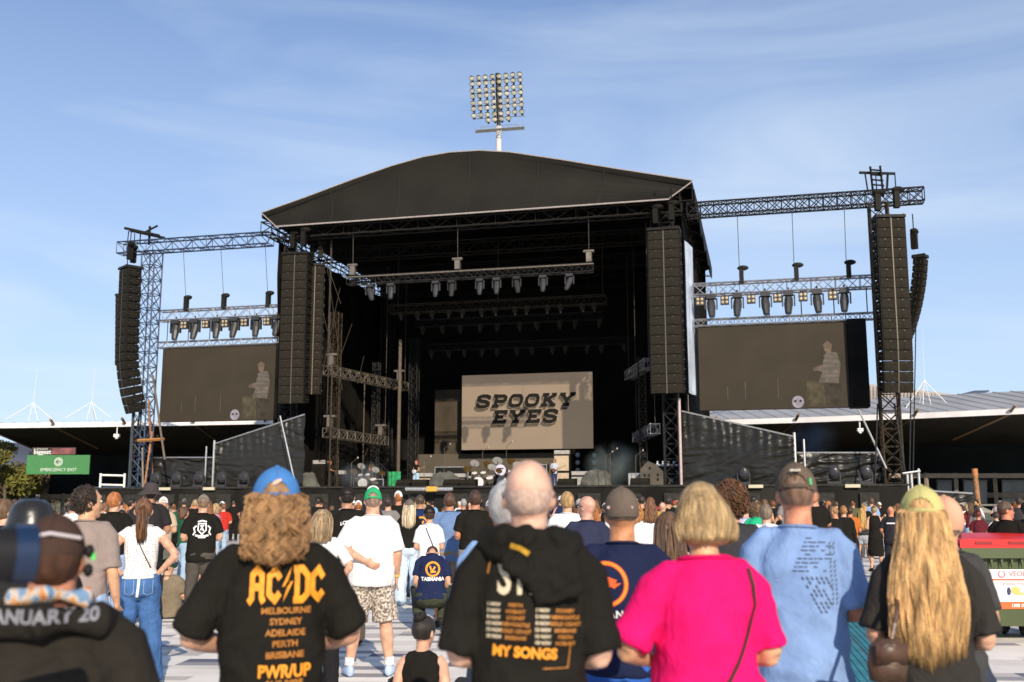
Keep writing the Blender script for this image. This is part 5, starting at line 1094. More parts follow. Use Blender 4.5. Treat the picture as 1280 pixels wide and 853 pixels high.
def blendHU(ps, p, t, L):
    a = ps.H(p); b = ps.U(p); f = min(1, max(0, t*1.6)) if L > .12 else 0; return a*(1-f)+b*f
def hair_curly(ps, m, seed=0, r_=.115, n_=420, low=1.50, cz=1.635, wid=1.0):
    rnd = random.Random(seed); mb = MB(); mb.ell((0, -.02, cz), (r_*.9*wid, r_*.95, r_*1.05), 20, 14); mb.v = [ps.H(q) for q in mb.v]
    for i in range(n_):
        th = math.acos(rnd.uniform(-.92, 1)); ph = rnd.uniform(0, 2*math.pi); d_ = Vector((math.sin(th)*math.cos(ph)*wid, math.sin(th)*math.sin(ph), math.cos(th)))
        if d_.y > .45 and d_.z < .6: continue
        c = Vector((0, -.02, cz))+Vector((d_.x*r_*.93, d_.y*r_*.97, d_.z*r_*1.05)); c.z = max(c.z, low)
        k = rnd.uniform(0, 6.28); R_ = rnd.uniform(.008, .014); ax = d_.cross(Vector((rnd.uniform(-1, 1), rnd.uniform(-1, 1), 1.2))).normalized(); b_ = d_.cross(ax)
        pts = [ps.H(c+(ax*math.cos(k+j*1.15)+d_*math.sin(k+j*1.15))*R_+b_*(j-3)*.008+Vector((0, 0, -.002*j))) for j in range(8)]
        mb.loft(pts, [.002]+[.0042]*6+[.0015], 4)
    return mb.mesh('hair', m, smooth=True)
def hair_tail(ps, m, kind='tail', seed=0, tail=1.30):
    rnd = random.Random(seed); mb = head_shell(ps, (0, -.012, 1.655), (.082, .103, .103), lambda p: not (p.y > .06 and p.z < 1.71) and p.z > 1.575+max(0, p.y+.02)*.9, nz=.018, seed=seed)
    if kind == 'bun':
        mb.add([ps.H(Vector((0, -.075, 1.735))+q) for q in MB().ell((0, 0, 0), (.045, .04, .04), 12, 8).v], MB().ell((0, 0, 0), (.045, .04, .04), 12, 8).f)
        for i in range(24):
            a = rnd.uniform(0, 6.28); b = rnd.uniform(.8, 2.2); mb.loft([ps.H(Vector((0, -.075, 1.735))+Vector((math.cos(a+j*b*.3)*.044, math.sin(a+j*b*.3)*.04, .03*math.sin(j+a)))) for j in range(6)], [.003]+[.007]*4+[.002], 5)
    else:
        base = Vector((0, -.105, 1.665)); mb.loft([ps.H(base+Vector((0, .02, .01))), ps.H(base+Vector((0, -.015, 0)))], [.022, .020], 10)
        for i in range(46):
            a = rnd.uniform(0, 6.28); rr = rnd.uniform(0, .026); o = Vector((math.cos(a)*rr, math.sin(a)*rr, 0)); P_ = []
            for k in range(8):
                t = k/7; sw = .012*math.sin(t*3+i); P_.append(ps.U(base+Vector((o.x*(1+.8*math.sin(t*3)), -.02-.035*math.sin(min(1, t*2)*1.6)+o.y*(1+.6*math.sin(t*3)), -(1.665-tail)*t*rnd.uniform(.95, 1.02)))+Vector((sw, 0, 0))))
            mb.loft(P_, [.004]+[.008]*6+[.0015], 5)
    return mb.mesh('hair', m, smooth=True)
def cap_mesh(ps, m, opening=True, brim=True, z0=1.652, seed=0, back_tilt=.02):
    """baseball cap: crown shell with the arched opening at the back, strap, brim"""
    def keep(p):
        zb = z0-.010+(-p.y)*back_tilt*3
        if p.z < zb: return False
        if opening and p.y < -.06 and zb+.013 < p.z < zb+.068-abs(p.x)*abs(p.x)*18 and abs(p.x) < .043: return False
        return True
    c = head_shell(ps, (0, -.012, 1.655), (.0865, .1065, .112), keep, nu=56, nv=44).mesh('cap', m, smooth=True)
    b = MB(); n_ = 14; vs = []
    for j in range(2):
        for i in range(n_+1):
            a = math.pi*(.16+.68*i/n_); k = 1.0 if j == 0 else 1.62; x_ = math.cos(a)*.086*(1 if j == 0 else 1.02); y_ = -.012+math.sin(a)*.105*k+(0 if j == 0 else .0)
            vs.append(ps.H((x_, y_, z0+.004-(0 if j == 0 else .026)+abs(x_)*-.25*j)))
    vs += [q-Vector((0, 0, .004)) for q in vs]; N = n_+1; m_ = 2*N
    b.add(vs, [(i, i+1, N+i+1, N+i) for i in range(n_)]+[(m_+i, m_+N+i, m_+N+i+1, m_+i+1) for i in range(n_)]+[(N+i, N+i+1, m_+N+i+1, m_+N+i) for i in range(n_)])
    t = MB(); t.ell((0, 0, 0), (.009, .009, .006), 8, 6); btn = MB(); btn.add([ps.H(Vector((0, -.012, 1.768))+q) for q in t.v], t.f)
    se = MB()
    for a in (0, math.pi/3, 2*math.pi/3, math.pi, 4*math.pi/3, 5*math.pi/3):
        a += math.pi/6; P_ = []
        for k in range(9):
            th = .06+k*.165; P_.append(ps.H(Vector((math.sin(th)*math.cos(a)*.0872, -.012+math.sin(th)*math.sin(a)*.1072, 1.655+math.cos(th)*.1128))))
        P_ = [p for p in P_ if True]; se.loft(P_[:8], [.0016]*8, 4)
    return c, (b.mesh('cap_brim', m) if brim else None), btn.mesh('cap_button', m, smooth=True), se.mesh('cap_seam', m)
def bucket_mesh(ps, m):
    mb = MB(); N = 28
    prof_ = [(.0, .118), (.055, .116), (.078, .100), (.088, .04), (.092, .020), (.135, -.015), (.16, -.04), (.155, -.044), (.09, .014)]
    vs = []
    for r_, z in prof_:
        for j in range(N):
            a = 2*math.pi*j/N; vs.append(ps.H((math.cos(a)*max(r_, .002), -.012+math.sin(a)*max(r_, .002)*1.12, 1.655+z+.008*math.sin(a*3)*(r_ > .12))))
    mb.add(vs, [(i*N+j, i*N+(j+1) % N, (i+1)*N+(j+1) % N, (i+1)*N+j) for i in range(len(prof_)-1) for j in range(N)]); return mb.mesh('bucket_hat', m, smooth=True)
SKIN = skinm(); SKIN2 = skinm((.58, .32, .21)); SKIN3 = skinm((.50, .21, .12)); SKIN4 = skinm((.42, .22, .13))
WHITE_EYE = mat('eye_white', (.7, .68, .65), rough=.3, var=0); IRIS = mat('eye_dark', (.05, .035, .025), rough=.2, var=0); LIP = mat('lip', (.45, .18, .14), rough=.5, var=0)
def child(p, me, name=None, loc=None):
    o = bpy.data.objects.new(name or me.name.split('.')[0], me); COL.objects.link(o); o.parent = p; return o
def face_parts(ps, parent, m_=None):
    for s in (-1, 1):
        t = MB(); t.ell((0, 0, 0), (.0125, .008, .0085), 10, 8); e_ = MB(); e_.add([ps.H(Vector((s*.031, .0835, 1.640))+q) for q in t.v], t.f); eo = child(parent, e_.mesh('eye', WHITE_EYE, smooth=True))
        t = MB(); t.ell((0, 0, 0), (.0055, .003, .0055), 8, 6); e_ = MB(); e_.add([ps.H(Vector((s*.031, .0910, 1.640))+q) for q in t.v], t.f); child(eo, e_.mesh('iris', IRIS, smooth=True))
        e_ = MB(); e_.loft([ps.H((s*.014, .094, 1.661)), ps.H((s*.032, .093, 1.665)), ps.H((s*.05, .078, 1.659))], [.0035, .0045, .002], 5); child(parent, e_.mesh('eyebrow', mat('brow', (.07, .04, .025), var=0)))
    t = MB(); t.ell((0, 0, 0), (.022, .006, .0055), 10, 6); e_ = MB(); e_.add([ps.H(Vector((0, .0945, 1.5665))+q) for q in t.v], t.f); child(parent, e_.mesh('mouth', LIP, smooth=True))
def glasses(ps, parent, m_, dark=True):
    e_ = MB()
    for s in (-1, 1):
        e_.add([ps.H(q) for q in MB().box((s*.033, .103, 1.642), (.05, .006, .036)).v], MB().box((0, 0, 0), (1, 1, 1)).f)
        e_.loft([ps.H((s*.058, .10, 1.650)), ps.H((s*.080, .06, 1.648)), ps.H((s*.084, -.005, 1.645)), ps.H((s*.080, -.03, 1.632))], [.0035]*4, 5)
    e_.bar(ps.H((-.01, .104, 1.648)), ps.H((.01, .104, 1.648)), .003); child(parent, e_.mesh('sunglasses', m_))
def person(label, x, top, d, H=None, yaw=0.0, pose=None, skin=SKIN, shirt=None, legs=None, hair=None, hat=None, shoes=(.03, .03, .03), vox=.014, group=None, face=True, base_z=.02, seed=1, cat='person', loc=None):
    """x: picture column (or None with loc), d: distance; yaw: turn to the left"""
    ps = pose or Pose()
    if H is None: H = 1.75*(at(x, top, d).z-base_z)/(ps.pel.z-.93+{'cap': 1.768, 'bucket': 1.775}.get(hat[0] if hat else '', 1.762 if hair else 1.752))
    if loc is None: p = at(x, 632, d); loc = (p.x, d, base_z)
    t = thing('person', label, cat, (0, 0, 0), group); s_ = H/1.75; t.location = loc; t.scale = (s_, s_, s_); t.rotation_euler = (0, 0, yaw - math.atan2(loc[0], loc[1])*1.0)
    t['_ps'] = 0; del t['_ps']
    b = child(t, body_mesh(ps, vox, skin), 'body')
    if face: face_parts(ps, t)
    sh = None
    if legs:
        kind, col = legs[0], legs[1]; kw = legs[2] if len(legs) > 2 else {}; cm = cloth(col, kind=kw.pop('tex', '')) if not isinstance(col, bpy.types.Material) else col
        nm = {'shorts': 'shorts', 'skirt': 'skirt', 'dress': 'dress_skirt', 'miniskirt': 'skirt'}.get(kind, 'trousers'); lo = child(t, legs_mesh(ps, vox, cm, kind, seed+7, nm, **kw), nm)
    if shirt:
        col = shirt[0]; kw = dict(shirt[1]) if len(shirt) > 1 else {}; cm = cloth(col, kind=kw.pop('tex', '')); sh = child(t, shirt_mesh(ps, vox, cm, seed=seed, **kw))
        if vox < .0165 and not kw.get('tank'):
            nk = kw.get('neck', .075); rb = MB(); rp_ = [ps.U((math.cos(2*math.pi*i/24)*nk*1.0, -.014+math.sin(2*math.pi*i/24)*.069, 1.492+.010*math.sin(2*math.pi*i/24+math.pi))) for i in range(25)]
            rb.loft(rp_, [(.0075, .011)]*25, 6, side=Vector((0, 0, 1)), cap=False); child(sh, rb.mesh('collar', cloth(tuple(c_*.85 for c_ in col)), smooth=True), 'collar')
    if shoes is not None:
        for s in (-1, 1): child(t, shoe_mesh(ps, s, mat('shoe_%.2f_%.2f_%.2f' % shoes, shoes, rough=.6)), 'shoe')
    if hair:
        k = hair[0]; hm_ = hairm(hair[1]); kw = hair[2] if len(hair) > 2 else {}
        if k == 'long' and hat and hat[0] == 'cap': kw = dict(kw, hat=True); child(t, hair_short(ps, hm_, puff=1.03, nz=.02), 'hair')
        fn = {'short': hair_short, 'long': hair_long, 'curly': hair_curly, 'tail': hair_tail, 'bun': lambda ps_, m_, **q: hair_tail(ps_, m_, kind='bun', **q)}[k]
        child(t, fn(ps, hm_, **kw), 'hair')
    if hat:
        k, col = hat[0], hat[1]; kw = hat[2] if len(hat) > 2 else {}; cm = cloth(col, fold=.002)
        if k == 'cap':
            c, br, bt, se = cap_mesh(ps, cm, **{a: b_ for a, b_ in kw.items() if a != 'brimcol'}); co = child(t, c, 'cap')
            if br: br.materials[0] = cloth(kw.get('brimcol', col), fold=.001); child(co, br, 'brim')
            child(co, bt, 'button'); child(co, se, 'seam')
            if kw.get('opening', True):
                st_ = MB(); st_.loft([ps.H((math.sin(a)*.0885, -.012-math.cos(a)*.1085, 1.660+.004+.06*.105*math.cos(a))) for a in (-.6, -.3, 0, .3, .6)], [(.003, .009)]*5, 6, side=Vector((0, 1, 0))); child(co, st_.mesh('strap', cm), 'strap')
        else: child(t, bucket_mesh(ps, cm), 'bucket_hat')
    t2 = {'root': t, 'ps': ps, 'shirt': sh, 'body': b, 's': s_}
    return t2
def put_print(P_, v, f, m_, name='print', from_y=-1, cut=.02, off=.0045, target=None, roll=0):
    """lay flat artwork (x, z in the shirt's own metres) on the back of the shirt"""
    tgt = target or P_['shirt']; me = tgt.data
    bvh = P_.setdefault('bvh_'+tgt.name, None) or BVHTree.FromPolygons([q.co for q in me.vertices], [tuple(p.vertices) for p in me.polygons]); P_['bvh_'+tgt.name] = bvh
    bm = bmesh.new(); vv = [bm.verts.new((a, 0, b)) for a, b in v]
    for q in f:
        try: bm.faces.new([vv[i] for i in q])
        except ValueError: pass
    for _ in range(4):
        es = [e for e in bm.edges if e.calc_length() > cut]
        if not es: break
        bmesh.ops.subdivide_edges(bm, edges=es, cuts=1, use_grid_fill=False)
    bmesh.ops.triangulate(bm, faces=bm.faces)
    for q in bm.verts:
        h, n_, i_, d_ = bvh.ray_cast(Vector((q.co.x, from_y*1.0, q.co.z)), Vector((0, -from_y, 0)))
        q.co.y = (h.y if h else q.co.y)+from_y*off
    me2 = bpy.data.meshes.new(name); bm.to_mesh(me2); bm.free(); me2.materials.append(m_); me2.polygons.foreach_set('use_smooth', [True]*len(me2.polygons)); o = bpy.data.objects.new(name, me2); COL.objects.link(o); o.parent = tgt; return o
def tprint(P_, s, size, cx, cz, m_, name='lettering', bold=0, shear=0, spacing=1.0, sx=1, rot=0, arc=0):
    v, f = text_mesh(s, size, bold, shear, spacing); c_, s_ = math.cos(rot), math.sin(rot)
    v = [((a*sx), b+(-arc*(a*sx)**2)) for a, b in v]
    return put_print(P_, [(cx+a*c_-b*s_, cz+a*s_+b*c_) for a, b in v], f, m_, name)
def polyprint(P_, polys, m_, name='print', off=.0045):
    v = []; f = []
    for vs, fs in polys:
        n_ = len(v); v += vs; f += [tuple(i+n_ for i in q) for q in fs]
    return put_print(P_, v, f, m_, name, off=off)
def ring2(cx, cz, r, w, n_=36): return stroke2d([(cx+r*math.cos(2*math.pi*i/n_), cz+r*math.sin(2*math.pi*i/n_)) for i in range(n_)], w, True)
def strap(P_, pts, w, m_, name='bag_strap', parent=None):
    """cross-body strap lying on the back: pts (x, z) polyline"""
    v, f = stroke2d(pts, w); return put_print(P_, v, f, m_, name, off=.008, cut=.03)
# ------------------------------------------------------------------ the nearest people
M_or = mat('print_orange', (.80, .30, .015), rough=.7, var=.22, scale=40); M_or2 = mat('print_dull_orange', (.42, .16, .02), rough=.7, var=.3, scale=60)
M_cream = mat('print_cream', (.62, .52, .36), rough=.7, var=.15, scale=40); M_pw = mat('print_white', (.75, .74, .72), rough=.7, var=.1); M_redor = mat('print_red_orange', (.75, .12, .02), rough=.7, var=.1)
BLK = (.0125, .0112, .009)
NV = .0115
# A: black tour shirt, blue cap
pA = person('person in blue cap with frizzy ginger curls and black shirt reading AC/DC', 345, 584, 3.75, None, .0, Pose(('wide', 'wide'), .98, gap=.02, head_pitch=-.04), SKIN2, (BLK, {'loose': 1.06, 'sleeve': .96, 'hem': .72, 'amp': .021}), ('jeans', (.03, .04, .07)), ('long', (.36, .20, .085), {'length': 1.425, 'width': .90, 'n_': 1700, 'curl': 1.3, 'r_': .0021, 'thick': 1.4}), ('cap', (.06, .19, .45)), vox=NV, seed=3)
def latin(polys, cx, cz, h, k): return [([(cx+a*k, cz+(b-.5)*h) for a, b in vs], fs) for vs, fs in polys]
def acdc(cx, cz, h):
    w = .21; L = []
    def S_(pts, ox): L.append(stroke2d([(ox+a, b) for a, b in pts], w))
    S_([(.02, .0), (.16, .14), (.16, .76), (.36, .93), (.56, .76), (.56, .16), (.66, .02)], 0); S_([(.16, .44), (.56, .44)], 0)
    S_([(.62, .66), (.42, .90), (.17, .72), (.17, .26), (.42, .08), (.62, .28)], .70)
    bolt = [(.50, 1.0), (.12, .44), (.34, .48), (.16, .02), (.58, .60), (.36, .56)]; L.append(([(a+1.30, b) for a, b in bolt], [(0, 1, 2), (0, 2, 5), (5, 2, 3), (5, 3, 4)]))
    S_([(.17, .04), (.17, .96)], 1.88); S_([(.02, .93), (.40, .93), (.62, .74), (.62, .24), (.40, .07), (.02, .07)], 1.88)
    S_([(.62, .66), (.42, .90), (.17, .72), (.17, .26), (.42, .08), (.62, .28)], 2.56)
    tot = 3.24; return [([((a-tot/2)*h*.66+cx, cz+(b-.5)*h) for a, b in vs], fs) for vs, fs in L]
polyprint(pA, acdc(.048, 1.352, .124), M_or, 'band_lettering')
for s_, z in (('MELBOURNE', 1.262), ('SYDNEY', 1.225), ('ADELAIDE', 1.188), ('PERTH', 1.151), ('BRISBANE', 1.114)): tprint(pA, s_, .030, .048, z, M_or2, 'tour_lettering', bold=.0008, sx=1.0)
tprint(pA, 'PWR/UP', .058, .048, 1.058, M_or, 'tour_lettering', bold=.0022, sx=.85); tprint(pA, 'AUS 2025', .032, .048, 1.018, M_or2, 'tour_lettering', bold=.0012)
mb = MB(); mb.v = []
t = MB(); t.ell((0, 0, 0), (.020, .004, .008), 12, 6, rot=(0, -.5, 0)); mb.add([pA['ps'].H(Vector((.0, -.1065, 1.715))+q) for q in t.v], t.f); child(pA['root'], mb.mesh('cap_emblem', mat('emblem_cream', (.62, .42, .33), var=0)), 'cap_emblem')
# B: bald man, black shirt with hood
pB = person('bald man in black tour shirt with a loose black hood on his shoulders', 661, 575, 3.3, None, -.03, Pose(('front', 'front'), .98, gap=.02), skinm((.60, .36, .26)), (BLK, {'loose': 1.05, 'sleeve': .96, 'hem': .70, 'amp': .021}), ('jeans', (.03, .03, .035)), None, None, vox=NV, seed=5)
glasses(pB['ps'], pB['root'], mat('dark_frame', (.01, .012, .03), rough=.2, var=0))
mbh = head_shell(pB['ps'], (0, -.012, 1.655), (.0768, .097, .0978), lambda p: 1.575 < p.z < 1.655 and p.y < .03, nz=.004); child(pB['root'], mbh.mesh('hair', mat('grey_stubble', (.50, .35, .28), rough=.8, var=.3, scale=60), smooth=True), 'hair')
v, f = text_mesh('STI', .175, .004, 0, .92); put_print(pB, [(-.035+a*.56, 1.392+b*.92) for a, b in v], f, M_cream, 'big_lettering')
rows = (('1 NOV', 'PERTH'), ('5 NOV', 'HOBART'), ('8 NOV', 'SYDNEY'), ('12 NOV', 'NEWCASTLE'), ('15 NOV', 'GOLD COAST'), ('18 NOV', 'BRISBANE'))
for i, (a, b) in enumerate(rows):
    for cx, rt in ((-.105, -.03), (.045, -.06)):
        tprint(pB, a, .0140, cx, 1.310-i*.0190-(.016 if cx > 0 else 0), M_cream, 'date_lettering', bold=.0006, rot=rt); tprint(pB, rows[(i+(2 if cx > 0 else 0)) % 6][1], .0150, cx+.068, 1.308-i*.0190-(.018 if cx > 0 else 0), M_or2, 'city_lettering', bold=.0006, rot=rt)
tprint(pB, 'MY SONGS', .042, -.010, 1.170, M_or, 'title_lettering', bold=.002, sx=.95, rot=-.06)
polyprint(pB, [stroke2d([(.045, 1.125), (.12, 1.125), (.128, 1.19)], .003)], M_or2, 'line_print'); polyprint(pB, [stroke2d([(-.125, 1.40), (-.115, 1.455)], .004)], M_or2, 'line_print')
# the hood: a thick soft roll round the neck plus a flap falling over the right of the back
U = pB['ps'].U; mb = MB(); 
mb.loft([U(q) for q in ((-.13, .04, 1.47), (-.125, -.04, 1.50), (-.07, -.10, 1.51), (.0, -.125, 1.505), (.08, -.11, 1.50), (.13, -.05, 1.49), (.14, .04, 1.46))], [(.025, .034), (.034, .040), (.037, .043), (.041, .045), (.041, .047), (.037, .042), (.025, .034)], 14)
mb.loft([U(q) for q in ((.03, -.085, 1.50), (.04, -.115, 1.46), (.065, -.135, 1.42), (.085, -.140, 1.37), (.098, -.140, 1.325))], [(.11, .045), (.125, .036), (.098, .026), (.080, .020), (.072, .014)], 20)
mb.loft([U(q) for q in ((-.11, -.05, 1.475), (-.05, -.105, 1.465), (.03, -.125, 1.45))], [(.035, .03), (.04, .03), (.04, .03)], 12)
hd = remesh(mb, 'hood', cloth(BLK), .010, 2, lambda p, n_: p+n_*(.012*noise.noise(Vector((p.x*9, p.y*8, p.z*22+p.x*12)))+.008*(1-abs(noise.noise(Vector((p.x*14, 2, p.z*26-p.x*16))))*2))); hood = child(pB['root'], hd, 'hood')
v, f = stroke2d([(-.052, 1.487), (-.02, 1.478), (.005, 1.462)], .016); put_print(pB, v, f, mat('green_yellow_lining', (.55, .30, .02), var=.3, scale=80), 'lining', target=hood)
# C: grey-haired head behind B
person('grey-haired person in pale blue shirt mostly hidden behind the bald man', 633, 602, 4.7, None, .25, Pose(('front', 'front'), 1.0), SKIN3, ((.22, .36, .60), {}), ('jeans', (.06, .07, .1)), ('short', (.45, .43, .41), {'puff': 1.13, 'nz': .04}), vox=.016, seed=8)
# D: navy shirt, taupe flat cap
pD = person('man in taupe flat cap and navy shirt with an orange ring print', 777, 609, 4.9, None, .02, Pose(('front', 'front'), 1.08), skinm((.52, .23, .11)), ((.013, .018, .052), {'hem': .88, 'amp': .007, 'sleeve': .85}), ('wide', (.035, .13, .50), {'rise': 1.03}), ('short', (.10, .07, .05), {'puff': 1.01, 'nape': 1.60}), ('cap', (.13, .10, .078), {'opening': False, 'brim': False, 'z0': 1.625}), vox=.013, seed=11)
polyprint(pD, [ring2(-.085, 1.305, .098, .021)], M_redor, 'ring_print'); polyprint(pD, [ring2(-.085, 1.305, .098, .008)], M_or, 'ring_highlight', .0065)
polyprint(pD, [([(-.10, 1.35), (-.03, 1.325), (-.04, 1.31), (-.01, 1.312), (-.045, 1.285), (-.06, 1.295), (-.10, 1.27)], [(0, 1, 2, 3, 4, 5, 6)])], M_redor, 'bird_print'); tprint(pD, 'TASMANIA', .048, -.075, 1.165, M_pw, 'lettering', bold=.001, sx=1.0)
for sx_ in (-1, 1):
    mb = MB(); mb.bar(pD['ps'].H((sx_*.055-.01, -.098, 1.668)), pD['ps'].H((sx_*.056-.01, -.1005, 1.668)), .0075, 12); child(pD['root'], mb.mesh('cap_stud', mat('pink_stud', (.62, .42, .38), var=0)), 'cap_stud')
tprint(pD, 'LEE', .022, .01, 1.005, mat('pale_pink_letter', (.6, .35, .33), var=0), 'belt_lettering')
# E: pink shirt lady
pE = person('woman with blond bob in hot pink shirt with a thin dark bag strap', 878, 604, 3.6, None, .30, Pose(('wide', 'front'), 1.20, True, gap=.02, head_pitch=.34), skinm((.60, .33, .19)), ((.70, .008, .13), {'loose': 1.05, 'sleeve': .90, 'hem': .78, 'amp': .022, 'neck': .092}), ('jeans', (.03, .035, .06)), ('long', (.40, .27, .13), {'length': 1.525, 'width': .98, 'n_': 1500, 'vol': .002, 'r_': .0022, 'thick': 1.35}), vox=NV, seed=14)
strap(pE, [(.145, 1.46), (.155, 1.40), (.150, 1.33), (.115, 1.24), (.05, 1.13), (-.03, 1.01), (-.09, .90)], .013, mat('strap_brown', (.045, .025, .022), rough=.5, var=.2))
# F: blue polo man
pF = person('man in light blue shirt with dark cube print and brown cap worn backwards', 996, 579, 4.5, None, .0, Pose(('front', 'front'), 1.0, gap=.02), skinm((.56, .24, .14)), ((.20, .31, .55), {'loose': 1.06, 'sleeve': .92, 'hem': .74, 'amp': .022}), ('shorts', (.10, .09, .07)), ('short', (.20, .12, .08), {'puff': .995, 'nape': 1.585, 'nz': .01}), ('cap', (.115, .085, .062)), vox=NV, seed=17)
M_pn = mat('print_slate', (.075, .10, .16), rough=.8, var=.1); rnd = random.Random(5); L = []
for i in range(9):
    z = 1.455-i*.0165; x0 = .030-.008*i*.9; x_ = x0
    while x_ < .115-.006*(i > 5):
        w_ = rnd.uniform(.010, .034); 
        if rnd.random() < .8: L.append(([(x_, z), (x_+w_, z-.001), (x_+w_, z-.006), (x_, z-.005)], [(0, 3, 2, 1)]))
        x_ += w_+.006
for k in range(6):
    for j in range(9):
        a = Vector((.005+k*.019+j*.0085, 1.295-j*.0165)); d_ = Vector((.008, -.0125)); q = Vector((.005, .003))
        if rnd.random() < .8 and a.x < .118: L.append(([tuple(a), tuple(a+d_), tuple(a+d_+q), tuple(a+q)], [(0, 1, 2, 3)]))
for k in range(2):
    for j in range(14):
        a = Vector((.125+k*.016+(.003 if j > 7 else 0), 1.435-j*.0185)); d_ = Vector((-.004, -.012))
        if rnd.random() < .85: L.append(([tuple(a), tuple(a+d_), tuple(a+d_+Vector((.006, .003))), tuple(a+Vector((.006, .003)))], [(0, 1, 2, 3)]))
polyprint(pF, L, M_pn, 'cube_print')
mb = MB(); t = MB(); t.box((0, 0, 0), (.045, .004, .010)); mb.add([pF['ps'].H(Vector((-.0, -.112, 1.733))+Matrix.Rotation(-.5, 3, 'X') @ q) for q in t.v], t.f); child(pF['root'], mb.mesh('cap_lettering_patch', mat('pale_patch', (.5, .45, .38), var=.5, scale=120)), 'cap_patch')
mb = MB(); mb.loft([pF['ps'].H((.058, -.0905, 1.70)), pF['ps'].H((.060, -.094, 1.672))], [.007, .007], 8); child(pF['root'], mb.mesh('cap_green_badge', mat('green_badge', (.08, .42, .16), var=.1)), 'cap_badge')
# G: long blond hair, olive-yellow cap
pG = person('woman with very long wavy blond hair under a pale olive cap', 1152, 607, 4.1, None, -.02, Pose(('front', 'front'), 1.04, True, gap=.02, head_pitch=-.03), SKIN2, ((.030, .027, .024), {'loose': 1.12, 'sleeve': .9, 'hem': .90, 'amp': .014}), ('skirt', (.018, .016, .014), {'rise': 1.0}), ('long', (.62, .37, .15), {'length': 1.07, 'width': 1.30, 'n_': 3200, 'curl': .38, 'r_': .0019, 'thick': 1.15}), ('cap', (.46, .42, .17)), vox=NV, seed=21)
bg = MB(); bg.loft([(0, 0, -.10), (0, 0, -.095), (0, 0, -.03), (.0, 0, .05), (.01, 0, .085), (.01, 0, .09)], [(.06, .03), (.085, .05), (.095, .055), (.085, .045), (.065, .03), (.05, .02)], 20); bg.v = [q*(1+.14*noise.noise(q*16)) for q in bg.v]; bg.add(*[(lambda t_: (t_.v, t_.f))(MB().box((.0, -.052, .03), (.15, .012, .10), rot=(.15, 0, .05)))][0]); bg.M = None
bo = thing('shoulder_bag', 'soft brown leather shoulder bag held at the long-haired woman\'s side', 'bag', (0, 0, 0)); q = at(1110, 824, 3.9); bo.location = q; bo.scale = (.78, .78, .78)
M_leather = mat('brown_leather', (.075, .038, .022), rough=.4, var=.35, scale=12, bump=.003, bscale=60)
child(bo, bg.mesh('pouch', M_leather, smooth=True), 'pouch'); mb = MB(); mb.loft([(.02, 0, .08), (.05, .02, .16), (.08, .06, .22), (.10, .12, .26)], [(.012, .006)]*4, 6); child(bo, mb.mesh('strap', M_leather), 'strap')
# H: peach cap behind G
person('person in peach cap with white studs half hidden behind the olive cap', 1180, 620, 4.8, None, .1, Pose(('front', 'front'), .85, True), SKIN, ((.05, .05, .05), {}), ('jeans', (.04, .05, .08)), ('short', (.25, .16, .1), {'puff': 1.03}), ('cap', (.62, .33, .22), {'opening': False, 'z0': 1.60, 'brim': True}), vox=.016, seed=24)
# left hoodie man
pL = person('man in black hooded top with white lettering, trucker cap and patterned collar', 72, 643, 2.75, None, -.12, Pose(('front', 'front'), 1.25), SKIN3, ((.022, .019, .015), {'loose': 1.22, 'sleeve': 1.1, 'hem': .8, 'amp': .012}), ('jeans', (.03, .03, .03)), ('short', (.07, .03, .015), {'puff': 1.06, 'nape': 1.55}), ('cap', (.055, .032, .024), {'opening': False, 'z0': 1.655, 'brimcol': (.55, .5, .48)}), vox=NV, seed=27)
U = pL['ps'].U; mb = MB(); mb.loft([U(q) for q in ((-.11, .05, 1.49), (-.10, -.05, 1.53), (0, -.105, 1.545), (.10, -.05, 1.53), (.11, .05, 1.49))], [(.018, .030), (.020, .034), (.022, .034), (.020, .034), (.018, .030)], 12)
cm = cloth((.42, .50, .60), kind='scarf'); child(pL['root'], remesh(mb, 'collar', cm, .009, 2), 'collar')
mb = MB(); mb.loft([U(q) for q in ((-.17, .03, 1.44), (-.14, -.09, 1.47), (0, -.155, 1.475), (.14, -.09, 1.47), (.17, .03, 1.44))], [(.04, .05), (.045, .055), (.05, .06), (.045, .055), (.04, .05)], 14)
hd = child(pL['root'], remesh(mb, 'hood', cloth((.020, .017, .014)), .010, 2), 'hood')
tprint({**pL, 'shirt': hd}, 'JANUARY 20', .052, 0.0, 1.488, mat('dull_white_print', (.20, .20, .22), var=.2, scale=60), 'lettering', bold=.002, spacing=1.0)
mb = MB(); mb.loft([pL['ps'].H((-.075, -.075, 1.70)), pL['ps'].H((0, -.115, 1.715)), pL['ps'].H((.075, -.075, 1.70))], [(.006, .014)]*3, 8, side=Vector((0, 0, 1))); child(pL['root'], mb.mesh('cap_band', mat('pale_pink_band', (.62, .55, .55))), 'cap_band')
mb = MB()
for dz in (.0, -.055): t = MB(); t.ell((0, 0, 0), (.014, .02, .02), 10, 8); mb.add([pL['ps'].H(Vector((.098, -.02, 1.66+dz))+q) for q in t.v], t.f)
child(pL['root'], mb.mesh('headphone', M_black, smooth=True), 'headphone')
mb = MB(); mb.loft([pL['ps'].H((.108, -.02, 1.655)), pL['ps'].H((.11, -.02, 1.635))], [.007, .007], 8); child(pL['root'], mb.mesh('green_badge', mat('vivid_green', (.10, .65, .12), var=0)), 'green_badge')
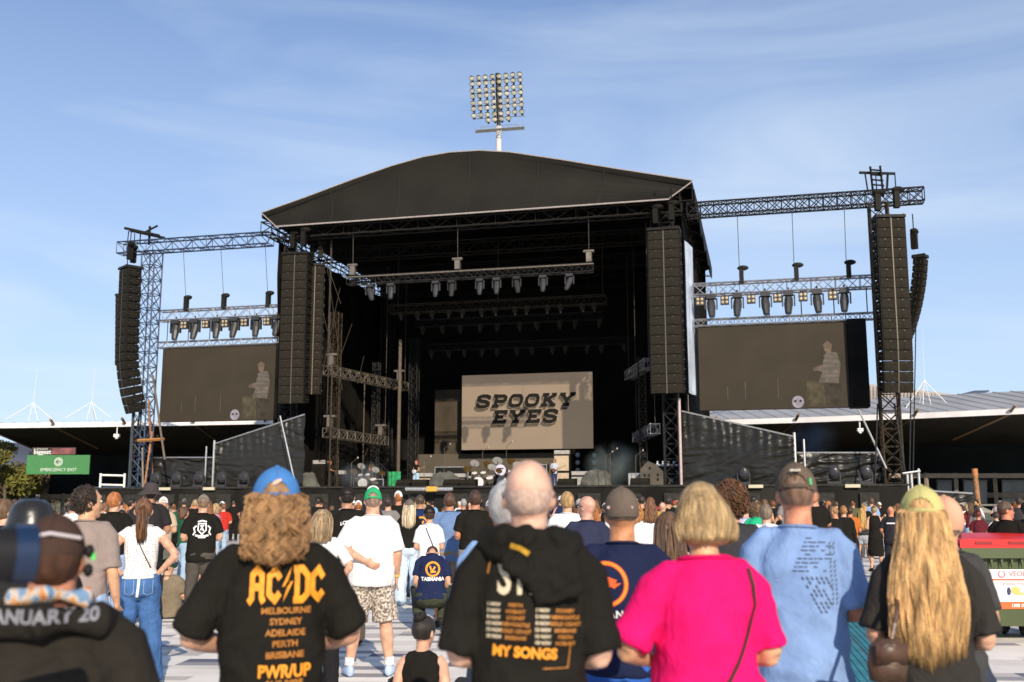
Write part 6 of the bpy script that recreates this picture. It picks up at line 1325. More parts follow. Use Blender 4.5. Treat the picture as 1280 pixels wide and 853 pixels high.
# black leather hat behind the hoodie man
person('person in shiny black leather hat just beyond the hooded man at far left', 39, 628, 4.3, None, .3, Pose(('front', 'front'), 1.05), SKIN3, ((.02, .02, .02), {}), ('jeans', (.03, .03, .04)), ('short', (.03, .02, .015), {'puff': 1.04}), None, vox=.016, seed=29)
lh = [o for o in COL.objects if o.name.startswith('person') and o.get('label', '').startswith('person in shiny black leather')][0]
mb = MB(); ps_ = Pose(('front', 'front'), 1.05); N = 28; vs = []
for r_, z in ((.002, .118), (.05, .112), (.078, .092), (.092, .055), (.10, .01), (.103, .0), (.12, -.012), (.115, -.018), (.098, -.006)): vs += [ps_.H((math.cos(2*math.pi*j/N)*r_, -.012+math.sin(2*math.pi*j/N)*r_*1.15, 1.66+z)) for j in range(N)]
mb.add(vs, [(i*N+j, i*N+(j+1) % N, (i+1)*N+(j+1) % N, (i+1)*N+j) for i in range(8) for j in range(N)]); child(lh, mb.mesh('leather_hat', mat('black_leather', (.018, .017, .015), rough=.32, var=.2, bump=.004, bscale=12), smooth=True), 'leather_hat')
# camera on a tripod reaching in from the left edge
q = at(-24, 693, 1.9); ct = thing('film_camera', 'black film camera with blue-topped lens hood poking in at the left edge', 'camera', tuple(q))
ax = Vector((.8, .6, -.02)).normalized(); mb = MB(); mb.loft([q-ax*.16, q-ax*.10, q-ax*.02, q+ax*.05, q+ax*.09], [.036, .040, .046, .050, .052], 24); mb.build('lens_barrel', mat('matt_rubber', (.016, .016, .017), rough=.5, var=.2), ct, smooth=True)
mb = MB(); mb.loft([q+ax*.05, q+ax*.088], [.0525, .0545], 24, cap=False); mb.build('blue_ring', mat('blue_ring', (.008, .022, .06), rough=.3, var=.1), ct, smooth=True)
mb = MB(); b_ = q-ax*.27; mb.box(b_, (.10, .22, .12), rot=(0, 0, -.58)); mb.build('camera_body', M_black, ct)
for a in (0, 2.1, 4.2): mb = MB(); f_ = b_+Vector((math.cos(a)*.35, math.sin(a)*.3, -b_.z)); mb.bar(b_-Vector((0, 0, .05)), f_, .014, 8); mb.build('tripod_leg', M_black, ct)
# ------------------------------------------------------------------ people in the middle distance
LB = (.30, .42, .62); DEN = (.055, .13, .30); TAN = (.33, .23, .14)
def mid(label, x, top, d, yaw=0, arms=('front', 'front'), g=1.0, fem=False, **k):
    legs_ = k.pop('stance', 'stand'); pel = k.pop('pelvis', None); lean = k.pop('lean', 0); hy = k.pop('hy', 0); hp = k.pop('hp', 0); k.setdefault('vox', .015); k.setdefault('seed', int(x) % 37)
    return person(label, x, top, d, None, yaw, Pose(arms, g, fem, legs_, lean, hy, hp, pel, k.pop('gap', .012)), **k)
# K: white shirt, green cap
pK = mid('man in green mesh cap, plain white shirt and mottled grey shorts', 466, 609, 10.1, 0, ('back', 'down'), 1.22, skin=SKIN2, shirt=((.78, .76, .74), {'hem': .84, 'loose': 1.04, 'sleeve': .95, 'amp': .009}), legs=('shorts', (.35, .31, .27), {'tex': 'camo', 'loose': 1.12, 'rise': .90}), hair=('short', (.3, .2, .15), {'puff': .99}), hat=('cap', (.03, .36, .14), {}), shoes=(.42, .55, .75), gap=.045, vox=.012)
mb = MB(); h_ = pK['ps'].H; t = MB(); t.ell((0, 0, 0), (.06, .03, .05), 12, 8); mb.add([h_(Vector((0, .062, 1.735))+q) for q in t.v], t.f); child(pK['root'], mb.mesh('cap_front', cloth((.7, .7, .68))), 'cap_front')
sh, el, wr = pK['ps'].arm(1); mb = MB(); mb.loft([wr+(el-wr)*.02, wr+(el-wr)*.10], [.036, .036], 12); child(pK['root'], mb.mesh('wristband', mat('yellow_band', (.6, .5, .1), var=0)), 'wristband')
for s in (-1, 1):
    hp_, kn_, an_, tv_ = pK['ps'].leg(s); mb = MB(); mb.loft([an_+Vector((0, 0, .02)), an_+Vector((0, 0, .09))], [.047, .045], 12); child(pK['root'], mb.mesh('sock', cloth((.7, .7, .7))), 'sock')
# L: white dotted top, blue jeans
pW = mid('woman with ponytail in white dotted sleeveless top and blue jeans, hands on hips', 180, 622, 9.5, -.05, ('hip', 'hip'), 1.02, True, skin=SKIN2, shirt=((.76, .73, .70), {'hem': 1.0, 'sleeve': .22, 'tex': 'dots', 'neck': .09, 'amp': .006, 'loose': .95}), legs=('wide', DEN, {'tex': 'denim', 'rise': 1.04}), hair=('tail', (.14, .065, .03), {'tail': 1.34}), shoes=(.30, .20, .12), hy=.0, vox=.011, gap=.02)
strap(pW, [(-.05, 1.40), (.02, 1.25), (.10, 1.10)], .010, mat('strap_brown', (.045, .025, .022), rough=.5, var=.2))
for s in (-1, 1): put_print(pW, *stroke2d([(s*.045, .99), (s*.045, .87), (s*.08, .85), (s*.125, .87), (s*.125, .99)], .006), mat('denim_seam', (.22, .30, .45), var=0), 'pocket_seam', target=[c for c in pW['root'].children if c.name.startswith('trousers')][0], off=.003)
put_print(pW, *stroke2d([(.0, 1.02), (-.004, .92), (-.012, .83)], .024), cloth((.7, .7, .68)), 'hanging_ribbon', target=[c for c in pW['root'].children if c.name.startswith('trousers')][0], off=.008)
# M: taupe shirt, profile face
mid('dark-haired man in taupe grey shirt looking to the side, face in profile', 110, 606, 7.6, -.45, ('down', 'down'), 1.04, skin=skinm((.60, .33, .18)), shirt=((.27, .215, .19), {'hem': .82, 'sleeve': .95}), legs=('jeans', LB), hair=('curly', (.045, .03, .022), {'r_': .096, 'n_': 260, 'cz': 1.655, 'low': 1.57}), hy=-.85, vox=.013)
mid('ginger-haired man in plain black shirt and pale blue jeans near the white pipe rack', 143, 615, 13.5, -.1, ('front', 'front'), 1.0, skin=SKIN2, shirt=(BLK, {'hem': .84}), legs=('wide', LB), hair=('short', (.42, .15, .05), {'puff': 1.08}), hy=-.5)
pO = mid('stocky man in camo cap and black shirt with a white crest on the back', 254, 618, 14.6, 0, ('fold', 'fold'), 1.14, skin=SKIN2, shirt=(BLK, {'hem': .84}), legs=('jeans', (.075, .065, .055)), hair=('short', (.25, .15, .09), {'puff': .99}), hat=('cap', (.20, .17, .14), {}), shoes=(.62, .26, .06))
L = [stroke2d([(-.05, 1.36), (-.055, 1.27), (0, 1.215), (.055, 1.27), (.05, 1.36)], .018, True), stroke2d([(-.02, 1.34), (.02, 1.26)], .02), stroke2d([(.02, 1.345), (-.02, 1.27)], .02), stroke2d([(-.06, 1.385), (0, 1.40), (.06, 1.385)], .02), stroke2d([(-.075, 1.33), (-.11, 1.30), (-.095, 1.24), (-.12, 1.20)], .02), stroke2d([(.075, 1.33), (.11, 1.30), (.095, 1.24), (.12, 1.20)], .02), stroke2d([(-.09, 1.20), (-.03, 1.185), (0, 1.20), (.03, 1.185), (.09, 1.20)], .026), stroke2d([(-.05, 1.17), (.05, 1.17)], .02)]
polyprint(pO, L, M_pw, 'crest_print')
mid('person sitting on the floor in drab olive top and dark green cap', 216, 697, 15.2, -.35, ('lap', 'lap'), 1.25, skin=SKIN2, shirt=((.20, .165, .115), {'hem': .86, 'loose': 1.1}), legs=('jeans', (.05, .07, .12)), hair=('short', (.04, .03, .02), {}), hat=('cap', (.012, .06, .03), {'opening': False}), stance='floor', pelvis=(0, 0, .11), hy=-.8, lean=-.12)
mid('person in charcoal bucket hat and dark shirt behind the ponytailed woman', 187, 603, 14.6, .1, ('front', 'front'), 1.1, skin=SKIN4, shirt=((.025, .023, .024), {'hem': .84}), legs=('jeans', (.02, .02, .022)), hair=('short', (.03, .02, .015), {}), hat=('bucket', (.060, .050, .050)))
mid('man in white cap and sand-coloured shirt beyond the ponytailed woman', 204, 621, 19, 0, ('down', 'front'), 1.0, skin=SKIN2, shirt=((.46, .36, .25), {'hem': .84}), legs=('shorts', (.1, .1, .09)), hair=None, hat=('cap', (.7, .69, .68), {}), vox=.018)
pT = mid('man in black cap and black shirt with arched lettering, tan trousers', 434, 607, 12.2, 0, ('hip', 'front'), 1.08, skin=SKIN4, shirt=(BLK, {'hem': .84}), legs=('wide', (.34, .24, .14)), hair=('short', (.02, .015, .012), {}), hat=('cap', (.018, .015, .014), {}))
tprint(pT, 'LONDON', .05, .04, 1.36, M_pw, bold=.002, arc=2.0); tprint(pT, '73', .06, .06, 1.30, M_or, bold=.002)
mid('woman with blond bob in white shirt and dark trousers beside the green cap man', 404, 637, 9.2, -.25, ('front', 'hip'), 1.0, True, skin=SKIN2, shirt=((.76, .74, .72), {'hem': .88, 'sleeve': .85}), legs=('jeans', (.015, .014, .016)), hair=('long', (.36, .25, .14), {'length': 1.44, 'n_': 90, 'r_': .009, 'vol': .01, 'thick': 1.3}), shoes=(.22, .03, .04))
pX = mid('man in steel-blue shirt and khaki shorts standing behind the stage-front crowd', 562, 616, 15.0, 0, ('front', 'down'), 1.04, skin=SKIN3, shirt=((.13, .21, .38), {'hem': .80, 'loose': 1.04}), legs=('shorts', (.26, .20, .14)), hair=('short', (.10, .05, .03), {'puff': 1.08}), hy=-.1)
pU = mid('short person in black cap, white shirt and black shorts with a navy bag strap', 537, 632, 14.0, 0, ('front', 'front'), .92, True, skin=SKIN2, shirt=((.76, .74, .73), {'hem': .86, 'loose': 1.1}), legs=('shorts', (.03, .027, .025), {'loose': 1.1}), hair=('short', (.05, .03, .02), {}), hat=('cap', (.014, .013, .013), {}))
strap(pU, [(-.05, 1.44), (.03, 1.25), (.12, 1.02)], .016, mat('strap_navy', (.02, .03, .09), rough=.6, var=0))
mid('woman with long pale blond hair in grey cap, black shirt and pale blue jeans', 512, 624, 17.0, -.1, ('front', 'front'), .98, True, skin=SKIN2, shirt=(BLK, {'hem': .96}), legs=('wide', (.50, .60, .70)), hair=('long', (.60, .47, .32), {'length': 1.28, 'n_': 60, 'r_': .01}), hat=('cap', (.13, .11, .10), {'opening': False}), shoes=(.45, .55, .7))
pV = mid('balding man in navy shirt with an orange ring emblem behind the white shirt', 525, 618, 18.5, 0, ('front', 'front'), 1.08, skin=SKIN4, shirt=((.015, .028, .09), {'hem': .84}), legs=('jeans', (.03, .04, .07)), hair=('short', (.08, .05, .03), {'puff': 1.0, 'nape': 1.59}))
polyprint(pV, [ring2(.03, 1.27, .095, .03), stroke2d([(-.01, 1.32), (.03, 1.25), (.07, 1.30)], .03), stroke2d([(.0, 1.24), (.05, 1.21)], .03)], M_or, 'ring_print')
pS = person('person squatting with head down in navy shirt reading TASMANIA under an orange ring', 541, 0, 13.6, 1.72, 0, Pose(('lap', 'lap'), 1.16, True, 'squat', .42, 0, 1.35, (0, -.05, .44)), SKIN2, ((.014, .022, .065), {'hem': .86, 'loose': 1.05}), ('jeans', (.05, .055, .035)), ('short', (.05, .03, .02), {}), None, vox=.015, seed=4)
def sprint(P_, polys, m_, nm):   # a print laid on a shirt worn low: the print's own heights follow the pose
    o_ = P_['ps'].pel.z-.93-.04; return polyprint(P_, [([(a, b+o_) for a, b in v_], f_) for v_, f_ in polys], m_, nm)
sprint(pS, [ring2(.01, 1.33, .085, .026), stroke2d([(-.03, 1.37), (.0, 1.30), (.04, 1.36)], .024), stroke2d([(-.02, 1.29), (.05, 1.30)], .022)], M_or, 'ring_print')
v, f = text_mesh('TASMANIA', .062, .003); sprint(pS, [(v and [(a+.01, b+1.205) for a, b in v], f)], M_pw, 'lettering')
mid('dark-haired woman with a bun sitting on the floor in black tank top', 531, 768, 7.2, -.15, ('prop', 'prop'), .95, True, skin=SKIN2, shirt=(BLK, {'hem': .84, 'tank': True}), legs=('jeans', (.03, .03, .035)), hair=('bun', (.022, .011, .007), {}), stance='floor', pelvis=(0, 0, .11), hy=-.45, hp=.15, vox=.012)
mid('person in loose black top with a grey jumper round the waist and brown trousers', 594, 613, 14.2, 0, ('front', 'down'), 1.08, skin=SKIN3, shirt=(BLK, {'hem': .98, 'loose': 1.1}), legs=('wide', (.10, .065, .04)), hair=('short', (.07, .035, .02), {'puff': 1.1}))
lastp = [o for o in COL.objects if o.get('label', '').startswith('person in loose black top')][0]
mb = MB(); mb.loft([(0, 0, .86), (0, 0, .95), (0, 0, 1.04)], [(.215, .165), (.22, .17), (.205, .15)], 24); child(lastp, remesh(mb, 'tied_jumper', cloth((.28, .25, .24)), .015, 2, wrinkle(.012, 3)), 'tied_jumper')
mid('person in white cap and olive shirt right beside the grey-haired head', 614, 624, 16.0, -.3, ('front', 'front'), 1.0, skin=SKIN2, shirt=((.10, .12, .05), {'hem': .84}), legs=('jeans', (.05, .05, .05)), hair=('short', (.2, .12, .07), {}), hat=('cap', (.66, .64, .62), {}))
mid('man with thick curly brown hair in charcoal shirt lifting a phone to his ear', 912, 603, 6.6, .12, ('up', 'front'), 1.02, skin=SKIN2, shirt=((.038, .037, .042), {'hem': .84}), legs=('jeans', (.05, .06, .09)), hair=('curly', (.14, .065, .03), {'r_': .112, 'n_': 420, 'cz': 1.66, 'low': 1.55}), hy=.5, vox=.013)
mid('woman with long straight dark hair squeezed between navy and pink shirts', 834, 640, 6.4, .1, ('front', 'front'), .9, True, skin=SKIN2, shirt=((.62, .55, .5), {'hem': .88}), legs=('jeans', (.03, .03, .04)), hair=('long', (.12, .065, .035), {'length': 1.32, 'n_': 110, 'r_': .009}))
mid('woman with long brown hair in plain white shirt seen past the taupe cap', 813, 626, 17.0, 0, ('front', 'front'), .98, True, skin=SKIN2, shirt=((.78, .77, .80), {'hem': .84, 'loose': 1.1}), legs=('jeans', (.08, .05, .06)), hair=('long', (.20, .095, .045), {'length': 1.38, 'n_': 70, 'r_': .010, 'curl': .5}))
mid('red-haired woman in white halter top and black skirt seen past the taupe cap', 795, 628, 17.0, 0, ('front', 'front'), .92, True, skin=SKIN2, shirt=((.72, .64, .62), {'hem': 1.0, 'tank': True}), legs=('skirt', (.02, .02, .02)), hair=('long', (.50, .22, .06), {'length': 1.42, 'n_': 60, 'r_': .010, 'curl': .6}))
pr = mid('bald man in navy shirt and sunglasses looking sideways by the black hood', 733, 620, 10.4, .15, ('front', 'front'), 1.08, skin=skinm((.56, .30, .22)), shirt=((.028, .032, .065), {'hem': .84}), legs=('jeans', (.04, .05, .08)), hair=None, hy=.7); glasses(pr['ps'], pr['root'], mat('dark_frame', (.01, .012, .03), rough=.2, var=0))
mid('man with short sandy hair in white shirt just right of the bald head', 709, 615, 13.0, 0, ('front', 'front'), 1.0, skin=SKIN2, shirt=((.74, .74, .76), {'hem': .84}), legs=('jeans', (.05, .06, .1)), hair=('short', (.42, .26, .11), {'puff': 1.12, 'nz': .05}))
pR = mid('bald man in black shirt with red lettering beyond the white shirt', 828, 628, 22.0, 0, ('front', 'front'), 1.1, skin=SKIN2, shirt=(BLK, {'hem': .84}), legs=('jeans', (.03, .03, .04)), hair=None, vox=.02)
tprint(pR, 'METAL', .10, 0, 1.36, mat('print_red', (.55, .05, .02), var=0), bold=.008) if False else polyprint(pR, [stroke2d([(-.13, 1.34), (-.10, 1.40), (-.06, 1.35), (-.02, 1.40), (.02, 1.35), (.06, 1.40), (.10, 1.35), (.13, 1.39)], .035)], mat('print_red', (.55, .05, .02), var=0), 'red_print')
mid('person in bright green shirt with long brown hair near the blue-shirted man', 945, 626, 15.5, -.1, ('front', 'front'), 1.0, True, skin=SKIN2, shirt=((.02, .42, .20), {'hem': .84}), legs=('jeans', (.05, .06, .1)), hair=('curly', (.20, .12, .06), {'r_': .11, 'n_': 160}))
mid('person in pale lilac shirt with short brown hair left of the bright green shirt', 931, 628, 16.5, 0, ('phone', 'front'), 1.05, skin=SKIN2, shirt=((.50, .46, .62), {'hem': .84}), legs=('jeans', (.05, .06, .1)), hair=('short', (.18, .1, .05), {'puff': 1.1}))
tw_ = mid('person with a white towel over the shoulders beside the blue-shirted man', 957, 630, 12.0, 0, ('front', 'front'), 1.0, skin=SKIN2, shirt=((.60, .60, .68), {'hem': .84}), legs=('jeans', (.05, .06, .1)), hair=('short', (.2, .15, .1), {}))
mb = MB(); mb.loft([(-.12, -.09, 1.48), (0, -.10, 1.50), (.12, -.09, 1.47), (.17, -.12, 1.30), (.19, -.13, 1.08)], [(.03, .06), (.03, .07), (.03, .07), (.02, .08), (.015, .085)], 12); child(tw_['root'], remesh(mb, 'towel', cloth((.74, .73, .76)), .012, 2, wrinkle(.02, 9)), 'towel')
# group on the open floor at the right
mid('man in black shirt looking down at a phone in his hand, in profile', 1043, 633, 20.5, .95, ('front', 'phone'), 1.18, skin=SKIN3, shirt=(BLK, {'hem': .84}), legs=('shorts', (.36, .26, .19)), hair=('short', (.32, .17, .08), {'puff': 1.03}), hp=.3, vox=.017)
mid('woman in red-flowered dark top beside the man with the phone', 1026, 634, 20.0, .3, ('front', 'front'), 1.0, True, skin=SKIN2, shirt=((.05, .03, .03), {'hem': .84, 'tex': 'floral'}), legs=('jeans', (.04, .04, .05)), hair=('long', (.42, .30, .17), {'length': 1.40, 'n_': 50, 'r_': .012}), vox=.018)
mid('woman with very long golden hair, dark shirt and grey denim miniskirt', 1077, 635, 27.0, -.1, ('down', 'down'), 1.0, True, skin=SKIN2, shirt=((.03, .032, .035), {'hem': .96}), legs=('miniskirt', (.33, .34, .38), {}), hair=('long', (.50, .30, .09), {'length': 1.10, 'n_': 60, 'r_': .012}), shoes=(.02, .02, .02), gap=.05, vox=.018)
mid('woman with tied-up fair hair in long black dress and bare shoulders', 1092, 632, 25.5, .1, ('front', 'front'), 1.0, True, skin=SKIN2, shirt=(BLK, {'hem': .9, 'tank': True}), legs=('dress', BLK, {}), hair=('bun', (.30, .18, .08), {}), shoes=(.03, .02, .02), vox=.018)
pq = mid('bald man in black shirt with a small white line of lettering by the olive cap', 1113, 633, 23.0, -.1, ('front', 'front'), 1.12, skin=SKIN3, shirt=((.022, .022, .028), {'hem': .84}), legs=('jeans', (.02, .02, .025)), hair=None, vox=.018)
polyprint(pq, [stroke2d([(-.10, 1.34), (.10, 1.34)], .03)], M_pw, 'lettering_line')
mid('slim man in black jacket with tan trousers just right of the man with the phone', 1054, 632, 21.5, 0, ('down', 'down'), .92, skin=SKIN2, shirt=(BLK, {'hem': .84, 'sleeve': 1.1}), legs=('jeans', (.34, .24, .17)), hair=('short', (.35, .16, .05), {}), shoes=(.05, .03, .02), vox=.018)
mid('person in orange vest and dark top behind the golden-haired woman', 1062, 633, 23.5, 0, ('front', 'front'), .98, skin=SKIN3, shirt=((.45, .14, .03), {'hem': .98}), legs=('jeans', (.02, .02, .025)), hair=('short', (.05, .03, .02), {}), vox=.02)
mid('woman in maroon shirt and white shorts standing under the rusty pole', 1222, 637, 23.0, .05, ('front', 'front'), 1.0, True, skin=SKIN3, shirt=((.10, .015, .022), {'hem': .92}), legs=('shorts', (.68, .66, .64), {}), hair=('bun', (.12, .03, .02), {}), vox=.018)
mid('woman in white top with dark hair leaning on the rail by the rusty pole', 1247, 639, 24.0, .4, ('out', 'front'), .98, True, skin=SKIN2, shirt=((.70, .68, .66), {'hem': .9}), legs=('jeans', (.04, .04, .05)), hair=('short', (.05, .03, .02), {'puff': 1.1}), lean=.25, vox=.018)
pI = mid('dark-haired man in black shirt and sunglasses in profile above the red bin lid', 1257, 626, 13.2, -.35, ('front', 'front'), 1.1, skin=SKIN3, shirt=(BLK, {'hem': .84}), legs=('jeans', (.03, .03, .04)), hair=('short', (.09, .055, .035), {'puff': 1.05, 'nape': 1.57}), hy=-.9, vox=.013)
glasses(pI['ps'], pI['root'], mat('dark_frame', (.01, .012, .03), rough=.2, var=0))
mid('person in black cap at the right edge behind the man in sunglasses', 1283, 627, 14.6, 0, ('front', 'front'), 1.05, skin=SKIN4, shirt=(BLK, {'hem': .84}), legs=('jeans', (.03, .03, .04)), hair=('short', (.03, .02, .02), {}), hat=('cap', (.02, .02, .02), {}))
mid('person in black top with pale braid at the far left edge, hand to face', 6, 624, 9.5, -.4, ('up', 'front'), 1.05, skin=SKIN2, shirt=((.03, .027, .025), {'hem': .84, 'sleeve': 1.1}), legs=('jeans', (.03, .03, .04)), hair=('short', (.14, .08, .04), {'puff': 1.12}), hy=-.6)
# ------------------------------------------------------------------ wheelie bin with a red lid
G = onground(1243, 803, .02); bY = G.y; 
bn_ = thing('waste_bin', 'large dark green wheeled bin with a slightly open red lid', 'bin', (G.x, bY, 0)); 
M_bin = mat('bin_green', (.060, .080, .028), rough=.5, var=.12, scale=3); M_lid = mat('lid_red', (.62, .015, .015), rough=.4, var=.08)
x0 = at(1204, 700, bY).x; x1 = x0+1.38; zt = at(1240, 687, bY).z; zb = at(1240, 784, bY).z
mb = MB(); a = .07
mb.add([(x0+a, bY+.08, zb), (x1-a, bY+.08, zb), (x1-a, bY+.98, zb), (x0+a, bY+.98, zb), (x0, bY, zt), (x1, bY, zt), (x1, bY+1.06, zt), (x0, bY+1.06, zt)], [(0, 3, 2, 1), (0, 1, 5, 4), (1, 2, 6, 5), (2, 3, 7, 6), (3, 0, 4, 7), (4, 5, 6, 7)]); mb.build('tub', M_bin, bn_)
for y_ in (bY-.03, bY+1.07): mb = MB(); mb.box(((x0+x1)/2, y_, zt-.04), (x1-x0+.10, .10, .12)); mb.build('rim', M_bin, bn_)
mb = MB()
for i in range(11): mb.prism([(0, 0), (.035, 0), (.012, -.11)], .03, (x0+.06+i*.122, bY-.045, zt-.10), (1, 0, 0), (0, 0, 1), (0, 1, 0))
mb.build('rib', M_bin, bn_)
mb = MB(); zl = zt+.10
vs = []; N = 12
for i in range(N+1):
    f = i/N; y_ = bY-.06+f*1.2; z_ = zl+.06*math.sin(f*math.pi)+.04*f; vs += [(x0-.05, y_, z_), (x1+.05, y_, z_), (x0-.05, y_, z_-.035), (x1+.05, y_, z_-.035)]
mb.add(vs, [q for i in range(N) for q in ((4*i, 4*i+1, 4*i+5, 4*i+4), (4*i+2, 4*i+6, 4*i+7, 4*i+3), (4*i, 4*i+4, 4*i+6, 4*i+2), (4*i+1, 4*i+3, 4*i+7, 4*i+5))]+[(0, 2, 3, 1), (4*N, 4*N+1, 4*N+3, 4*N+2)])
mb.box(((x0+x1)/2, bY-.07, zl-.03), (x1-x0+.12, .03, .10)); ld = mb.build('lid', M_lid, bn_)
mb = MB()
for i in range(3): mb.box((x0+.22+i*.40, bY-.09, zl-.02), (.20, .012, .03))
mb.build('lid_slot', mat('lid_dark_red', (.22, .01, .01), var=0), ld)
mb = MB(); mb.ell(((x0+x1)/2, bY+.5, zt+.0), (.62, .46, .085), 26, 10); mb.v = [q+Vector((0, 0, .05*noise.noise(q*9))) for q in mb.v]; mb.build('bin_liner', mat('black_plastic', (.02, .02, .022), rough=.25, bump=.02, bscale=18), bn_, smooth=True)
for wx in (x0+.26, x1-.26):
    for wy in (bY+.10, bY+.92):
        zr = .105; mb = MB(); mb.bar((wx-.028, wy, .02+zr), (wx+.028, wy, .02+zr), zr, 20); 
        rot = Matrix.Rotation(R(22), 4, 'Z'); w_ = mb.build('wheel', mat('rubber', (.02, .02, .02), rough=.7, var=.1), bn_); mb = MB(); mb.bar((wx-.034, wy, .02+zr), (wx+.034, wy, .02+zr), zr*.5, 14); mb.build('wheel_hub', mat('hub_brown', (.16, .11, .06)), w_)
        mb = MB(); mb.box((wx, wy, .02+zr*2+.012), (.10, .14, .02)); mb.bar((wx+.045, wy, .02+zr), (wx+.045, wy, zb), .012); mb.bar((wx-.045, wy, .02+zr), (wx-.045, wy, zb), .012); mb.build('caster_fork', M_steel, w_)
pxs, pz0, pz1 = at(1229, 712, bY).x, at(1229, 762, bY).z, at(1229, 712, bY).z
def by(z): return bY-.012+.08*(zt-z)/(zt-zb)
def plate(xa, xb, za_, zb_, off, m_, nm, par):
    mb_ = MB(); mb_.add([(xa, by(za_)-off, za_), (xb, by(za_)-off, za_), (xb, by(zb_)-off, zb_), (xa, by(zb_)-off, zb_)], [(0, 1, 2, 3)]); return mb_.build(nm, m_, par)
lab = plate(pxs, pxs+.74, pz0, pz1, .0, mat('label_orange', (.80, .13, .03), rough=.6, var=.05), 'label', bn_); zz = pz1-(pz1-pz0)*.24
plate(pxs, pxs+.74, zz, pz1, .003, mat('label_white', (.78, .76, .80), rough=.6, var=.03), 'label_header', lab); plate(pxs+.045, pxs+.70, pz0+.085, zz-.02, .003, mat('label_white', (.78, .76, .80)), 'label_field', lab)
def btext(s_, size, cx, cz, m_, bold=0):
    v_, f_ = text_mesh(s_, size, bold); mb_ = MB(); mb_.add([(cx+a_, by(cz+b_)-.006, cz+b_) for a_, b_ in v_], f_); return mb_.build('lettering', m_, lab)
M_lred = mat('label_red', (.55, .12, .10), var=0); btext('VEOLIA', .085, pxs+.45, (zz+pz1)/2, M_lred, .001); btext('GENERAL WASTE', .042, pxs+.37, zz-.06, M_lred); btext('1300 101', .05, pxs+.42, pz0+.04, M_pw, .002)
mb = MB(); c_ = Vector((pxs+.22, by((zz+pz1)/2)-.006, (zz+pz1)/2)); vs, fs = ring2(0, 0, .036, .014, 20); mb.add([(c_.x+a_, c_.y, c_.z+b_) for a_, b_ in vs], fs); mb.build('emblem', M_lred, lab)
for (dx, dz, rx, rz, c) in ((.30, .02, .025, .05, (.03, .03, .12)), (.38, .03, .06, .045, (.75, .45, .12)), (.44, -.01, .08, .02, (.70, .45, .2)), (.54, -.01, .03, .02, (.65, .25, .15))):
    mb = MB(); zc = (pz0+.085+zz-.02)/2-.02+dz; vs = [(pxs+dx+rx*math.cos(k*.785), by(zc)-.007, zc+rz*math.sin(k*.785)) for k in range(8)]; mb.add(vs, [tuple(range(8))]); mb.build('picture', mat('pic_%.2f_%.2f' % (c[0], c[1]), c, var=0), lab)
# ------------------------------------------------------------------ musicians on the deck
def onstage(label, x, v, **k):
    u, _ = sp(x, 600, v); w = S(u, v, DZ); return person(label, None, 0, 0, 1.70, loc=(w.x, w.y, DZ), vox=.02, **k)
pm = onstage('red-haired guitarist in black top and wide pale blue jeans on the stage', 520, 4.5, yaw=2.6, pose=Pose(('guitar', 'guitar'), .92, True, gap=.03), skin=SKIN2, shirt=(BLK, {'hem': .98, 'sleeve': .4}), legs=('wide', (.38, .52, .62), {'loose': 1.2}), hair=('long', (.30, .05, .02), {'length': 1.42, 'n_': 50, 'r_': .012, 'curl': .6}))
def guitar(P_, m_):
    U_ = P_['ps'].U; mb_ = MB(); mb_.loft([U_((.16, .20, .99)), U_((.09, .21, 1.02)), U_((.0, .21, 1.05)), U_((-.06, .21, 1.07)), U_((-.12, .21, 1.09))], [(.02, .08), (.025, .15), (.025, .10), (.025, .13), (.02, .06)], 14, side=Vector((0, 1, 0)))
    loc = P_['root']; g_ = bpy.data.objects.new('guitar', None); COL.objects.link(g_); g_.location = loc.location; g_.rotation_euler = loc.rotation_euler; g_.scale = loc.scale
    child(g_, mb_.mesh('guitar_body', m_, smooth=True), 'guitar_body'); mb_ = MB(); mb_.bar(U_((-.10, .215, 1.09)), U_((-.66, .24, 1.30)), .022, 6); mb_.box(U_((-.71, .24, 1.32)), (.14, .02, .07), rot=(0, .35, 0)); child(g_, mb_.mesh('guitar_neck', mat('maple', (.35, .22, .12))), 'guitar_neck'); return g_
tag(guitar(pm, mat('white_guitar', (.6, .62, .66), rough=.3)), 'pale electric guitar played by the red-haired musician', 'guitar')
pm2 = onstage('musician in striped shirt and dark trousers beside the cream amplifier stack', 693, 4.5, yaw=2.9, pose=Pose(('guitar', 'guitar'), .95), skin=SKIN2, shirt=((.45, .48, .55), {'hem': .86}), legs=('jeans', (.03, .05, .12)), hair=('curly', (.30, .14, .05), {'n_': 90}))
tag(guitar(pm2, mat('dark_guitar', (.06, .02, .015), rough=.3)), 'dark electric guitar played by the striped-shirt musician', 'guitar')
onstage('stagehand in orange cap and dark clothes at the left end of the stage', 412, 3.5, yaw=-1.2, pose=Pose(('front', 'front'), 1.0), skin=SKIN3, shirt=(BLK, {'hem': .84}), legs=('jeans', (.02, .02, .02)), hair=('short', (.45, .13, .03), {'puff': 1.1}))
pd = onstage('drummer with orange hair sitting in the smoke at the left of the stage', 462, 6.0, yaw=2.8, pose=Pose(('front', 'front'), 1.0, pelvis=(0, 0, .62), legs='floor'), skin=SKIN3, shirt=((.04, .04, .05), {'hem': .86}), legs=('jeans', (.03, .03, .04)), hair=('curly', (.50, .16, .03), {'n_': 90}))
drumkit(455, 4.6, .95, 'dim drum kit in the smoke at the left of the stage')
u, _ = sp(462, 600, 6.0); mb = MB(); mb.bar((u, 6, DZ), (u, 6, DZ+.46), .05, 8); mb.bar((u, 6, DZ+.42), (u, 6, DZ+.50), .19, 14); tag(mb.build('drum_stool', M_black, org=(u, 6, DZ), stage=True), 'black round drum stool in the smoke at the left', 'stool')
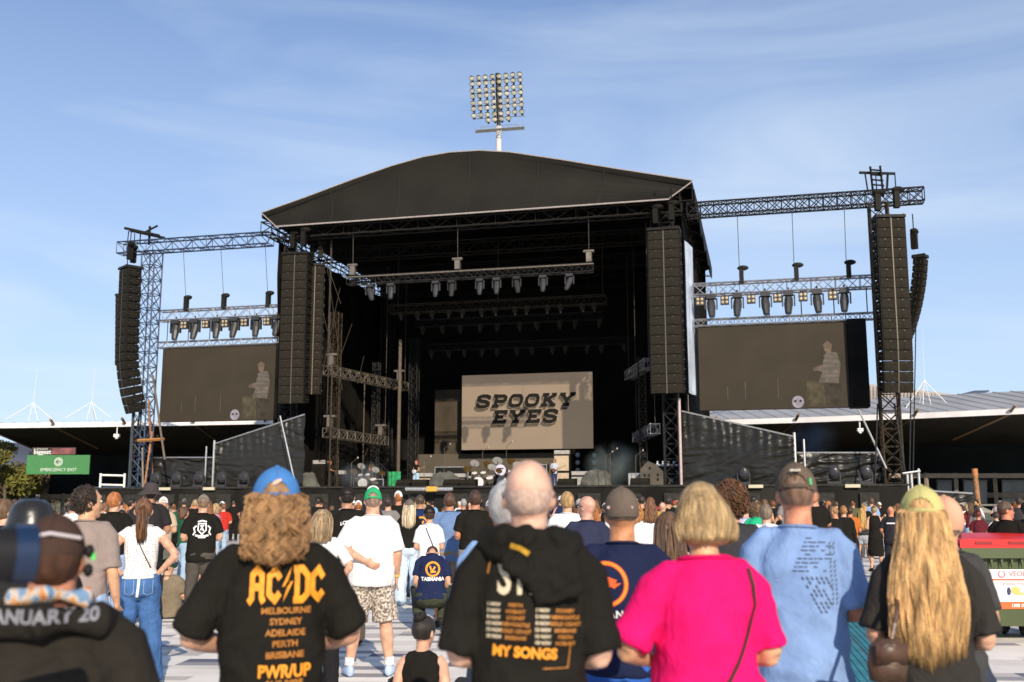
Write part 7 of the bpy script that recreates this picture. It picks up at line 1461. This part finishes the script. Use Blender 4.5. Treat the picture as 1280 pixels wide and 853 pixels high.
# ------------------------------------------------------------------ the crowd: twelve bodies, dressed and coloured one by one
rnd = random.Random(77); CV = .026
def tmpl(pose, sleeve=.8, tank=False):
    return {'ps': pose, 'body': body_mesh(pose, CV, SKIN), 'shirt': shirt_mesh(pose, CV, None or M_black, sleeve=sleeve, tank=tank, hem=.86, seed=rnd.randint(1, 90), amp=.008),
            'jeans': legs_mesh(pose, CV, M_black, 'jeans', 2), 'shorts': legs_mesh(pose, CV, M_black, 'shorts', 3, 'shorts'), 'shoes': [shoe_mesh(pose, s, M_black) for s in (-1, 1)],
            'short': hair_short(pose, M_black, puff=1.07), 'cap': cap_mesh(pose, M_black)[:2], 'fem': pose.fem}
def thin(me): return me
T = [tmpl(Pose(('front', 'front'), 1.0)), tmpl(Pose(('fold', 'fold'), 1.15)), tmpl(Pose(('down', 'front'), 1.0, head_yaw=.5)), tmpl(Pose(('phone', 'phone'), 1.05)), tmpl(Pose(('down', 'down'), 1.1, head_yaw=-.6)), tmpl(Pose(('back', 'front'), 1.2)),
     tmpl(Pose(('front', 'front'), .95, True)), tmpl(Pose(('hip', 'front'), 1.0, True, head_yaw=-.5), tank=True), tmpl(Pose(('phone', 'front'), .95, True)), tmpl(Pose(('fold', 'fold'), 1.1, True, head_yaw=.6)), tmpl(Pose(('up', 'down'), 1.0, True)), tmpl(Pose(('up', 'front'), 1.05))]
for t_ in T:
    if t_['fem']:
        t_['long'] = hair_long(t_['ps'], M_black, length=1.36, n_=16, r_=.016); t_['bob'] = hair_long(t_['ps'], M_black, length=1.47, n_=14, r_=.017, vol=.008, thick=1.3); t_['tail'] = hair_tail(t_['ps'], M_black); t_['bun'] = hair_tail(t_['ps'], M_black, kind='bun')
    else:
        t_['curly'] = hair_curly(t_['ps'], M_black, n_=70, r_=.105); t_['bucket'] = bucket_mesh(t_['ps'], M_black)
SHC = [('black', BLK, 11), ('charcoal', (.035, .033, .035), 4), ('white', (.72, .70, .69), 4), ('navy', (.015, .025, .07), 3), ('grey', (.20, .19, .18), 3), ('olive', (.10, .10, .045), 1), ('maroon', (.12, .02, .025), 1), ('sky-blue', (.22, .36, .58), 1.3), ('sand', (.42, .33, .23), 1.2), ('red', (.45, .03, .02), .7), ('dark green', (.02, .09, .05), .8), ('brown', (.12, .07, .04), 1.2), ('pink', (.55, .22, .28), .5), ('mustard', (.45, .26, .04), .4), ('cobalt', (.03, .07, .32), .5)]
HRC = [('dark brown', (.045, .026, .016)), ('black', (.018, .014, .012)), ('brown', (.12, .065, .035)), ('chestnut', (.20, .085, .035)), ('fair', (.42, .29, .15)), ('golden', (.50, .30, .10)), ('ginger', (.38, .14, .04)), ('grey', (.35, .33, .31))]
CPC = [('black', BLK), ('white', (.70, .68, .67)), ('navy', (.02, .03, .08)), ('grey', (.15, .14, .13)), ('red', (.4, .03, .02)), ('tan', (.36, .26, .16)), ('green', (.03, .14, .06))]
LGC = [('blue jeans', 'jeans', (.06, .11, .20)), ('black trousers', 'jeans', BLK), ('black shorts', 'shorts', BLK), ('khaki shorts', 'shorts', (.28, .21, .14)), ('grey trousers', 'jeans', (.08, .08, .08)), ('pale jeans', 'jeans', (.30, .42, .55))]
SKC = [SKIN, SKIN2, SKIN3, SKIN4]
LM = [(-9999, 'at the far left edge of the crowd'), (20, 'in front of the yellow-green trees'), (62, 'below the left half of the green exit sign'), (90, 'below the right half of the green exit sign'), (118, 'in front of the white pipe rack'), (158, 'at the foot of the left lattice tower'), (205, 'before the low black sheet at left'), (240, 'left of the left wing white post'), (272, 'before the left wing tarpaulin'), (310, 'under the right part of the left tarpaulin'), (350, 'below the left main speakers'), (392, 'below the dark speaker box at stage left'), (425, 'below the smoky left drums'), (460, 'just left of the green stage cloth'), (490, 'below the green stage cloth'), (512, 'below the red-haired guitarist'), (538, 'below the cream amplifier'), (560, 'below the pale grey amplifier'), (585, 'below the white drum kit'), (620, 'below the big upright drum'), (655, 'behind the bald head'), (690, 'below the cream amplifier stack'), (718, 'below the marked pale amplifier'), (742, 'below the drifting smoke'), (772, 'below the right part of the smoke'), (802, 'below the house-shaped cover'), (832, 'below the keyboard rack'), (858, 'before the tall end of the right tarpaulin'), (890, 'before the middle of the right tarpaulin'), (925, 'under the low end of the right tarpaulin'), (965, 'behind the blue-shirted man'), (1010, 'before the right low black sheet'), (1045, 'near the right end of the low black sheet'), (1080, 'left of the right lattice tower'), (1112, 'right of the right lattice tower'), (1150, 'before the sagging dark sheet'), (1195, 'left of the rusty pole'), (1226, 'right of the rusty pole'), (1262, 'at the far right edge of the crowd')]
def landmark(x):
    r_ = LM[0][1]
    for a_, b_ in LM:
        if x >= a_: r_ = b_
    return r_
used_labels = {o.get('label') for o in COL.objects if o.get('label')}
mids = [(o.location.x, o.location.y) for o in COL.objects if o.type == 'EMPTY' and o.name.split('.')[0] == 'person' and o.location.z < .5]
def wpick(L_): return rnd.choices(L_, [q[2] for q in L_])[0]
ncrowd = 0; placed = list(mids); LIM = 285
def try_place():
    u_ = rnd.random(); d = 17+(49-17)*u_**.85
    px_ = rnd.uniform(-40, 1320)
    if 1040 < px_ < 1140 and d < 27.5: return None
    if px_ < 130 and d > 60: return None
    if 190 < px_ < 620 and d < 19: return None
    if px_ > 1140 and d < 24: return None
    w = at(px_, 632, d); X, Y = w.x, d
    # keep out of the stage front
    vloc = (Vector((X, Y, 0))-SO).dot(SV)
    if vloc > -2.2: return None
    for a_, b_ in placed:
        if abs(a_-X) < .62 and abs(b_-Y) < .75: return None
    return X, Y
att = 0
SEEN_COL = {}
while ncrowd < LIM and att < 9000:
    att += 1; q = try_place()
    if not q: continue
    X, Y = q; px_ = pxof((X, Y, 1.6))[0]
    for _ in range(40):
        t_ = rnd.choice(T); sc_ = wpick(SHC); hc = rnd.choices(HRC, [6, 4, 6, 3, 3, 2, 1.2, 1.6])[0]
        opts = [('long', 4), ('bob', 2), ('tail', 2), ('bun', 1), ('cap', 1)] if t_['fem'] else [('short', 6), ('cap', 3.2), ('bald', 1.1), ('curly', .9), ('bucket', .5)]
        hk = rnd.choices([o[0] for o in opts], [o[1] for o in opts])[0]; cc = rnd.choices(CPC, [5, 3, 1, 1, .6, 1, .5])[0]; lg = rnd.choice(LGC)
        hd = {'long': 'long %s hair' % hc[0], 'bob': '%s bob' % hc[0], 'tail': '%s ponytail' % hc[0], 'bun': '%s hair bun' % hc[0], 'short': 'short %s hair' % hc[0], 'curly': 'curly %s hair' % hc[0], 'bald': 'bald head', 'cap': '%s cap' % cc[0], 'bucket': '%s bucket hat' % cc[0]}[hk]
        lb = 'person with %s, %s top, %s' % (hd, sc_[0], landmark(px_))
        if len(lb.split()) > 16: lb = lb.replace('person with ', '')
        if lb not in used_labels: break
    used_labels.add(lb); placed.append((X, Y)); ncrowd += 1
    tall = (rnd.gauss(1.64, .06) if t_['fem'] else rnd.gauss(1.76, .07))
    p_ = thing('person', lb, 'person', (0, 0, 0), 'standing crowd before the stage'); s_ = tall/1.75; gx = rnd.uniform(.93, 1.08)
    p_.location = (X, Y, .02); p_.scale = (s_*gx, s_*gx, s_); p_.rotation_euler = (rnd.gauss(0, .028), rnd.gauss(0, .03), rnd.choice([rnd.gauss(0, .25), rnd.gauss(0, .25), rnd.uniform(-1.4, 1.4)])-math.atan2(X, Y)*.5)
    def put(me, m_, nm):
        o = bpy.data.objects.new(nm, me); COL.objects.link(o); o.parent = p_
        if m_ is not None: o.material_slots[0].link = 'OBJECT'; o.material_slots[0].material = m_
        return o
    put(t_['body'], rnd.choice(SKC), 'body'); put(t_['shirt'], cloth(sc_[1]), 't_shirt')
    put(t_['jeans' if lg[1] == 'jeans' else 'shorts'], cloth(lg[2]), 'trousers' if lg[1] == 'jeans' else 'shorts')
    if Y < 30:
        for m_ in t_['shoes']: put(m_, mat('shoe_0.03_0.03_0.03', (.03, .03, .03)), 'shoe')
    if hk == 'cap':
        c_ = put(t_['cap'][0], cloth(cc[1]), 'cap'); b_ = put(t_['cap'][1], cloth(cc[1]), 'brim'); b_.parent = c_
        put(t_['short'], hairm(hc[1]), 'hair')
    elif hk == 'bucket': put(t_['bucket'], cloth(cc[1]), 'bucket_hat')
    elif hk != 'bald': put(t_[hk], hairm(hc[1]), 'hair')
print('crowd', ncrowd, att)
